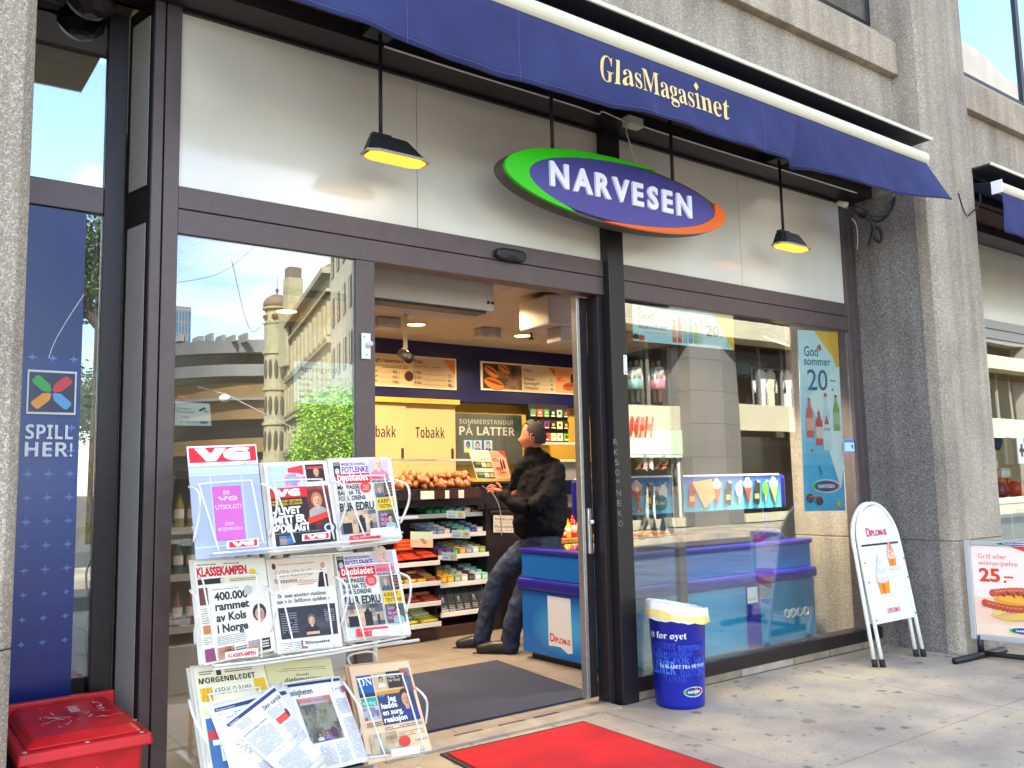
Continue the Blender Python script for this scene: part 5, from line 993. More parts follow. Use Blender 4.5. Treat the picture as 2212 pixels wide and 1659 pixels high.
# back counter
A=T('back_counter',(5.5,7.4,0),'dark back counter with pale top against the yellow wall','counter'); bx('body','dark_wood',A,3.0,7.35,0,8.0,7.72,.95,.004); bx('top','grey_plastic',A,2.98,7.32,.951,8.0,7.74,.99,.004)
p=ay(7.35,1220,993); A=T('card_reader_shelf',(p.x,7.5,1.0),'grey till housing with pale top behind the customer','till'); bx('body','grey_plastic',A,p.x-.3,7.35,.991,p.x+.5,7.7,p.z-.03,.01); bx('top','cream_bar',A,p.x-.33,7.33,p.z-.029,p.x+.52,7.71,p.z,.004); bx('display','navy_wall',A,p.x-.1,7.33,1.15,p.x+.2,7.349,1.3)
# ---- service counter with candy stand
YC=6.42
zz=lambda px,py,y=YC: ay(y,px,py).z
xx=lambda px,py=1250,y=YC: ay(y,px,py).x
xL,xR=2.35,xx(1060); xm=xx(950)
A=T('candy_stand',((xL+xR)/2,6.6,0),'tall brown candy stand with stepped shelves left of the customer','display stand')
bx('plinth','dark_wood',A,xL,YC+.02,0,xR,6.95,zz(900,1368)+.02,.004); bx('back_panel','dark_wood',A,xL,6.90,.2,xR,6.93,1.12); bx('side_panel','bronze_dark',A,xR,YC+.05,0,xR+.02,6.95,1.12); bx('divider','bronze_dark',A,xm-.008,YC+.06,.2,xm+.008,6.9,.60)
def shelf(z,x0,x1,y0,depth=.36):
    bx('shelf','bronze_dark',A,x0,y0,z-.014,x1,y0+depth,z-.002); bx('price_rail','steel_white',A,x0,y0-.012,z-.032,x1,y0-.001,z+.006,.002)
random.seed(31)
packmesh={}
def pack(kind,x,y,z,w,d,h,col,lab,grp,tiltx=0,rz=0,cat='sweets'):
    k=(kind,col)
    if k not in packmesh:
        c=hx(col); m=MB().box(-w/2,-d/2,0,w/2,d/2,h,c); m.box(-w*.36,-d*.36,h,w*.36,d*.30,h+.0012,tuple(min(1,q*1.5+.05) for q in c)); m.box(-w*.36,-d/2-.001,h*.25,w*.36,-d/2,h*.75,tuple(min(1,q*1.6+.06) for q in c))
        me=m.build(kind,'print_gloss',None); packmesh[k]=me.data; bpy.data.objects.remove(me)
    o=bpy.data.objects.new(kind,packmesh[k]); C.objects.link(o); o.location=(x,y,z); o.rotation_euler=(tiltx,0,rz); return tag(o,lab,cat,grp)
def row(z,y0,x0,x1,kinds,w=.062,d=.085,h=.045,n=4,shelfname='top',gap=.006,step=0.012,name='gum_pack'):
    nc=max(1,int((x1-x0)/(w+gap)))
    for i in range(nc):
        k=kinds[min(len(kinds)-1,int(i*len(kinds)/nc))]
        for j in range(n):
            hh=h
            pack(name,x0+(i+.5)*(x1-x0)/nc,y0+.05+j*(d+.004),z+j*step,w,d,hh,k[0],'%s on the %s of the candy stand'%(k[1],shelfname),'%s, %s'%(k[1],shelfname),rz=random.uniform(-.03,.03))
zs={}
def tier(py,pxm,x0,x1,y0=YC,depth=.36):
    z=zz(pxm,py,y0)+.004; shelf(z,x0,x1,y0,depth); return z
t1=tier(1110,985,xx(890),xR,YC+.12); row(t1,YC+.12,xx(922,1110,YC+.12),xx(1000,1110,YC+.12),[('1f8a4c','green gum pack'),('5fb39a','mint green gum pack')],shelfname='top shelf',step=.018); row(t1,YC+.12,xx(1002,1110,YC+.12),xR-.02,[('d9d8d2','white gum pack'),('d99a2c','amber sweet pack')],shelfname='top shelf',step=.018)
t2=tier(1153,995,xx(900),xR,YC+.07); row(t2,YC+.07,xx(930,1153,YC+.07),xR-.02,[('8e97b4','pale blue gum pack'),('d0cfc4','cream gum pack'),('2c2a56','dark blue gum pack'),('6cb392','green pastille box'),('2b47a0','blue pastille box'),('d8d6d2','white pastille box')],shelfname='second shelf',step=.016)
t3=tier(1196,1028,xm,xR,YC+.03); row(t3,YC+.03,xm+.01,xR-.02,[('6b4a78','violet pastille box'),('5e8a5e','green candy box'),('d9a534','yellow candy box'),('8d8aa6','lilac candy box'),('c9c8c4','grey candy box'),('8aa04a','olive candy box')],shelfname='third shelf',step=.014,h=.055)
t4=tier(1258,1000,xm,xR,YC); row(t4,YC,xm+.01,xR-.02,[('dba02c','yellow caramel box'),('87a080','sage candy box'),('cfc6b4','cream candy box'),('4a3a3c','brown candy box'),('c5c9cc','silver mint pack'),('8fcdb4','mint pack')],shelfname='fourth shelf',step=.02,h=.06)
t5=tier(1322,992,xm,xR,YC)
t3l=tier(1216,905,xL,xm-.02,YC-.03); t4l=tier(1260,912,xL,xm-.02,YC-.04); t5l=tier(1303,918,xL,xm-.02,YC-.04); t6l=tier(1348,922,xL,xm-.02,YC-.04)
def bars(z,y0,x0,x1,cols,lab,sh,n=5,L_=.15,w=.032,h=.02,name='chocolate_bar',jit=.1):
    nc=max(1,int((x1-x0)/(L_+.004)))
    for i in range(nc):
        for j in range(n):
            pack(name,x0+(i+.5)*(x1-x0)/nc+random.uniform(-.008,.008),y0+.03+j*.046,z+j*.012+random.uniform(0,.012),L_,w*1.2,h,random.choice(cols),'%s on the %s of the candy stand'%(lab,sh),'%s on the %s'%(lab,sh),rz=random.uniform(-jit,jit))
bars(t3l+.02,YC-.03,xL+.6,xm-.03,['d9481c','cf3418'],'orange red wafer bar','upper left shelf',5); bars(t4l,YC-.04,xL+.6,xm-.03,['8a1c24','b88a2a','8a1c24','d2a83c'],'wine red and gold chocolate','second left shelf',7,.10,.03,.025,name='chocolate',jit=.3)
bars(t5l,YC-.04,xL+.6,xm-.03,['a83a1c','c86a2c','8a2418'],'brown orange chocolate bar','third left shelf',4); bars(t6l,YC-.04,xL+.6,xm-.03,['d9d03c','dcd8c0','c9b83a','e0dcc8'],'yellow and white chocolate bar','bottom left shelf',6,.17,.035,.02,jit=.15)
# raised box of wafer bars with a card
p=ay(YC-.03,905,1195)
for j in range(3): pack('chocolate_bar',p.x-.09+j*.01,YC+.08,t3l+.10+j*.03,.16,.045,.028,'e0521c','orange wafer bar in the small pile under the price card','orange wafer bars under the price card')
random.seed(5)
for i in range(6):   # magazines standing on the bottom right shelf
    x=xm+.03+i*(xR-xm-.05)/6; w=(xR-xm-.05)/6-.006
    A2=T('magazine',(x+w/2,YC+.03,t5),'dark glossy magazine leaning on the lowest right shelf of the candy stand','magazine','dark magazines on the candy stand')
    TL,TR,BR,BL=V((x,YC+.12,t5+.225)),V((x+w,YC+.12,t5+.225)),V((x+w,YC+.02,t5+.002)),V((x,YC+.02,t5+.002))
    MB().slab(BL,BR,TR,TL,(0,.012,.003),hx('222427')).build('cover','print_gloss',A2); P=Print(TL,TR,BR,BL,lift=.001); P.photo(0,.1,1,.95,[hx('1c1d20'),hx('3a3c40'),hx('24262a')],4,6)
    if i%2==0: P.bust(.5,.32,.55,hx('c9c6c0'),hx('b9b2aa'),hx('6a6c70'))
    P.lines(.1,.08,.8,.26,3,hx('b9b9b9'),.4); P.build('print',A2)
def card(px0,py0,px1,py1,y,fn,lb,col='a9c2d6',name='price_card'):
    TL,TR,BR,BL=ay(y,px0,py0),ay(y,px1,py0+1),ay(y,px1,py1),ay(y,px0,py1-1)
    A2=T(name,(BL+BR)/2,lb,'price card'); MB().slab(BL,BR,TR,TL,(0,.003,0),hx(col)).build('card','print',A2); P=Print(TL,TR,BR,BL); fn(P); P.build('print',A2)
def pc(t): 
    def f(P): P.text(t,.08,.6,.42,.22,hx('2c5a8a')); P.lines(.08,.2,.45,.48,2,hx('3c6a98')); P.photo(.55,.15,.9,.8,[hx('5a4a8a'),hx('c9b24a'),hx('8a9ac0')],3,3)
    return f
card(965,1103,1005,1120,6.35,pc('2 for 30,-'),'pale blue price card hanging on the top shelf rail'); card(976,1145,1016,1163,6.35,pc('2 for 36,-'),'pale blue price card hanging on the second shelf rail'); card(955,1193,988,1211,6.35,pc('3 for 50,-'),'pale blue price card hanging on the third shelf rail')
card(887,1148,935,1183,6.40,lambda P:(P.rect(0,.5,1,1,hx('c9dcc4')),P.rect(0,0,1,.5,hx('e3c0a4')),P.text('2 for',.08,.30,.24,.14,hx('b08a6a')),P.poly([(.55,.6),(.75,.3),(.6,.2),(.4,.5)],hx('a88a6a'))),'green and peach price card above the orange wafer bars',col='dcd0b8')
# counter to the right of the stand and bakery case
A=T('service_counter',(4.9,6.6,0),'dark grey service counter running behind the customer','counter'); bx('front','bronze_dark',A,xR+.025,YC+.06,0,7.2,6.95,1.02,.004); bx('worktop','dark_metal',A,xR+.022,YC+.02,1.021,7.25,7.0,1.05,.004); bx('kick','black',A,xR+.025,YC+.09,.001,7.2,YC+.10,.08)
card(1066,1113,1113,1151,YC+.03,lambda P:(P.text('Innbakt p\u00f8lse',.08,.72,1.0*.9,.15,K),P.lines(.08,.56,.85,.62,1,(.3,.3,.3)),P.text('Pizzastykke',.08,.28,.84,.15,K),P.text('1 for 25,-  4 for 70,-',.12,.10,.76,.07,K)),'white card listing Innbakt and Pizzastykke on the counter front',col='e2dccf',name='menu_card')
zr=zz(975,1056,6.38); zt2=zz(960,990,6.55)
A=T('bakery_case',(3.9,6.6,1.0),'glass bakery case full of croissants on top of the candy stand','display case')
xa,xb=2.9,xx(1040,1050,6.38)
bx('base','bronze_dark',A,xa,6.40,1.10,xb,6.95,zr-.075,.003) if zr>1.2 else None
bx('tray','dark_wood',A,xa,6.39,zr-.02,xb,6.93,zr+.0,.003); rail=bx('label_rail','bronze_dark',A,xa,6.375,zr-.09,xb,6.389,zr+.005,.002)
w0=xb-.62
for a,b,c in ((w0,w0+.13,'e6e2d8'),(w0+.135,w0+.235,'3a1c18'),(w0+.24,w0+.28,'e6e2d8'),(w0+.285,w0+.37,'3a1c18'),(w0+.375,w0+.43,'e6e2d8'),(w0+.435,w0+.61,'3a1c18')):
    MB().box(a,6.370,zr-.08,b,6.3745,zr-.012,hx(c)).build('label','print',rail)
bx('front_pane','glass_case',A,xa,6.372,zr+.006,xb,6.376,zt2-.03); bx('top_pane','glass_case',A,xa,6.38,zt2-.012,xb-.1,6.9,zt2-.006); bx('top_edge','aluminium',A,xa,6.372,zt2-.028,xb-.05,6.38,zt2-.013)
MB().tube(curve([(xb,6.37,zr+.02),(xb+.10,6.34,zr-.06),(xb+.16,6.33,zr-.2),(xb+.17,6.33,zr-.42)]),.005,6).build('curved_edge','aluminium',A,smooth=True)
random.seed(17)
def crois(x,y,z,k,rz):
    m=MB(); pth=[];rr=[]
    for i in range(13):
        t=i/12; a=math.pi*(.15+.7*t); px=.062*math.cos(a)*1.15; py=.05*math.sin(a)-.03; r=.008+.026*math.sin(math.pi*t)**.8+(.004 if i%2 else -.001)
        pth.append((px,py,r)); rr.append(r)
    m.tube([(a,b,c*.9) for a,b,c in pth],rr,9); return m
cm=crois(0,0,0,1,0).build('croissant','croissant',None,smooth=True); cmd=cm.data; bpy.data.objects.remove(cm)
xs0=xx(885,1050,6.38)
for l in range(3):
    for i in range(9-l):
        for j in range(3-l//2):
            o=bpy.data.objects.new('croissant',cmd); C.objects.link(o); o.location=(xs0+.03+i*(xb-xs0-.08)/(9-l)+l*.04+random.uniform(-.01,.01),6.47+j*.11+l*.03,zr+.002+l*.038); o.rotation_euler=(random.uniform(-.2,.2),random.uniform(-.2,.2),random.uniform(-.6,.6)+1.3); q_=random.uniform(.85,1.2); o.scale=(q_,q_,q_*random.uniform(.9,1.15))
            tag(o,'golden brown croissant heaped in the glass bakery case','croissant','croissants heaped in the bakery case')
def p_to(P):
    P.rect(0,0,1,1,hx('e4ddca')); P.text('VI HAR',.2,.88,.4,.05,K,'',-.01); P.text('KJEMPEGODE',.12,.77,.65,.05,K,'',-.01); P.text('TOAST',.14,.64,.74,.10,K,'',-.005)
    for v in (.38,.03): P.rect(.03,v,.97,v+.22,hx('3c5a2c')); P.text('TOAST',.07,v+.12,.34,.07,hx('d8d4b8')); P.rect(.44,v+.04,.66,v+.19,hx('dcd6c8')); P.text('25,-',.47,v+.07,.15,.06,K); P.poly([(.68,v+.05),(.95,v+.05),(.9,v+.19),(.7,v+.17)],hx('d9a45a'))
def p_45(P):
    P.rect(0,0,1,1,hx('efa888')); P.poly([(.55,1),(1,1),(1,.72)],hx('d8402c')); P.text('Grill- eller',.08,.88,.42,.05,hx('d84a34')); P.text('wienermeny',.08,.80,.5,.05,hx('d84a34')); P.text('45,-',.10,.62,.44,.13,hx('c82c1c'),'',.03)
    for u in (.60,.76): P.poly([(u-.06,.35),(u+.06,.35),(u+.06,.58),(u+.02,.70),(u-.02,.70),(u-.06,.58)],hx('3a1410')); P.rect(u-.025,.70,u+.025,.75,hx('e8e0d8'))
    bun(P,.40,.34,.26,-.2,hx('c8703a')); bun(P,.55,.18,.28,.1,hx('dfa35c'))
card2=[((1012,971),(1055,973),(1072,1036),(1031,1035),p_to,'cream TOAST card standing on the counter left of the 45 card','e4ddca'),((1055,974),(1089,974),(1104,1033),(1070,1035),p_45,'orange card with 45,- price and hot dogs beside the customer','efa888')]
for tl,tr,br,bl,fn,lb,c in card2:
    TL,TR,BR,BL=ay(6.42,*tl),ay(6.42,*tr),ay(6.36,*br),ay(6.36,*bl); A2=T('counter_card',(BL+BR)/2,lb,'card'); MB().slab(BL,BR,TR,TL,(0,.004,0),hx(c)).build('card','print',A2); P=Print(TL,TR,BR,BL); fn(P); P.build('print',A2)
p=ay(6.36,1055,1040); bx('card_ledge','dark_metal',None,xb+.01,6.34,zz(1055,1040,6.36)-.02,xx(1130,1040,6.36),6.6,zz(1055,1040,6.36),label='dark glass ledge holding the two counter cards',cat='ledge'); bx('warmer','bronze_dark',None,xb+.02,6.48,1.051,xx(1140,1040,6.36),6.9,zz(1055,1040,6.36)-.021,.01,label='dark food warmer beneath the two counter cards',cat='food warmer')
# condiments
tz=zz(1238,1161,6.1); A=T('condiment_table',(5.2,6.1,0),'wooden ledge table with sauce bottles behind the freezer','table'); bx('top','croissant' if 0 else 'oak',A,4.9,6.0,tz-.04,6.3,6.32,tz,.004) if 'oak' in M else (mat('oak',hx('c9823a'),.4,noise=(12,.2,4)),bx('top','oak',A,4.75,6.0,tz-.04,6.3,6.32,tz,.004))
for x in (4.8,6.25): bx('leg','bronze_dark',A,x-.03,6.05,0,x+.03,6.28,tz-.041)
for px,c,h_,lb in ((1214,'c8201c',.10,'short red sauce cup on the ledge table'),(1226,'e8c21c',.17,'yellow mustard bottle on the ledge table'),(1238,'cf1f24',.20,'red ketchup bottle on the ledge table'),(1252,'e0d4b8',.16,'cream dressing bottle on the ledge table')):
    x=ay(6.12,px,1155).x; A2=T('sauce_bottle',(x,6.12,tz),lb,'bottle'); MB().lathe([(.034,0),(.036,.01),(.034,h_*.72),(.014,h_*.84),(.010,h_)],(x,6.12,tz),14,hx(c)).build('bottle','print_gloss',A2,smooth=True); MB().lathe([(.0355,h_*.2),(.0355,h_*.55)],(x,6.12,tz),14,hx('e8dcc8')).build('label','print_gloss',A2,smooth=True)
# ---- floodlight added over the window display to brighten the freezer front
p=ay(4.1,1680,732); A=T('added_floodlight',(p.x,4.1,p.z),'small rectangular floodlight added to brighten the freezer behind the right window','floodlight')
MB().slab((p.x-.09,4.08,p.z-.02),(p.x+.09,4.06,p.z-.05),(p.x+.10,4.16,p.z+.0),(p.x-.08,4.18,p.z+.03),(0,.01,.04)).build('housing','dark_metal',A,bevel=.005)
MB().slab((p.x-.08,4.075,p.z-.024),(p.x+.08,4.055,p.z-.054),(p.x+.09,4.155,p.z-.004),(p.x-.07,4.175,p.z+.026),(0,-.003,-.004)).build('lens','lamp_on',A); MB().tube([(p.x,4.14,p.z+.04),(p.x,4.14,2.79)],.012,8).build('stem','dark_metal',A)
l=bpy.data.lights.new('freezer_fill_light','AREA'); l.shape='DISK'; l.size=.16; l.energy=15; l.color=(1,.86,.68); l.spread=math.radians(125)
o=bpy.data.objects.new('freezer_fill_light',l); C.objects.link(o); o.parent=A; o.location=(0,0,-.09); o.rotation_euler=V((0,-.12,1)).to_track_quat('Z','Y').to_euler()
# ---- freezer chest
fx0,fx1,fy0,fy1,fz=4.0,6.07,4.27,5.35,.79
A=T('ice_cream_freezer',(5.0,4.8,0),'long blue ice cream chest freezer behind the right window','freezer')
bx('body','freezer_blue',A,fx0,fy0,.045,fx1,fy1,.50,.012); bx('upper_body','freezer_blue',A,fx0+.004,fy0+.004,.585,fx1-.004,fy1-.004,.765,.006); bx('base','black',A,fx0+.05,fy0+.05,0,fx1-.05,fy1-.05,.044)
bx('bumper_rail','freezer_navy',A,fx0-.03,fy0-.03,.50,fx1+.03,fy1+.03,.584,.022); bx('top_rail','freezer_navy',A,fx0-.012,fy0-.012,.766,fx1+.012,fy1+.012,.80,.012); bx('lid_glass','glass_case',A,fx0+.08,fy0+.08,.801,fx1-.08,fy1-.08,.808)
# end face print: pale glow around the sticker
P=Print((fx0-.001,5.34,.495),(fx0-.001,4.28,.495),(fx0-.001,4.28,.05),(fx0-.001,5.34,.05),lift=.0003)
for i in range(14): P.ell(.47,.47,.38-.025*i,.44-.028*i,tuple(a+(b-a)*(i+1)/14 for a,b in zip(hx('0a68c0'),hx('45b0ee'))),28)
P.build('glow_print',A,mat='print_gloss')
# end face: sticker with lettering (no figure), lit gradient print
def ef(px,py): return at(0,fx0-.0015,px,py)
q=[ef(1183,1286),ef(1233,1294),ef(1238,1412),ef(1187,1398)]
P=Print(*q,lift=.004); P.asp=1; P.poly([(0,1),(1,1),(1,.0),(.8,-.03),(.5,.06),(.2,.05),(0,.03)],hx('e9e9ee')); 
P.fn_=P.fn; P.text('D',.06,.13,.20,.15,hx('cf2030'),'',.03); P.text('IPLOM-IS',.27,.13,.66,.10,hx('cf2030'),'',.03)
P.build('sticker',A,mat='print_gloss')
def ff(px,py): return ay(fy0-.0015,px,py)
X0,X1=ff(1541,1300).x,ff(1755,1300).x
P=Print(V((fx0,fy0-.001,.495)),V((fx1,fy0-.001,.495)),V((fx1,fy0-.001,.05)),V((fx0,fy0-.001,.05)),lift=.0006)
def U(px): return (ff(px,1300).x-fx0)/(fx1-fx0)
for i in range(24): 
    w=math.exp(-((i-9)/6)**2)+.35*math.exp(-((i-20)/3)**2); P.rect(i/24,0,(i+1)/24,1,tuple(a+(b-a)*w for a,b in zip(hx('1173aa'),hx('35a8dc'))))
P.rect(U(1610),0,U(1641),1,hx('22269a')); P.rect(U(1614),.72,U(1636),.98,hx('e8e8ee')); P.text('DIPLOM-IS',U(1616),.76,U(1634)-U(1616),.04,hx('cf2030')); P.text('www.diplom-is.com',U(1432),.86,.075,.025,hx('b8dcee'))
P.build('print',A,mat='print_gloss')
for px in (1699,1712,1726,1740):
    c=ff(px,1325-(px-1699)*.14); MB().tube([(c.x+.030*math.cos(a*math.pi/8),fy0-.008,c.z+.030*math.sin(a*math.pi/8)) for a in range(16)],.0055,6,closed=True).build('chrome_ring','aluminium',A,smooth=True)
# ice cream price board standing on the freezer
z0=(ff(1353,1114).z+ff(1707,1100).z)/2; z1=(ff(1353,1025).z+ff(1707,1028).z)/2; bx0=3.70; bx1=ff(1707,1060).x
A=T('ice_cream_board',((bx0+bx1)/2,4.3,.81),'long blue board of priced ice creams standing above the freezer','price board')
bx('board','freezer_navy',A,bx0,4.30,z0,bx1,4.40,z1,.03)
for x in (4.02,5.72): MB().tube([(x,4.42,.80),(x,4.42,z0+.03)],[.012,.03],10).build('post','freezer_navy',A,smooth=True); MB().prism([(x+.16*math.cos(a*math.pi/12),4.36,.801+.09*math.sin(a*math.pi/12)) for a in range(13)],(0,.10,0)).build('foot','freezer_navy',A,bevel=.01)
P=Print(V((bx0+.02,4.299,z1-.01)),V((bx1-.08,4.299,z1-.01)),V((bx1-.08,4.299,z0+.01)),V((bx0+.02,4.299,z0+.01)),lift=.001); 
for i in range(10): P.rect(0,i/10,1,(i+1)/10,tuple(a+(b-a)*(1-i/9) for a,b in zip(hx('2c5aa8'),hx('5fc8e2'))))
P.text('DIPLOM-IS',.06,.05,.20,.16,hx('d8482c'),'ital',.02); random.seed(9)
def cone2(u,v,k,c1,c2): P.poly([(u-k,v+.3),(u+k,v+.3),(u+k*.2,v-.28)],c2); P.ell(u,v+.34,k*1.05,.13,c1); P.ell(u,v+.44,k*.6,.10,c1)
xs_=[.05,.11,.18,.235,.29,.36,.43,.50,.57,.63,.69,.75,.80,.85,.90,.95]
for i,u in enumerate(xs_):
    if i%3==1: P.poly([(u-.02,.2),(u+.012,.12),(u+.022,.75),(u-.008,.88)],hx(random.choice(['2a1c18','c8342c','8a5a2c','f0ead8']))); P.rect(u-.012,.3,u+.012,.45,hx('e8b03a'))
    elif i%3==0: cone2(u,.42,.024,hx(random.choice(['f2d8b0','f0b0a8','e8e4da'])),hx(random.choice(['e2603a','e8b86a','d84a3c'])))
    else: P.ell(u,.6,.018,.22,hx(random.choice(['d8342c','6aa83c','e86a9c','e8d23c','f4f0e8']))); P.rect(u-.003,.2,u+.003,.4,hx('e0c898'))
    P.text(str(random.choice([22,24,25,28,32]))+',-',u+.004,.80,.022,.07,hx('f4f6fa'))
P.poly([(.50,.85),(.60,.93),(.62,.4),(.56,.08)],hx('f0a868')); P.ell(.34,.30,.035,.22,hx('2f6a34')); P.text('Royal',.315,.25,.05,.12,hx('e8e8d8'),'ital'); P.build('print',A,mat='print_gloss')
bx('top_strip','white_plastic',A,bx0+.05,4.292,z1-.006,bx1-.1,4.299,z1+.006)
# ---- drinks fridge deep left
bx('backdrop_panel','dark_backdrop',None,1.1,6.55,0,3.38,6.6,2.6,label='tall dark backdrop panel added behind the open drinks fridge',cat='backdrop'); A=T('drinks_fridge',(2.0,6.1,0),'open drinks fridge with rows of bottles inside the left window','fridge'); bx('back','dark_metal',A,1.1,6.45,.1,3.0,6.5,1.36); bx('base','grey_plastic',A,1.1,5.88,0,3.0,6.449,.30,.006); bx('head','dark_metal',A,1.1,5.9,1.361,3.0,6.5,1.45); bx('side','bronze_dark',A,1.07,5.88,0,1.099,6.5,1.45)  # dark panel added behind the fridge to keep the left window view dark
random.seed(12)
for r,z in enumerate((.42,.75,1.05)):
    bx('shelf','white_plastic',A,1.1,5.92,z-.02,3.0,6.44,z-.004); bx('price_rail','grey_plastic',A,1.1,5.905,z-.045,3.0,5.919,z)
    for i in range(18):
        if i>=15: continue
        x=1.16+i*.085; c=hx(['2a1812','1c2a18','7a1c1a','2c5a68','8a7a2a'][(i//3+r)%5])
        key=('drink_bottle',(i//3+r)%5)
        if key not in packmesh:
            o=MB().lathe([(.03,0),(.032,.02),(.031,.14),(.014,.19),(.012,.22)],(0,0,0),10,c).lathe([(.0325,.06),(.0325,.12)],(0,0,0),10,hx('d8d4cc'),cap=False).build('drink_bottle','print_gloss',None,smooth=True); packmesh[key]=o.data; bpy.data.objects.remove(o)
        o=bpy.data.objects.new('drink_bottle',packmesh[key]); C.objects.link(o); o.location=(x,5.97,z-.004); tag(o,'upright drink bottle in the rows of the open drinks fridge','bottle','drink bottles in the fridge')
# ---- neighbouring shop bay behind the pillar
N_=T('neighbour_shopfront',(9.5,3.9,0),'grey framed neighbouring shop window beyond the concrete pillar','shopfront')
bx('fascia_panel','fascia',N_,7.07,3.90,2.73,12.9,3.93,3.46); bx('transom','grey_plastic',N_,7.07,3.88,2.55,12.9,3.98,2.729,.003); bx('transom_line','bronze_dark',N_,7.07,3.876,2.635,12.9,3.879,2.645); bx('pane','glass',N_,7.07,3.90,.3,12.9,3.908,2.549); bx('stall_riser','bronze_dark',N_,7.07,3.86,0,12.9,3.99,.299)
S(MB().box(8.5,6.6,0,16,6.7,2.9),'neighbour_back_wall','cupboard'); S(MB().box(8.4,4.0,2.75,16,6.6,2.8),'neighbour_ceiling','cupboard'); S(MB().box(8.36,4.0,0,16,6.7,.01),'neighbour_floor','tile_floor')
A=T('cube_shelf',(9.6,4.6,0),'white cube shelving unit in the neighbouring shop window','shelf'); zs_=ay(4.45,2180,1085).z
x0=ay(4.45,2142,1100).x
for k in range(4): bx('upright','white_plastic',A,x0+k*.42,4.45,.1,x0+k*.42+.03,4.8,zs_-.001)
bx('top_board','white_plastic',A,x0-.02,4.43,zs_,x0+1.4,4.82,zs_+.05); bx('shelf_board','white_plastic',A,x0+.031,4.46,zs_-.42,x0+1.25,4.8,zs_-.39); bx('back_board','cupboard',A,x0,4.801,.1,x0+1.3,4.82,zs_)
random.seed(14)
for r in range(5):
    for i in range(6):
        pz=zs_+.052+ r*.105; c=random.choice(['e8702c','f0a45a','e8e2d4','f2d8b8','d9622c','e8eaea','f29a3a'])
        pack('gift_box',x0+.05+i*.125+random.uniform(-.01,.01),4.6+random.uniform(-.03,.03),pz,.105,.10,.10,c,'small orange or white box in the pile on the cube shelf','stacked gift boxes on the cube shelf',rz=random.uniform(-.15,.15),cat='box') if not (r>=3 and i>3) else None
for i,(px,py,c,k,lb) in enumerate(((2140,1062,'a8242c',.09,'dark red ball ornament on the cube shelf'),(2172,1066,'e8502c',.09,'orange red jar on the cube shelf'),(2195,1068,'e8602c',.10,'large orange bowl on the cube shelf'))):
    p=ay(4.5,px,py); A2=T('vase',(p.x,4.47,zs_+.05),lb,'vase'); MB().lathe([(.04,0),(k*.8,.03),(k,.08),(k*.7,.14),(k*.4,.16)],(p.x,4.40,zs_+.052),16,hx(c)).build('body','print_gloss',A2,smooth=True); MB().lathe([(k*.42,.158),(k*.42,.175)],(p.x,4.40,zs_+.052),16,hx(c)).build('rim','print_gloss',A2)
p=ay(4.45,2155,955); A2=T('wall_hat',(p.x,4.5,p.z),'dark blue hat and red cap hanging in the neighbouring window','hat'); MB().blob((p.x+.1,4.5,p.z+.05),.10,.04,.14,12,8,hx('2c3c54')).build('hat','cloth',A2,smooth=True); MB().blob((p.x-.06,4.5,p.z+.16),.06,.04,.05,10,6,hx('c83034')).build('cap','cloth',A2,smooth=True)
p=ay(3.85,2204,973); A=T('cross_sign',(p.x,3.85,p.z-.12),'small white projecting sign with a grey plus at the right edge','sign'); bx('plate','white_plastic',A,p.x-.06,3.84,p.z-.13,p.x+.07,3.86,p.z+.13,.02)
MB().box(p.x-.012,3.836,p.z-.06,p.x+.022,3.8385,p.z+.06).box(p.x-.04,3.8362,p.z-.018,p.x-.0125,3.8385,p.z+.018).box(p.x+.0225,3.8362,p.z-.018,p.x+.05,3.8385,p.z+.018).build('plus','dark_metal',A)
# ================================================================ PEOPLE
def skin(name,vs,es,m,par,root=0,sub=2):
    o0=WL[par.name]; me=bpy.data.meshes.new(name); me.from_pydata([tuple(V(v[:3])-o0) for v in vs],es,[]); o=bpy.data.objects.new(name,me); C.objects.link(o); o.parent=par; WL[o.name]=o0
    o.modifiers.new('skin','SKIN'); sl=me.skin_vertices[0].data
    for i,v in enumerate(vs):
        r=v[3]; sl[i].radius=(r,r) if not isinstance(r,tuple) else r
        sl[i].use_root=(i==root)
    o.modifiers['skin'].use_smooth_shade=True; s=o.modifiers.new('sub','SUBSURF'); s.levels=s.render_levels=sub; me.materials.append(M[m]); return o
def chain(n,start=0): return [(start+i,start+i+1) for i in range(n-1)]
def W(y,px,py,r): p=ay(y,px,py); return (p.x,p.y,p.z,r)
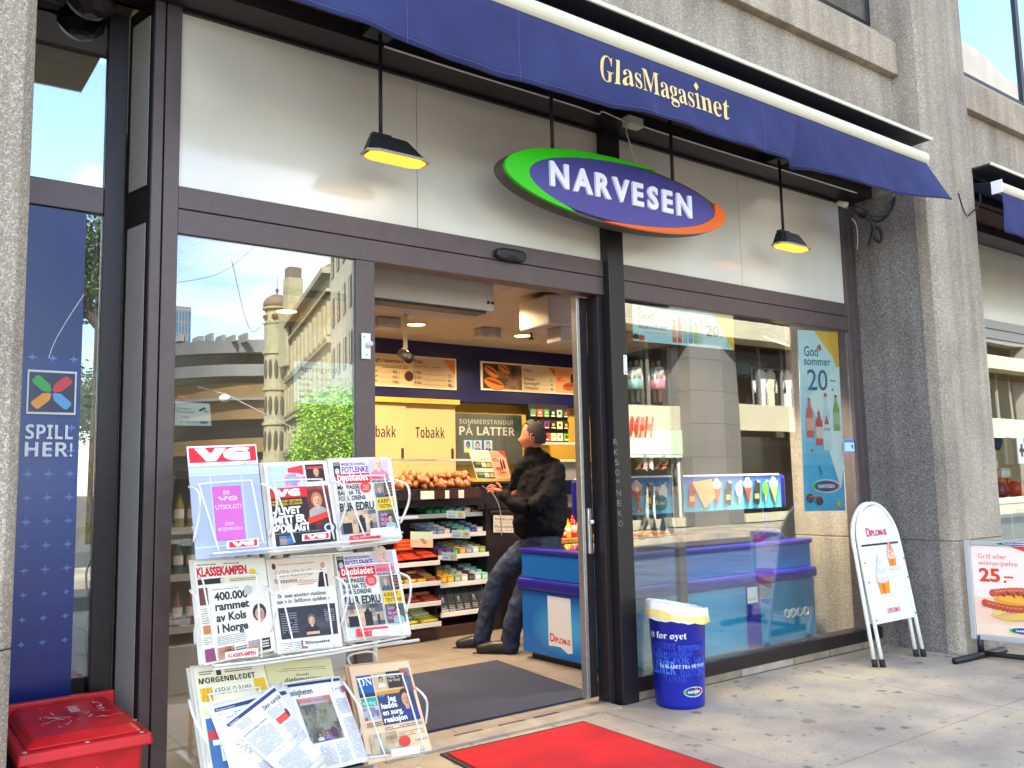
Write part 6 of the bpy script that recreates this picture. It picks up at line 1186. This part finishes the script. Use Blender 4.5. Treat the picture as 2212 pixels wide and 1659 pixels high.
# the customer
MAN=T('person',(4.15,5.6,0),'man in black jacket and blue jeans seen from behind, leaning on freezer','person')
def organic(name,chains,m,par,vox=.014,it=10,fac=.5,wr=0):
    """limbs of changing thickness fused into one continuous surface"""
    mb=MB()
    for ch in chains:
        P=[V(c[:3]) for c in ch]; R=[c[3] if isinstance(c[3],tuple) else (c[3],c[3]) for c in ch]
        Q=[];RR=[]
        for i in range(len(P)-1):
            for k in range(4):
                t=k/4; s_=t*t*(3-2*t); p0=P[max(0,i-1)];p1=P[i];p2=P[i+1];p3=P[min(len(P)-1,i+2)]
                Q.append(.5*((2*p1)+(p2-p0)*t+(2*p0-5*p1+4*p2-p3)*t*t+(3*p1-p0-3*p2+p3)*t**3)); RR.append(tuple(R[i][j]*(1-s_)+R[i+1][j]*s_ for j in (0,1)))
        Q.append(P[-1]); RR.append(R[-1])
        d0=(Q[0]-Q[1]).normalized(); d1=(Q[-1]-Q[-2]).normalized(); r0=min(RR[0]); r1=min(RR[-1])
        Q=[Q[0]+d0*r0*.6,Q[0]+d0*r0*.4]+Q+[Q[-1]+d1*r1*.4,Q[-1]+d1*r1*.6]
        RR=[tuple(q*.35 for q in RR[0]),tuple(q*.8 for q in RR[0])]+RR+[tuple(q*.8 for q in RR[-1]),tuple(q*.35 for q in RR[-1])]
        n=16; vs=[]
        for i,p in enumerate(Q):
            t=(Q[min(i+1,len(Q)-1)]-Q[max(i-1,0)]).normalized(); a_=CR-t*CR.dot(t); a_=a_.normalized() if a_.length>.05 else t.orthogonal().normalized(); b_=t.cross(a_)
            for k in range(n):
                an=2*math.pi*k/n; vs.append(p+a_*math.cos(an)*RR[i][0]+b_*math.sin(an)*RR[i][1])
        m_=len(Q); fs=[(i*n+k,i*n+(k+1)%n,(i+1)*n+(k+1)%n,(i+1)*n+k) for i in range(m_-1) for k in range(n)]+[tuple(range(n-1,-1,-1)),tuple((m_-1)*n+k for k in range(n))]
        mb.add(vs,fs)
    o=mb.build(name,m,par); r=o.modifiers.new('fuse','REMESH'); r.mode='VOXEL'; r.voxel_size=vox; r.use_smooth_shade=True
    s_=o.modifiers.new('smooth','SMOOTH'); s_.iterations=it; s_.factor=fac
    if wr:
        if 'folds' not in bpy.data.textures:
            tx=bpy.data.textures.new('folds','CLOUDS'); tx.noise_scale=.065; tx.noise_depth=1
        d_=o.modifiers.new('folds','DISPLACE'); d_.texture=bpy.data.textures['folds']; d_.strength=wr; d_.mid_level=.5; d_.texture_coords='LOCAL'
    return o
hy=5.62
tor=[W(5.56,1166,1165,(.10,.09)),W(5.57,1166,1100,(.09,.08)),W(5.60,1160,1030,(.09,.07)),W(5.61,1153,995,.05),W(5.61,1150,962,.055)]
organic('body',[tor,[W(5.58,1172,1030,.03),W(5.46,1180,1062,.028),W(5.46,1140,1090,.026),W(5.60,1092,1072,.026)],[W(5.64,1142,1035,.03),W(5.76,1120,1058,.03),W(5.86,1096,1078,.026)],
  [W(5.60,1150,1178,.06),W(5.80,1072,1262,.035),W(5.855,1043,1376,.028)],[W(5.52,1178,1182,.06),W(5.48,1127,1300,.035),W(5.54,1101,1398,.028)]],'skin',MAN)
# head with a face turned away to the left
hc=ay(5.60,1150,943); face=V((-.76,.65,-.03)).normalized(); side=V((face.y,-face.x,0)).normalized()
hm=MB(); n,m_=28,20; vs=[]
for j in range(m_+1):
    ph=-math.pi/2+math.pi*j/m_
    for k in range(n):
        a=2*math.pi*k/n; f=math.cos(ph)*math.cos(a); s_=math.cos(ph)*math.sin(a); u=math.sin(ph)
        rx=.104 if f<0 else .092; 
        fx=f*rx; sx=s_*.074; uz=u*.125
        if u<-.1: fx=fx*(1-.30*(-u-.1)) + (.014 if f>0 else .0); sx*=1-.28*(-u-.1)
        if f>.80 and -.35<u<.12 and abs(s_)<.25: fx+=.018*(1-abs(s_)/.25)*(1-abs(u+.14)/.26)
        if f>.7 and -.62<u<-.42: fx+=.006
        if f>.75 and .05<u<.22 and .18<abs(s_)<.55: fx-=.007
        vs.append(hc+face*fx+side*sx+V((0,0,uz)))
hm.add(vs,[(j*n+k,j*n+(k+1)%n,(j+1)*n+(k+1)%n,(j+1)*n+k) for j in range(m_) for k in range(n)])
head=hm.build('head','skin',MAN,smooth=True); 
for sg in (-1,1): 
    e=MB(); c=hc+side*(.074*sg)+V((0,0,-.012))-face*.004
    P_=[]
    for k in range(16):
        a=2*math.pi*k/16; P_.append(c+face*(.017*math.cos(a))+V((0,0,.031*math.sin(a)-(.006 if math.sin(a)<0 else 0)*math.cos(a)))+side*(sg*(.006+.004*math.cos(a))))
    e.tube(P_,.0055,6,closed=True).blob(c+side*sg*.001,.012,.010,.024,8,6).build('ear','skin',head,smooth=True)
hr=MB(); vs=[];idx={};fs=[]
for j in range(m_+1):
    ph=-math.pi/2+math.pi*j/m_
    for k in range(n):
        a=2*math.pi*k/n; f=math.cos(ph)*math.cos(a); s_=math.cos(ph)*math.sin(a); u=math.sin(ph)
        o_=1.045+random.uniform(-.008,.012); vs.append(hc+face*(f*(.104 if f<0 else .092)*o_)+side*(s_*.076*o_)+V((0,0,u*.127*o_)))
def hairy(j,k):
    ph=-math.pi/2+math.pi*j/m_; a=2*math.pi*k/n; f=math.cos(ph)*math.cos(a); u=math.sin(ph); s_=abs(math.cos(ph)*math.sin(a))
    if f>.35: return u>.72+.1*f
    if f>.02: return u>.22
    if f>-.25: return u>-.10
    if u>.72 and -.75<f<-.15 and s_<.42: return random.random()<.35   # thinning crown
    return u>-.52
fs=[(j*n+k,j*n+(k+1)%n,(j+1)*n+(k+1)%n,(j+1)*n+k) for j in range(m_) for k in range(n) if hairy(j,k)]
ho=MB().add(vs,fs).build('hair','hair',head,smooth=True,recalc=False); md=ho.modifiers.new('t','SOLIDIFY'); md.thickness=.006
# jacket, jeans, shoes
organic('jacket',[[W(5.56,1166,1146,(.205,.155)),W(5.56,1166,1128,(.218,.165)),W(5.565,1168,1100,(.215,.17)),W(5.58,1170,1060,(.205,.165)),W(5.595,1166,1022,(.175,.14)),W(5.605,1157,995,(.135,.10)),W(5.61,1152,978,(.080,.072)),W(5.61,1151,970,(.068,.064))],
  [W(5.57,1182,1004,.08),W(5.49,1198,1020,.092),W(5.40,1190,1062,.078),W(5.42,1156,1092,.074),W(5.50,1120,1092,.064),W(5.58,1097,1078,.050),W(5.62,1086,1066,.042)],
  [W(5.64,1140,1003,.085),W(5.74,1126,1030,.085),W(5.84,1112,1062,.068),W(5.86,1094,1080,.05)]],'jacket',MAN,.011,5,wr=.03)
MB().lathe([(.066,-.01),(.070,.02),(.064,.045),(.058,.045)],ay(5.61,1153,982),16).build('collar','jacket',MAN,smooth=True)
organic('jeans',[[W(5.56,1168,1152,(.165,.14)),W(5.57,1166,1175,(.165,.15)),W(5.62,1150,1192,(.15,.13))],[W(5.60,1152,1178,.11),W(5.70,1115,1208,.100),W(5.79,1078,1250,.086),W(5.825,1064,1285,.076),W(5.85,1050,1335,.072),W(5.86,1043,1372,.070),W(5.86,1042,1386,.070)],
  [W(5.52,1182,1178,.11),W(5.48,1160,1225,.100),W(5.47,1135,1275,.086),W(5.50,1116,1325,.076),W(5.54,1103,1375,.073),W(5.54,1101,1402,.074)]],'denim',MAN,.011,4,wr=.028)
for (y,hx_,hy_,tx,ty,tyy) in ((5.86,1050,1392,1008,1386,5.95),(5.54,1096,1412,1048,1408,5.66)):
    h_=ay(y,hx_,hy_); t=ay(tyy,tx,ty); h_.z=.045; t.z=.035; d=(t-h_).normalized(); L_=.27
    pts=[(*(h_-d*.03),.038),(*(h_+d*.05+V((0,0,.022))),.05),(*(h_+d*.13+V((0,0,.008))),.046),(*(h_+d*.20),.04),(*(h_+d*.245-V((0,0,.004))),.030)]
    skin('shoe',pts,chain(5),'shoe',MAN,1); s_=V((-d.y,d.x,0))
    MB().slab(h_-d*.07-s_*.035+V((0,0,-h_.z+.002)),h_+d*.27-s_*.03+V((0,0,-h_.z+.002)),h_+d*.27+s_*.03+V((0,0,-h_.z+.002)),h_-d*.07+s_*.035+V((0,0,-h_.z+.002)),(0,0,.018)).build('sole','rubber',MAN,bevel=.006)
# near hand: palm, four bent fingers and a thumb at the sleeve end
hp=ay(5.66,1082,1062)
d1=V((-.55,.45,.25)).normalized(); s1=V((.2,.3,.93)).normalized(); s1=(s1-d1*s1.dot(d1)).normalized()
hv=[(*(hp-d1*.02),.026),(*(hp+d1*.03),(.036,.018)),(*(hp+d1*.065),(.036,.016))]
skin('hand',hv,chain(3),'skin',MAN)
for i,(o_,l) in enumerate(((.027,.055),(.009,.065),(-.009,.062),(-.026,.048))):
    b=hp+d1*.065+s1*o_; c=V((-.1,-.35,-.4)); skin('finger',[(*(b-d1*.02),.009),(*(b+d1*l*.45),.0085),(*(b+d1*l*.75+c*.02),.008),(*(b+d1*l*.9+c*.05),.007)],chain(4),'skin',MAN,0,1)
skin('thumb',[(*(hp+d1*.0+s1*.025),.011),(*(hp+d1*.03+s1*.05),.010),(*(hp+d1*.06+s1*.058),.008)],chain(3),'skin',MAN,0,1)
# ================================================================ ACROSS THE STREET (seen mirrored in the glass)
def fa(Yv,px,py): p=ay(Yv,px,py); p.y=7.8-Yv; return p
def vr(px,py,dep):
    p=EYE+(CF*FL+CR*(px-1106)-CU*(py-829.5))*(dep/FL); p.y=7.8-p.y; return p
mat('far_stone',hx('8a8580',.75),.85,noise=(.8,.12,6)); mat('far_cream',hx('d9cfb0',.75),.8,noise=(.7,.08,4)); mat('far_glass',hx('1a1d20'),.12); mat('far_yellow',hx('cfc49a',.52),.85,noise=(1.5,.15,6)); mat('far_shade',hx('4a443a'),.9); mat('far_copper',hx('6b5a48'),.7); mat('far_brown',hx('8a6b42',.8),.8,noise=(.5,.15,4)); mat('far_grey',hx('8a8784',.8),.85,noise=(.4,.12,5)); mat('blue_glass',hx('3f6f92',.8),.1); mat('mint',hx('c4d8b8'),.7); mat('red_letters',hx('d8301c'),.5)
YF=16.1; yr=7.8-YF
gx=lambda px,py=900: fa(YF,px,py).x
xA,xB,xC,xD=gx(1493),gx(1564),gx(1618),gx(1816); pit=xD-xA
zof=lambda px,py: fa(YF,px,py).z
A=T('clothing_store',(18,yr,0),'grey stone clothing store across the street, mirrored in the right window','building')
zs1=zof(1400,712); zb1=zof(1400,872); zc1=zof(1400,926); zd1=zof(1400,982); zg=0
zr1=zof(1700,735); zr2=zof(1700,876); zr3=zof(1700,932); ztop=zof(1500,692); ztop2=zof(1500,660)
for k in range(-1,5):
    o=k*pit
    if xA+o>60: continue
    n_=7; hh=zs1+1.2
    for i in range(n_): 
        MB().prism([(xA+o,yr+.02,i*hh/n_+.004),(xB+o,yr+.02,i*hh/n_+.004),(xC+o,yr-.35,i*hh/n_+.004),(xC+o,yr-.8,i*hh/n_+.004),(xA+o,yr-.8,i*hh/n_+.004)],(0,0,hh/n_-.008)).build('pillar_block','far_stone',A)
    x0,x1=xC+o+.01,xD+o-.01
    right=(k%2==0)
    if right: za,zb,zc=zr1,zr2,zr3
    else: za,zb,zc=zs1,zb1,zc1
    w=bx('window','far_glass',A,x0,yr-1.5,zb,x1,yr-1.45,za); n=4
    for i in range(1,n): bx('mullion','far_stone',w,x0+(x1-x0)*i/n-.04,yr-.5,zb,x0+(x1-x0)*i/n+.04,yr-.44,za)
    bx('band','far_cream',A,x0,yr-.45,zc,x1,yr-.35,zb,.01)
    if not right:
        bx('lower_band','mint',A,x0,yr-.42,zd1,x1,yr-.30,zc-.01); bx('door_head','steel_white',A,x0,yr-.44,zd1-.08,x1,yr-.32,zd1-.01)
        for i in range(5): bx('door_frame','steel_white',A,x0+(x1-x0)*i/4.001-.05 if i else x0,yr-.5,0.02,x0+(x1-x0)*i/4+.05 if i<4 else x1,yr-.44,zd1-.09)
    for i in range(3): bx('lower_window','far_glass',A,x0+(x1-x0)*i/3,yr-1.6,.3,x0+(x1-x0)*(i+1)/3-.02,yr-1.55,(zc if right else zd1)-.1)
    bx('plinth','far_cream',A,x0,yr-.44,.01,x1,yr-.3,.25)
bx('cornice','far_cream',A,xA-pit,yr-.5,zs1+.02,60,yr+.25,zs1+.55,.02); bx('upper_facade','far_stone',A,xA-pit,yr-.8,zs1+1.21,60,yr-.3,18.5); bx('attic','far_stone',A,xA-pit,yr-4,zs1+1.2,60,yr-1.7,16)
bx('side_wall','far_stone',A,xA-pit,yr-4,0,xA-pit+.3,yr-.81,16); bx('interior_back','far_shade',A,xA-pit+.31,yr-3.9,0,60,yr-3.7,zs1+1.2); bx('interior_floor','far_shade',A,xA-pit+.31,yr-3.69,zc1-.5,60,yr-1.61,zc1-.4)
random.seed(2)
for f in range(3):
    for i in range(26):
        x=xA-pit+1+i*2.1
        if x<58: w=bx('window','far_glass',A,x,yr-.29,zs1+2.0+f*3.4,x+1.3,yr-.24,zs1+4.1+f*3.4); bx('frame','far_cream',w,x+.62,yr-.235,zs1+2.0+f*3.4,x+.68,yr-.2,zs1+4.1+f*3.4)
p0,p1=fa(YF-.2,1384,938),fa(YF-.2,1434,900); w=p1.x-p0.x
for ch,u0,u1 in (('H',0,.36),('&',.38,.60),('M',.62,1.0)):
    vs,fs,a,b=glyphs(ch,'',.05); m=MB(); k=w*(u1-u0)/(b-a)
    m.add([(p1.x-(u0*w)-(q-a)*k+ .12*r,yr-.25,p0.z+r*(p1.z-p0.z)/.69) for q,r in vs],fs).build('letter','red_letters',A)
# clothes on the rail behind the upper window
r0,r1=fa(YF+.7,1622,795),fa(YF+.7,1800,800); zr_=fa(YF+.7,1650,795).z
A=T('clothes_rail',(r0.x,yr-.8,zr_-1.2),'chrome clothes rail behind the upper store window, mirrored in the glass','clothes rail'); MB().tube([(r0.x,yr-.75,zr_),(r1.x,yr-.75,zr_)],.03,8).build('rail','aluminium',A)
for x in (r0.x+.1,(r0.x+r1.x)/2,r1.x-.1): MB().tube([(x,yr-.76,zb1),(x,yr-.76,zr_)],.025,6).build('post','aluminium',A)
n=8
for i in range(n):
    x=r0.x+.45+(r1.x-r0.x-.6)*i/n; c=hx(['e8e6e2','d9cdb0','34343a','ece4d4','9fb0c4','55604a','efe9dc','c9d8d0'][i]); s=.34
    o=MB().prism([(x-s*.45,yr-.78,zr_-1.35*1.0),(x+s*.45,yr-.78,zr_-1.3),(x+s*.5,yr-.78,zr_-.35),(x+s*.9,yr-.78,zr_-.8),(x+s*1.1,yr-.78,zr_-.68),(x+s*.6,yr-.78,zr_-.12),(x+.08,yr-.78,zr_-.04),(x-.08,yr-.78,zr_-.04),(x-s*.6,yr-.78,zr_-.12),(x-s*1.1,yr-.78,zr_-.68),(x-s*.9,yr-.78,zr_-.8),(x-s*.5,yr-.78,zr_-.35)],(0,.10,0),c).build('jacket_on_hanger','cloth',None,bevel=.02)
    tag(o,('white','sand','charcoal','cream','pale blue','olive','ivory','grey green')[i]+' garment on the rail mirrored in the right window','clothes','garments on the mirrored rail')
for px,c,lb in ((1377,'8fb0b0','mannequin in pale teal dress mirrored in the right window'),(1426,'e88aa0','mannequin in pink skirt mirrored in the right window')):
    q=fa(YF+.8,px,868); t=fa(YF+.8,px,776); H_=t.z-q.z; A=T('mannequin',(q.x,q.y,q.z),lb,'mannequin')
    MB().lathe([(H_*.05,0),(H_*.05,H_*.3),(H_*.14,H_*.32),(H_*.13,H_*.5),(H_*.09,H_*.55)],q,12,hx(c)).build('skirt','cloth',A,smooth=True); MB().lathe([(H_*.09,H_*.55),(H_*.12,H_*.74),(H_*.10,H_*.82),(H_*.035,H_*.85)],q,12,hx('d8d4c8')).build('top','cloth',A,smooth=True); MB().blob(q+V((0,0,H_*.92)),H_*.05,H_*.05,H_*.07,10,8,hx('d8b088')).build('head','cloth',A,smooth=True)
    for s in (-1,1): MB().tube([q+V((s*H_*.11,0,H_*.78)),q+V((s*H_*.16,0,H_*.58)),q+V((s*H_*.15,0,H_*.42))],H_*.025,8,hx('d8d4c8')).build('arm','cloth',A,smooth=True)
# passers-by
def walker(px,py,label,top,leg,ph):
    g_=az(0,px,py); gp=V((g_.x,7.8-g_.y,0)); A=T('person',gp,label,'person')
    def w(f,s,z,r): return (gp.x+f,gp.y+s,z,r)
    k=1.0; st=.32*ph
    v=[w(0,0,.95,.14),w(.02,0,1.2,.13),w(.02,0,1.42,.12),w(.03,0,1.53,.05),w(st*.5,-.08,.5,.07),w(st,-.08,.08,.045),w(st+.14,-.08,.04,.035),w(-st*.3,.08,.52,.07),w(-st,.08,.10,.045),w(-st+.14,.08,.05,.035),w(.02,-.19,1.40,.05),w(-.1,-.22,1.14,.04),w(.06,-.22,.92,.035),w(.02,.19,1.40,.05),w(.14,.22,1.14,.04),w(.22,.2,.92,.035)]
    organic('body',[v[0:4],[v[0],v[4],v[5],v[6]],[v[0],v[7],v[8],v[9]],[v[2],v[10],v[11],v[12]],[v[2],v[13],v[14],v[15]]],'skin',A,.025,4)
    g2=lambda q,k_:(q[0],q[1],q[2],q[3]*k_)
    organic('top',[[g2(v[0],1.25),g2(v[1],1.25),g2(v[2],1.15)],[g2(v[2],.9),g2(v[10],1.4),g2(v[11],1.5)],[g2(v[2],.9),g2(v[13],1.4),g2(v[14],1.5)]],top,A,.022,3)
    organic('trousers',[[g2(v[0],1.15),g2(v[4],1.3),g2(v[5],1.45)],[g2(v[0],1.15),g2(v[7],1.3),g2(v[8],1.45)]],leg,A,.022,3)
    c=gp+V((.04,0,1.66)); h=MB().blob(c,.095,.078,.12,14,10).build('head','skin',A,smooth=True); MB().blob(c+V((-.02,0,.025)),.10,.085,.115,12,8).build('hair','hair',h,smooth=True)
    MB().blob(c+V((.095,0,-.01)),.018,.012,.02,8,6).build('nose','skin',h,smooth=True)
walker(1398,1163,'walking pedestrian in dark top mirrored in the right window, left of the pair','jacket','dark_metal',1.0); walker(1440,1158,'walking pedestrian in dark clothes mirrored in the right window, right of the pair','jacket','denim',.8)
# ---- the old ornate building up the side street
A=T('ornate_building',vr(660,1050,75),'cream nineteenth century building with domed corner turret mirrored in the left window','building')
N0,F0=vr(712,1050,66),vr(616,1050,92); N0.z=F0.z=0; H_=17.6
dr_=(F0-N0); Ln=dr_.length; dr_.normalize(); nr=V((dr_.y,-dr_.x,0)); 
if nr.dot(V((1.3,3.9,0))-N0)<0: nr=-nr
def wq(s,z,h=0): p=N0+dr_*s+nr*h; return V((p.x,p.y,z))
def wall(s0,s1,z0,z1,d,m,nm,t=.3,par=None): return MB().slab(wq(s0,z0,d),wq(s1,z0,d),wq(s1,z1,d),wq(s0,z1,d),-nr*t).build(nm,m,par or A)
wall(0,Ln,0,H_,0,'far_yellow','wall',8)
nb=11; fl_=(1.0,5.0,8.8,12.8)
for f,z in enumerate(fl_):
    wall(-.1,Ln+.1,z+3.35,z+3.6,.35,'far_yellow','string_course',.34)
    for i in range(nb):
        s=Ln*(i+.5)/nb; ww=Ln/nb*.26; o=wall(s-ww,s+ww,z,z+2.2,.06,'far_shade','window',.05)
        c=wq(s,z+2.2,.06); pts=[c+dr_*(ww*math.cos(a*math.pi/8))+V((0,0,ww*math.sin(a*math.pi/8))) for a in range(9)]; MB().prism(pts,-nr*.05).build('arch','far_shade',o)
        wall(s-ww*1.5,s+ww*1.5,z-.35,z-.12,.40,'far_yellow','sill',.39,o); wall(s-ww*1.7,s-ww*1.15,z,z+2.6,.30,'far_yellow','pilaster',.29,o); wall(s+ww*1.15,s+ww*1.7,z,z+2.6,.30,'far_yellow','pilaster',.29,o)
        if f==1: wall(s-ww*1.8,s+ww*1.8,z+2.75,z+3.05,.55,'far_yellow','pediment',.54,o)
wall(-.2,Ln+.3,H_,H_+.5,.7,'far_yellow','cornice',8.6); MB().hexa([wq(0,H_+.5,.6),wq(Ln,H_+.5,.6),wq(Ln,H_+.5,-8),wq(0,H_+.5,-8)],[wq(1,H_+2.4,-2.2),wq(Ln-1,H_+2.4,-2.2),wq(Ln-1,H_+2.4,-6),wq(1,H_+2.4,-6)]).build('roof','far_copper',A)
tc_=vr(593,1050,95); tc_.z=0; tz_=vr(593,700,95).z; tt=vr(593,660,95).z; tdm=vr(593,628,95).z; R=1.25
for zz_ in (1,5,8.8,12.8):
    for k in range(5):
        a=math.atan2(3.9-tc_.y,1.3-tc_.x)+(k-2)*.5; c=tc_+V((math.cos(a)*R,math.sin(a)*R,0)); MB().blob(c+V((0,0,zz_+1.2)),.22,.22,1.1,8,6).build('window','far_shade',A); 
    MB().lathe([(R*1.15,0),(R*1.15,.3)],tc_+V((0,0,zz_+2.9)),16).build('ring_course','far_yellow',A)
t=MB().lathe([(R,0),(R,tz_),(R*1.1,tz_+.2),(R*.92,tz_+.3),(R*.92,tt-.4),(R*1.2,tt-.2),(R*1.2,tt)],tc_,16).build('turret','far_yellow',A)
MB().lathe([(R*1.12,tt),(R*1.15,tt+.5),(R*1.0,tt+(tdm-tt)*.6),(R*.5,tdm-.15),(.1,tdm)],tc_,16).build('dome','far_copper',t,smooth=True); MB().lathe([(.05,tdm),(.22,tdm+.5),(.05,tdm+.8),(.03,tdm+2)],tc_,8).build('finial','far_copper',t)
for k in range(6):
    a=k*math.pi/3; c=tc_+V((math.cos(a)*R*.94,math.sin(a)*R*.94,0)); bx('window','far_shade',t,c.x-.25,c.y-.25,tz_+.7,c.x+.25,c.y+.25,tt-.9)
g2=vr(628,1050,90); zt3=vr(628,567,90).z; bx('chimney_tower','far_yellow',A,g2.x-.8,g2.y-.8,H_-2,g2.x+.8,g2.y+.8,zt3-1.2,.05); bx('chimney_cap','far_copper',A,g2.x-.7,g2.y-.7,zt3-1.199,g2.x+.7,g2.y+.7,zt3,.1)
for sgn in (0,1): bx('gable_stage','far_yellow',A,g2.x-1.1+.2*sgn,g2.y-1.1,H_-4,g2.x+1.1,g2.y+1.1,H_+2-sgn,.1)
# nearer plain cream block at the right of it
n0=vr(712,1050,52); n1=vr(800,1050,40); n0.z=n1.z=0; zt4=vr(735,500,48).z
A=T('cream_block',n0,'plain cream painted apartment block mirrored at the right of the left window','building'); dd2=(n1-n0); L2=dd2.length; dd2.normalize(); nn2=V((dd2.y,-dd2.x,0)); nn2=nn2 if nn2.dot(V((1.3,3.9,0))-n0)>0 else -nn2
MB().slab(n0,n1,n1+V((0,0,zt4)),n0+V((0,0,zt4)),-nn2*6).build('wall','far_cream',A)
for f in range(5):
    for i in range(6):
        c=n0+dd2*(L2*(i+.5)/6)+V((0,0,1.6+f*3)); o=MB().slab(c-dd2*.5+nn2*.03,c+dd2*.5+nn2*.03,c+dd2*.5+nn2*.03+V((0,0,1.7)),c-dd2*.5+nn2*.03+V((0,0,1.7)),-nn2*.02).build('window','far_shade',A); MB().slab(c-dd2*.03+nn2*.06,c+dd2*.03+nn2*.06,c+dd2*.03+nn2*.06+V((0,0,1.7)),c-dd2*.03+nn2*.06+V((0,0,1.7)),-nn2*.02).build('frame','far_cream',o)
# ---- curved seventies building
A=T('curved_building',vr(480,1050,110),'curved grey concrete building with ribbon windows mirrored in the left window','building')
def arc_band(py0,py1,m,nm,dout=0):
    L_=[];n=16
    for i in range(n+1):
        t=i/n; px=330+t*270; dep=105+14*math.sin(t*math.pi*.5)+dout; sh=-16*(1-t)**2*-1
        a=vr(px,py0+sh*.9,dep); b=vr(px,py1+sh*.9,dep); L_.append((a,b))
    bk=V((0,-14,0)); m_=MB()
    for i in range(n):
        a0,b0=L_[i];a1,b1=L_[i+1]; m_.slab(b0,b1,a1,a0,bk)
    m_.build(nm,m,A)
for p0,p1,m,nm,d in ((735,762,'far_grey','parapet',0),(762,787,'far_glass','ribbon_window',1.5),(787,812,'far_grey','spandrel_band',0),(812,828,'far_glass','ribbon_window',1.5),(828,858,'far_brown','wall_band',1),(858,864,'far_grey','ledge',0),(864,905,'far_brown','wall_band',1),(905,945,'far_glass','ribbon_window',2),(945,975,'far_brown','wall_band',1),(975,1052,'far_shade','ground_floor',2)): arc_band(p0,p1,m,nm,d)
random.seed(6)
for i in range(7):
    px=385+i*24+random.uniform(-6,6); a=vr(px,731,116); b=vr(px+random.uniform(3,18),735-random.uniform(2,18),116); bx('roof_plant','far_grey',A,min(a.x,b.x),a.y-3,a.z-.5,max(a.x,b.x),a.y,b.z)
# glass tower
A=T('glass_tower',vr(400,1050,260),'blue glass office tower mirrored at the left edge of the left window','building')
a=vr(374,1050,260); b=vr(416,1050,260); zt5=vr(400,652,260).z; MB().box(min(a.x,b.x),a.y-12,0,max(a.x,b.x),a.y,zt5).build('tower','blue_glass',A)
for i in range(14): z=zt5*(i+1)/14.2; MB().box(min(a.x,b.x)-.1,a.y-12,z-.4,max(a.x,b.x)+.1,a.y+.1,z).build('floor_line','far_grey',A)
for i in range(1,5): x=min(a.x,b.x)+(abs(b.x-a.x))*i/5; MB().box(x-.2,a.y,0,x+.2,a.y+.15,zt5).build('mullion','far_grey',A)
# ---- trees
mat('leaf',hx('9fd13c',.85),.6); mat('leaf_dark',hx('5f7a3a',.6),.6); mat('bark',hx('4a3c30'),.9)
def tree(name,c,R_,H_,n,m,label,seed):
    random.seed(seed); A=T(name,(c.x,c.y,0),label,'tree'); tr=MB(); top=H_-R_*.6
    tr.tube([(c.x,c.y,0),(c.x+.05,c.y,top*.6),(c.x,c.y+.05,top)],[.16,.12,.06],8); tr.build('trunk','bark',A,smooth=True)
    cl=[]
    for i in range(16):
        a=random.uniform(0,6.28); el=random.uniform(-.5,1.2); q=V((math.cos(a)*math.cos(el),math.sin(a)*math.cos(el),math.sin(el)))*R_*random.uniform(.35,.85); e=V((c.x,c.y,H_-R_*.9))+q; cl.append((e,R_*random.uniform(.28,.45)))
        MB().tube([(c.x,c.y,top*.75),(V((c.x,c.y,top*.75))+e)/2+V((0,0,.1)),e],[.05,.03,.012],5).build('branch','bark',A)
    mb=MB()
    for i in range(n):
        e,r=random.choice(cl); d=V((random.gauss(0,1),random.gauss(0,1),random.gauss(0,.7))).normalized()*r*random.uniform(.5,1.15); p=e+d; s=random.uniform(.05,.10); u=V((random.uniform(-1,1),random.uniform(-1,1),random.uniform(-.6,.6))).normalized(); w=u.orthogonal().normalized()
        mb.add([p-u*s,p+w*s*.45,p+u*s,p-w*s*.45],[(0,1,2,3)])
    mb.build('crown',m,A,recalc=False)
q=vr(742,985,36); tree('street_tree',q,2.5,q.z+2.6,15000,'leaf','bright green street tree mirrored behind the upper newspapers',3)
q=vr(222,600,22); tree('street_tree',q,1.7,q.z+1.5,7000,'leaf_dark','feathery green tree mirrored beside the blue window film',5)
q=vr(160,900,30); tree('street_tree',q,2.6,6,9000,'leaf_dark','darker street tree left of the camera, mirrored low in the narrow bay',8)
# small street things: lamp, wires, red awnings
p=vr(487,862,30); A=T('street_lamp',(p.x,p.y,0),'white globe lamp hung on a wire, mirrored in the left window','street lamp'); MB().blob(p,.20,.20,.14,14,8).build('shade','white_plastic',A,smooth=True)
a_=vr(430,838,29); b_=vr(640,930,30); MB().tube([a_,p+V((0,0,.16)),b_],.02,6).build('wire','aluminium',A)
for i,(p0,d0,p1,d1,s) in enumerate(((( 385,610),30,(560,520),40,0),((500,560),26,(575,690),34,.8))):
    a_,b_=vr(*p0,d0),vr(*p1,d1); m_=(a_+b_)/2-V((0,0,.5+s)); MB().tube(curve([a_,m_,b_],8),.010,5).build('overhead_wire','dark_metal',None,label=('thin overhead street wire crossing the mirrored sky','sagging chain-like wire in the mirrored sky')[i],cat='wire')
p=vr(600,1010,60); A=T('street_kiosk',(p.x,p.y,0),'low red and brown market canopy mirrored behind the newspaper rack','canopy'); q=vr(520,1040,60); MB().box(min(p.x,q.x)-3,p.y-3,2.3,max(p.x,q.x)+5,p.y+1,2.9).build('roof','red_letters',A,bevel=.05)
for k in range(5): bx('post','far_cream',A,min(p.x,q.x)-2.9+k*2.4,p.y+.8,0,min(p.x,q.x)-2.7+k*2.4,p.y+1,2.3)
bpy.data.scenes.remove(_ts)
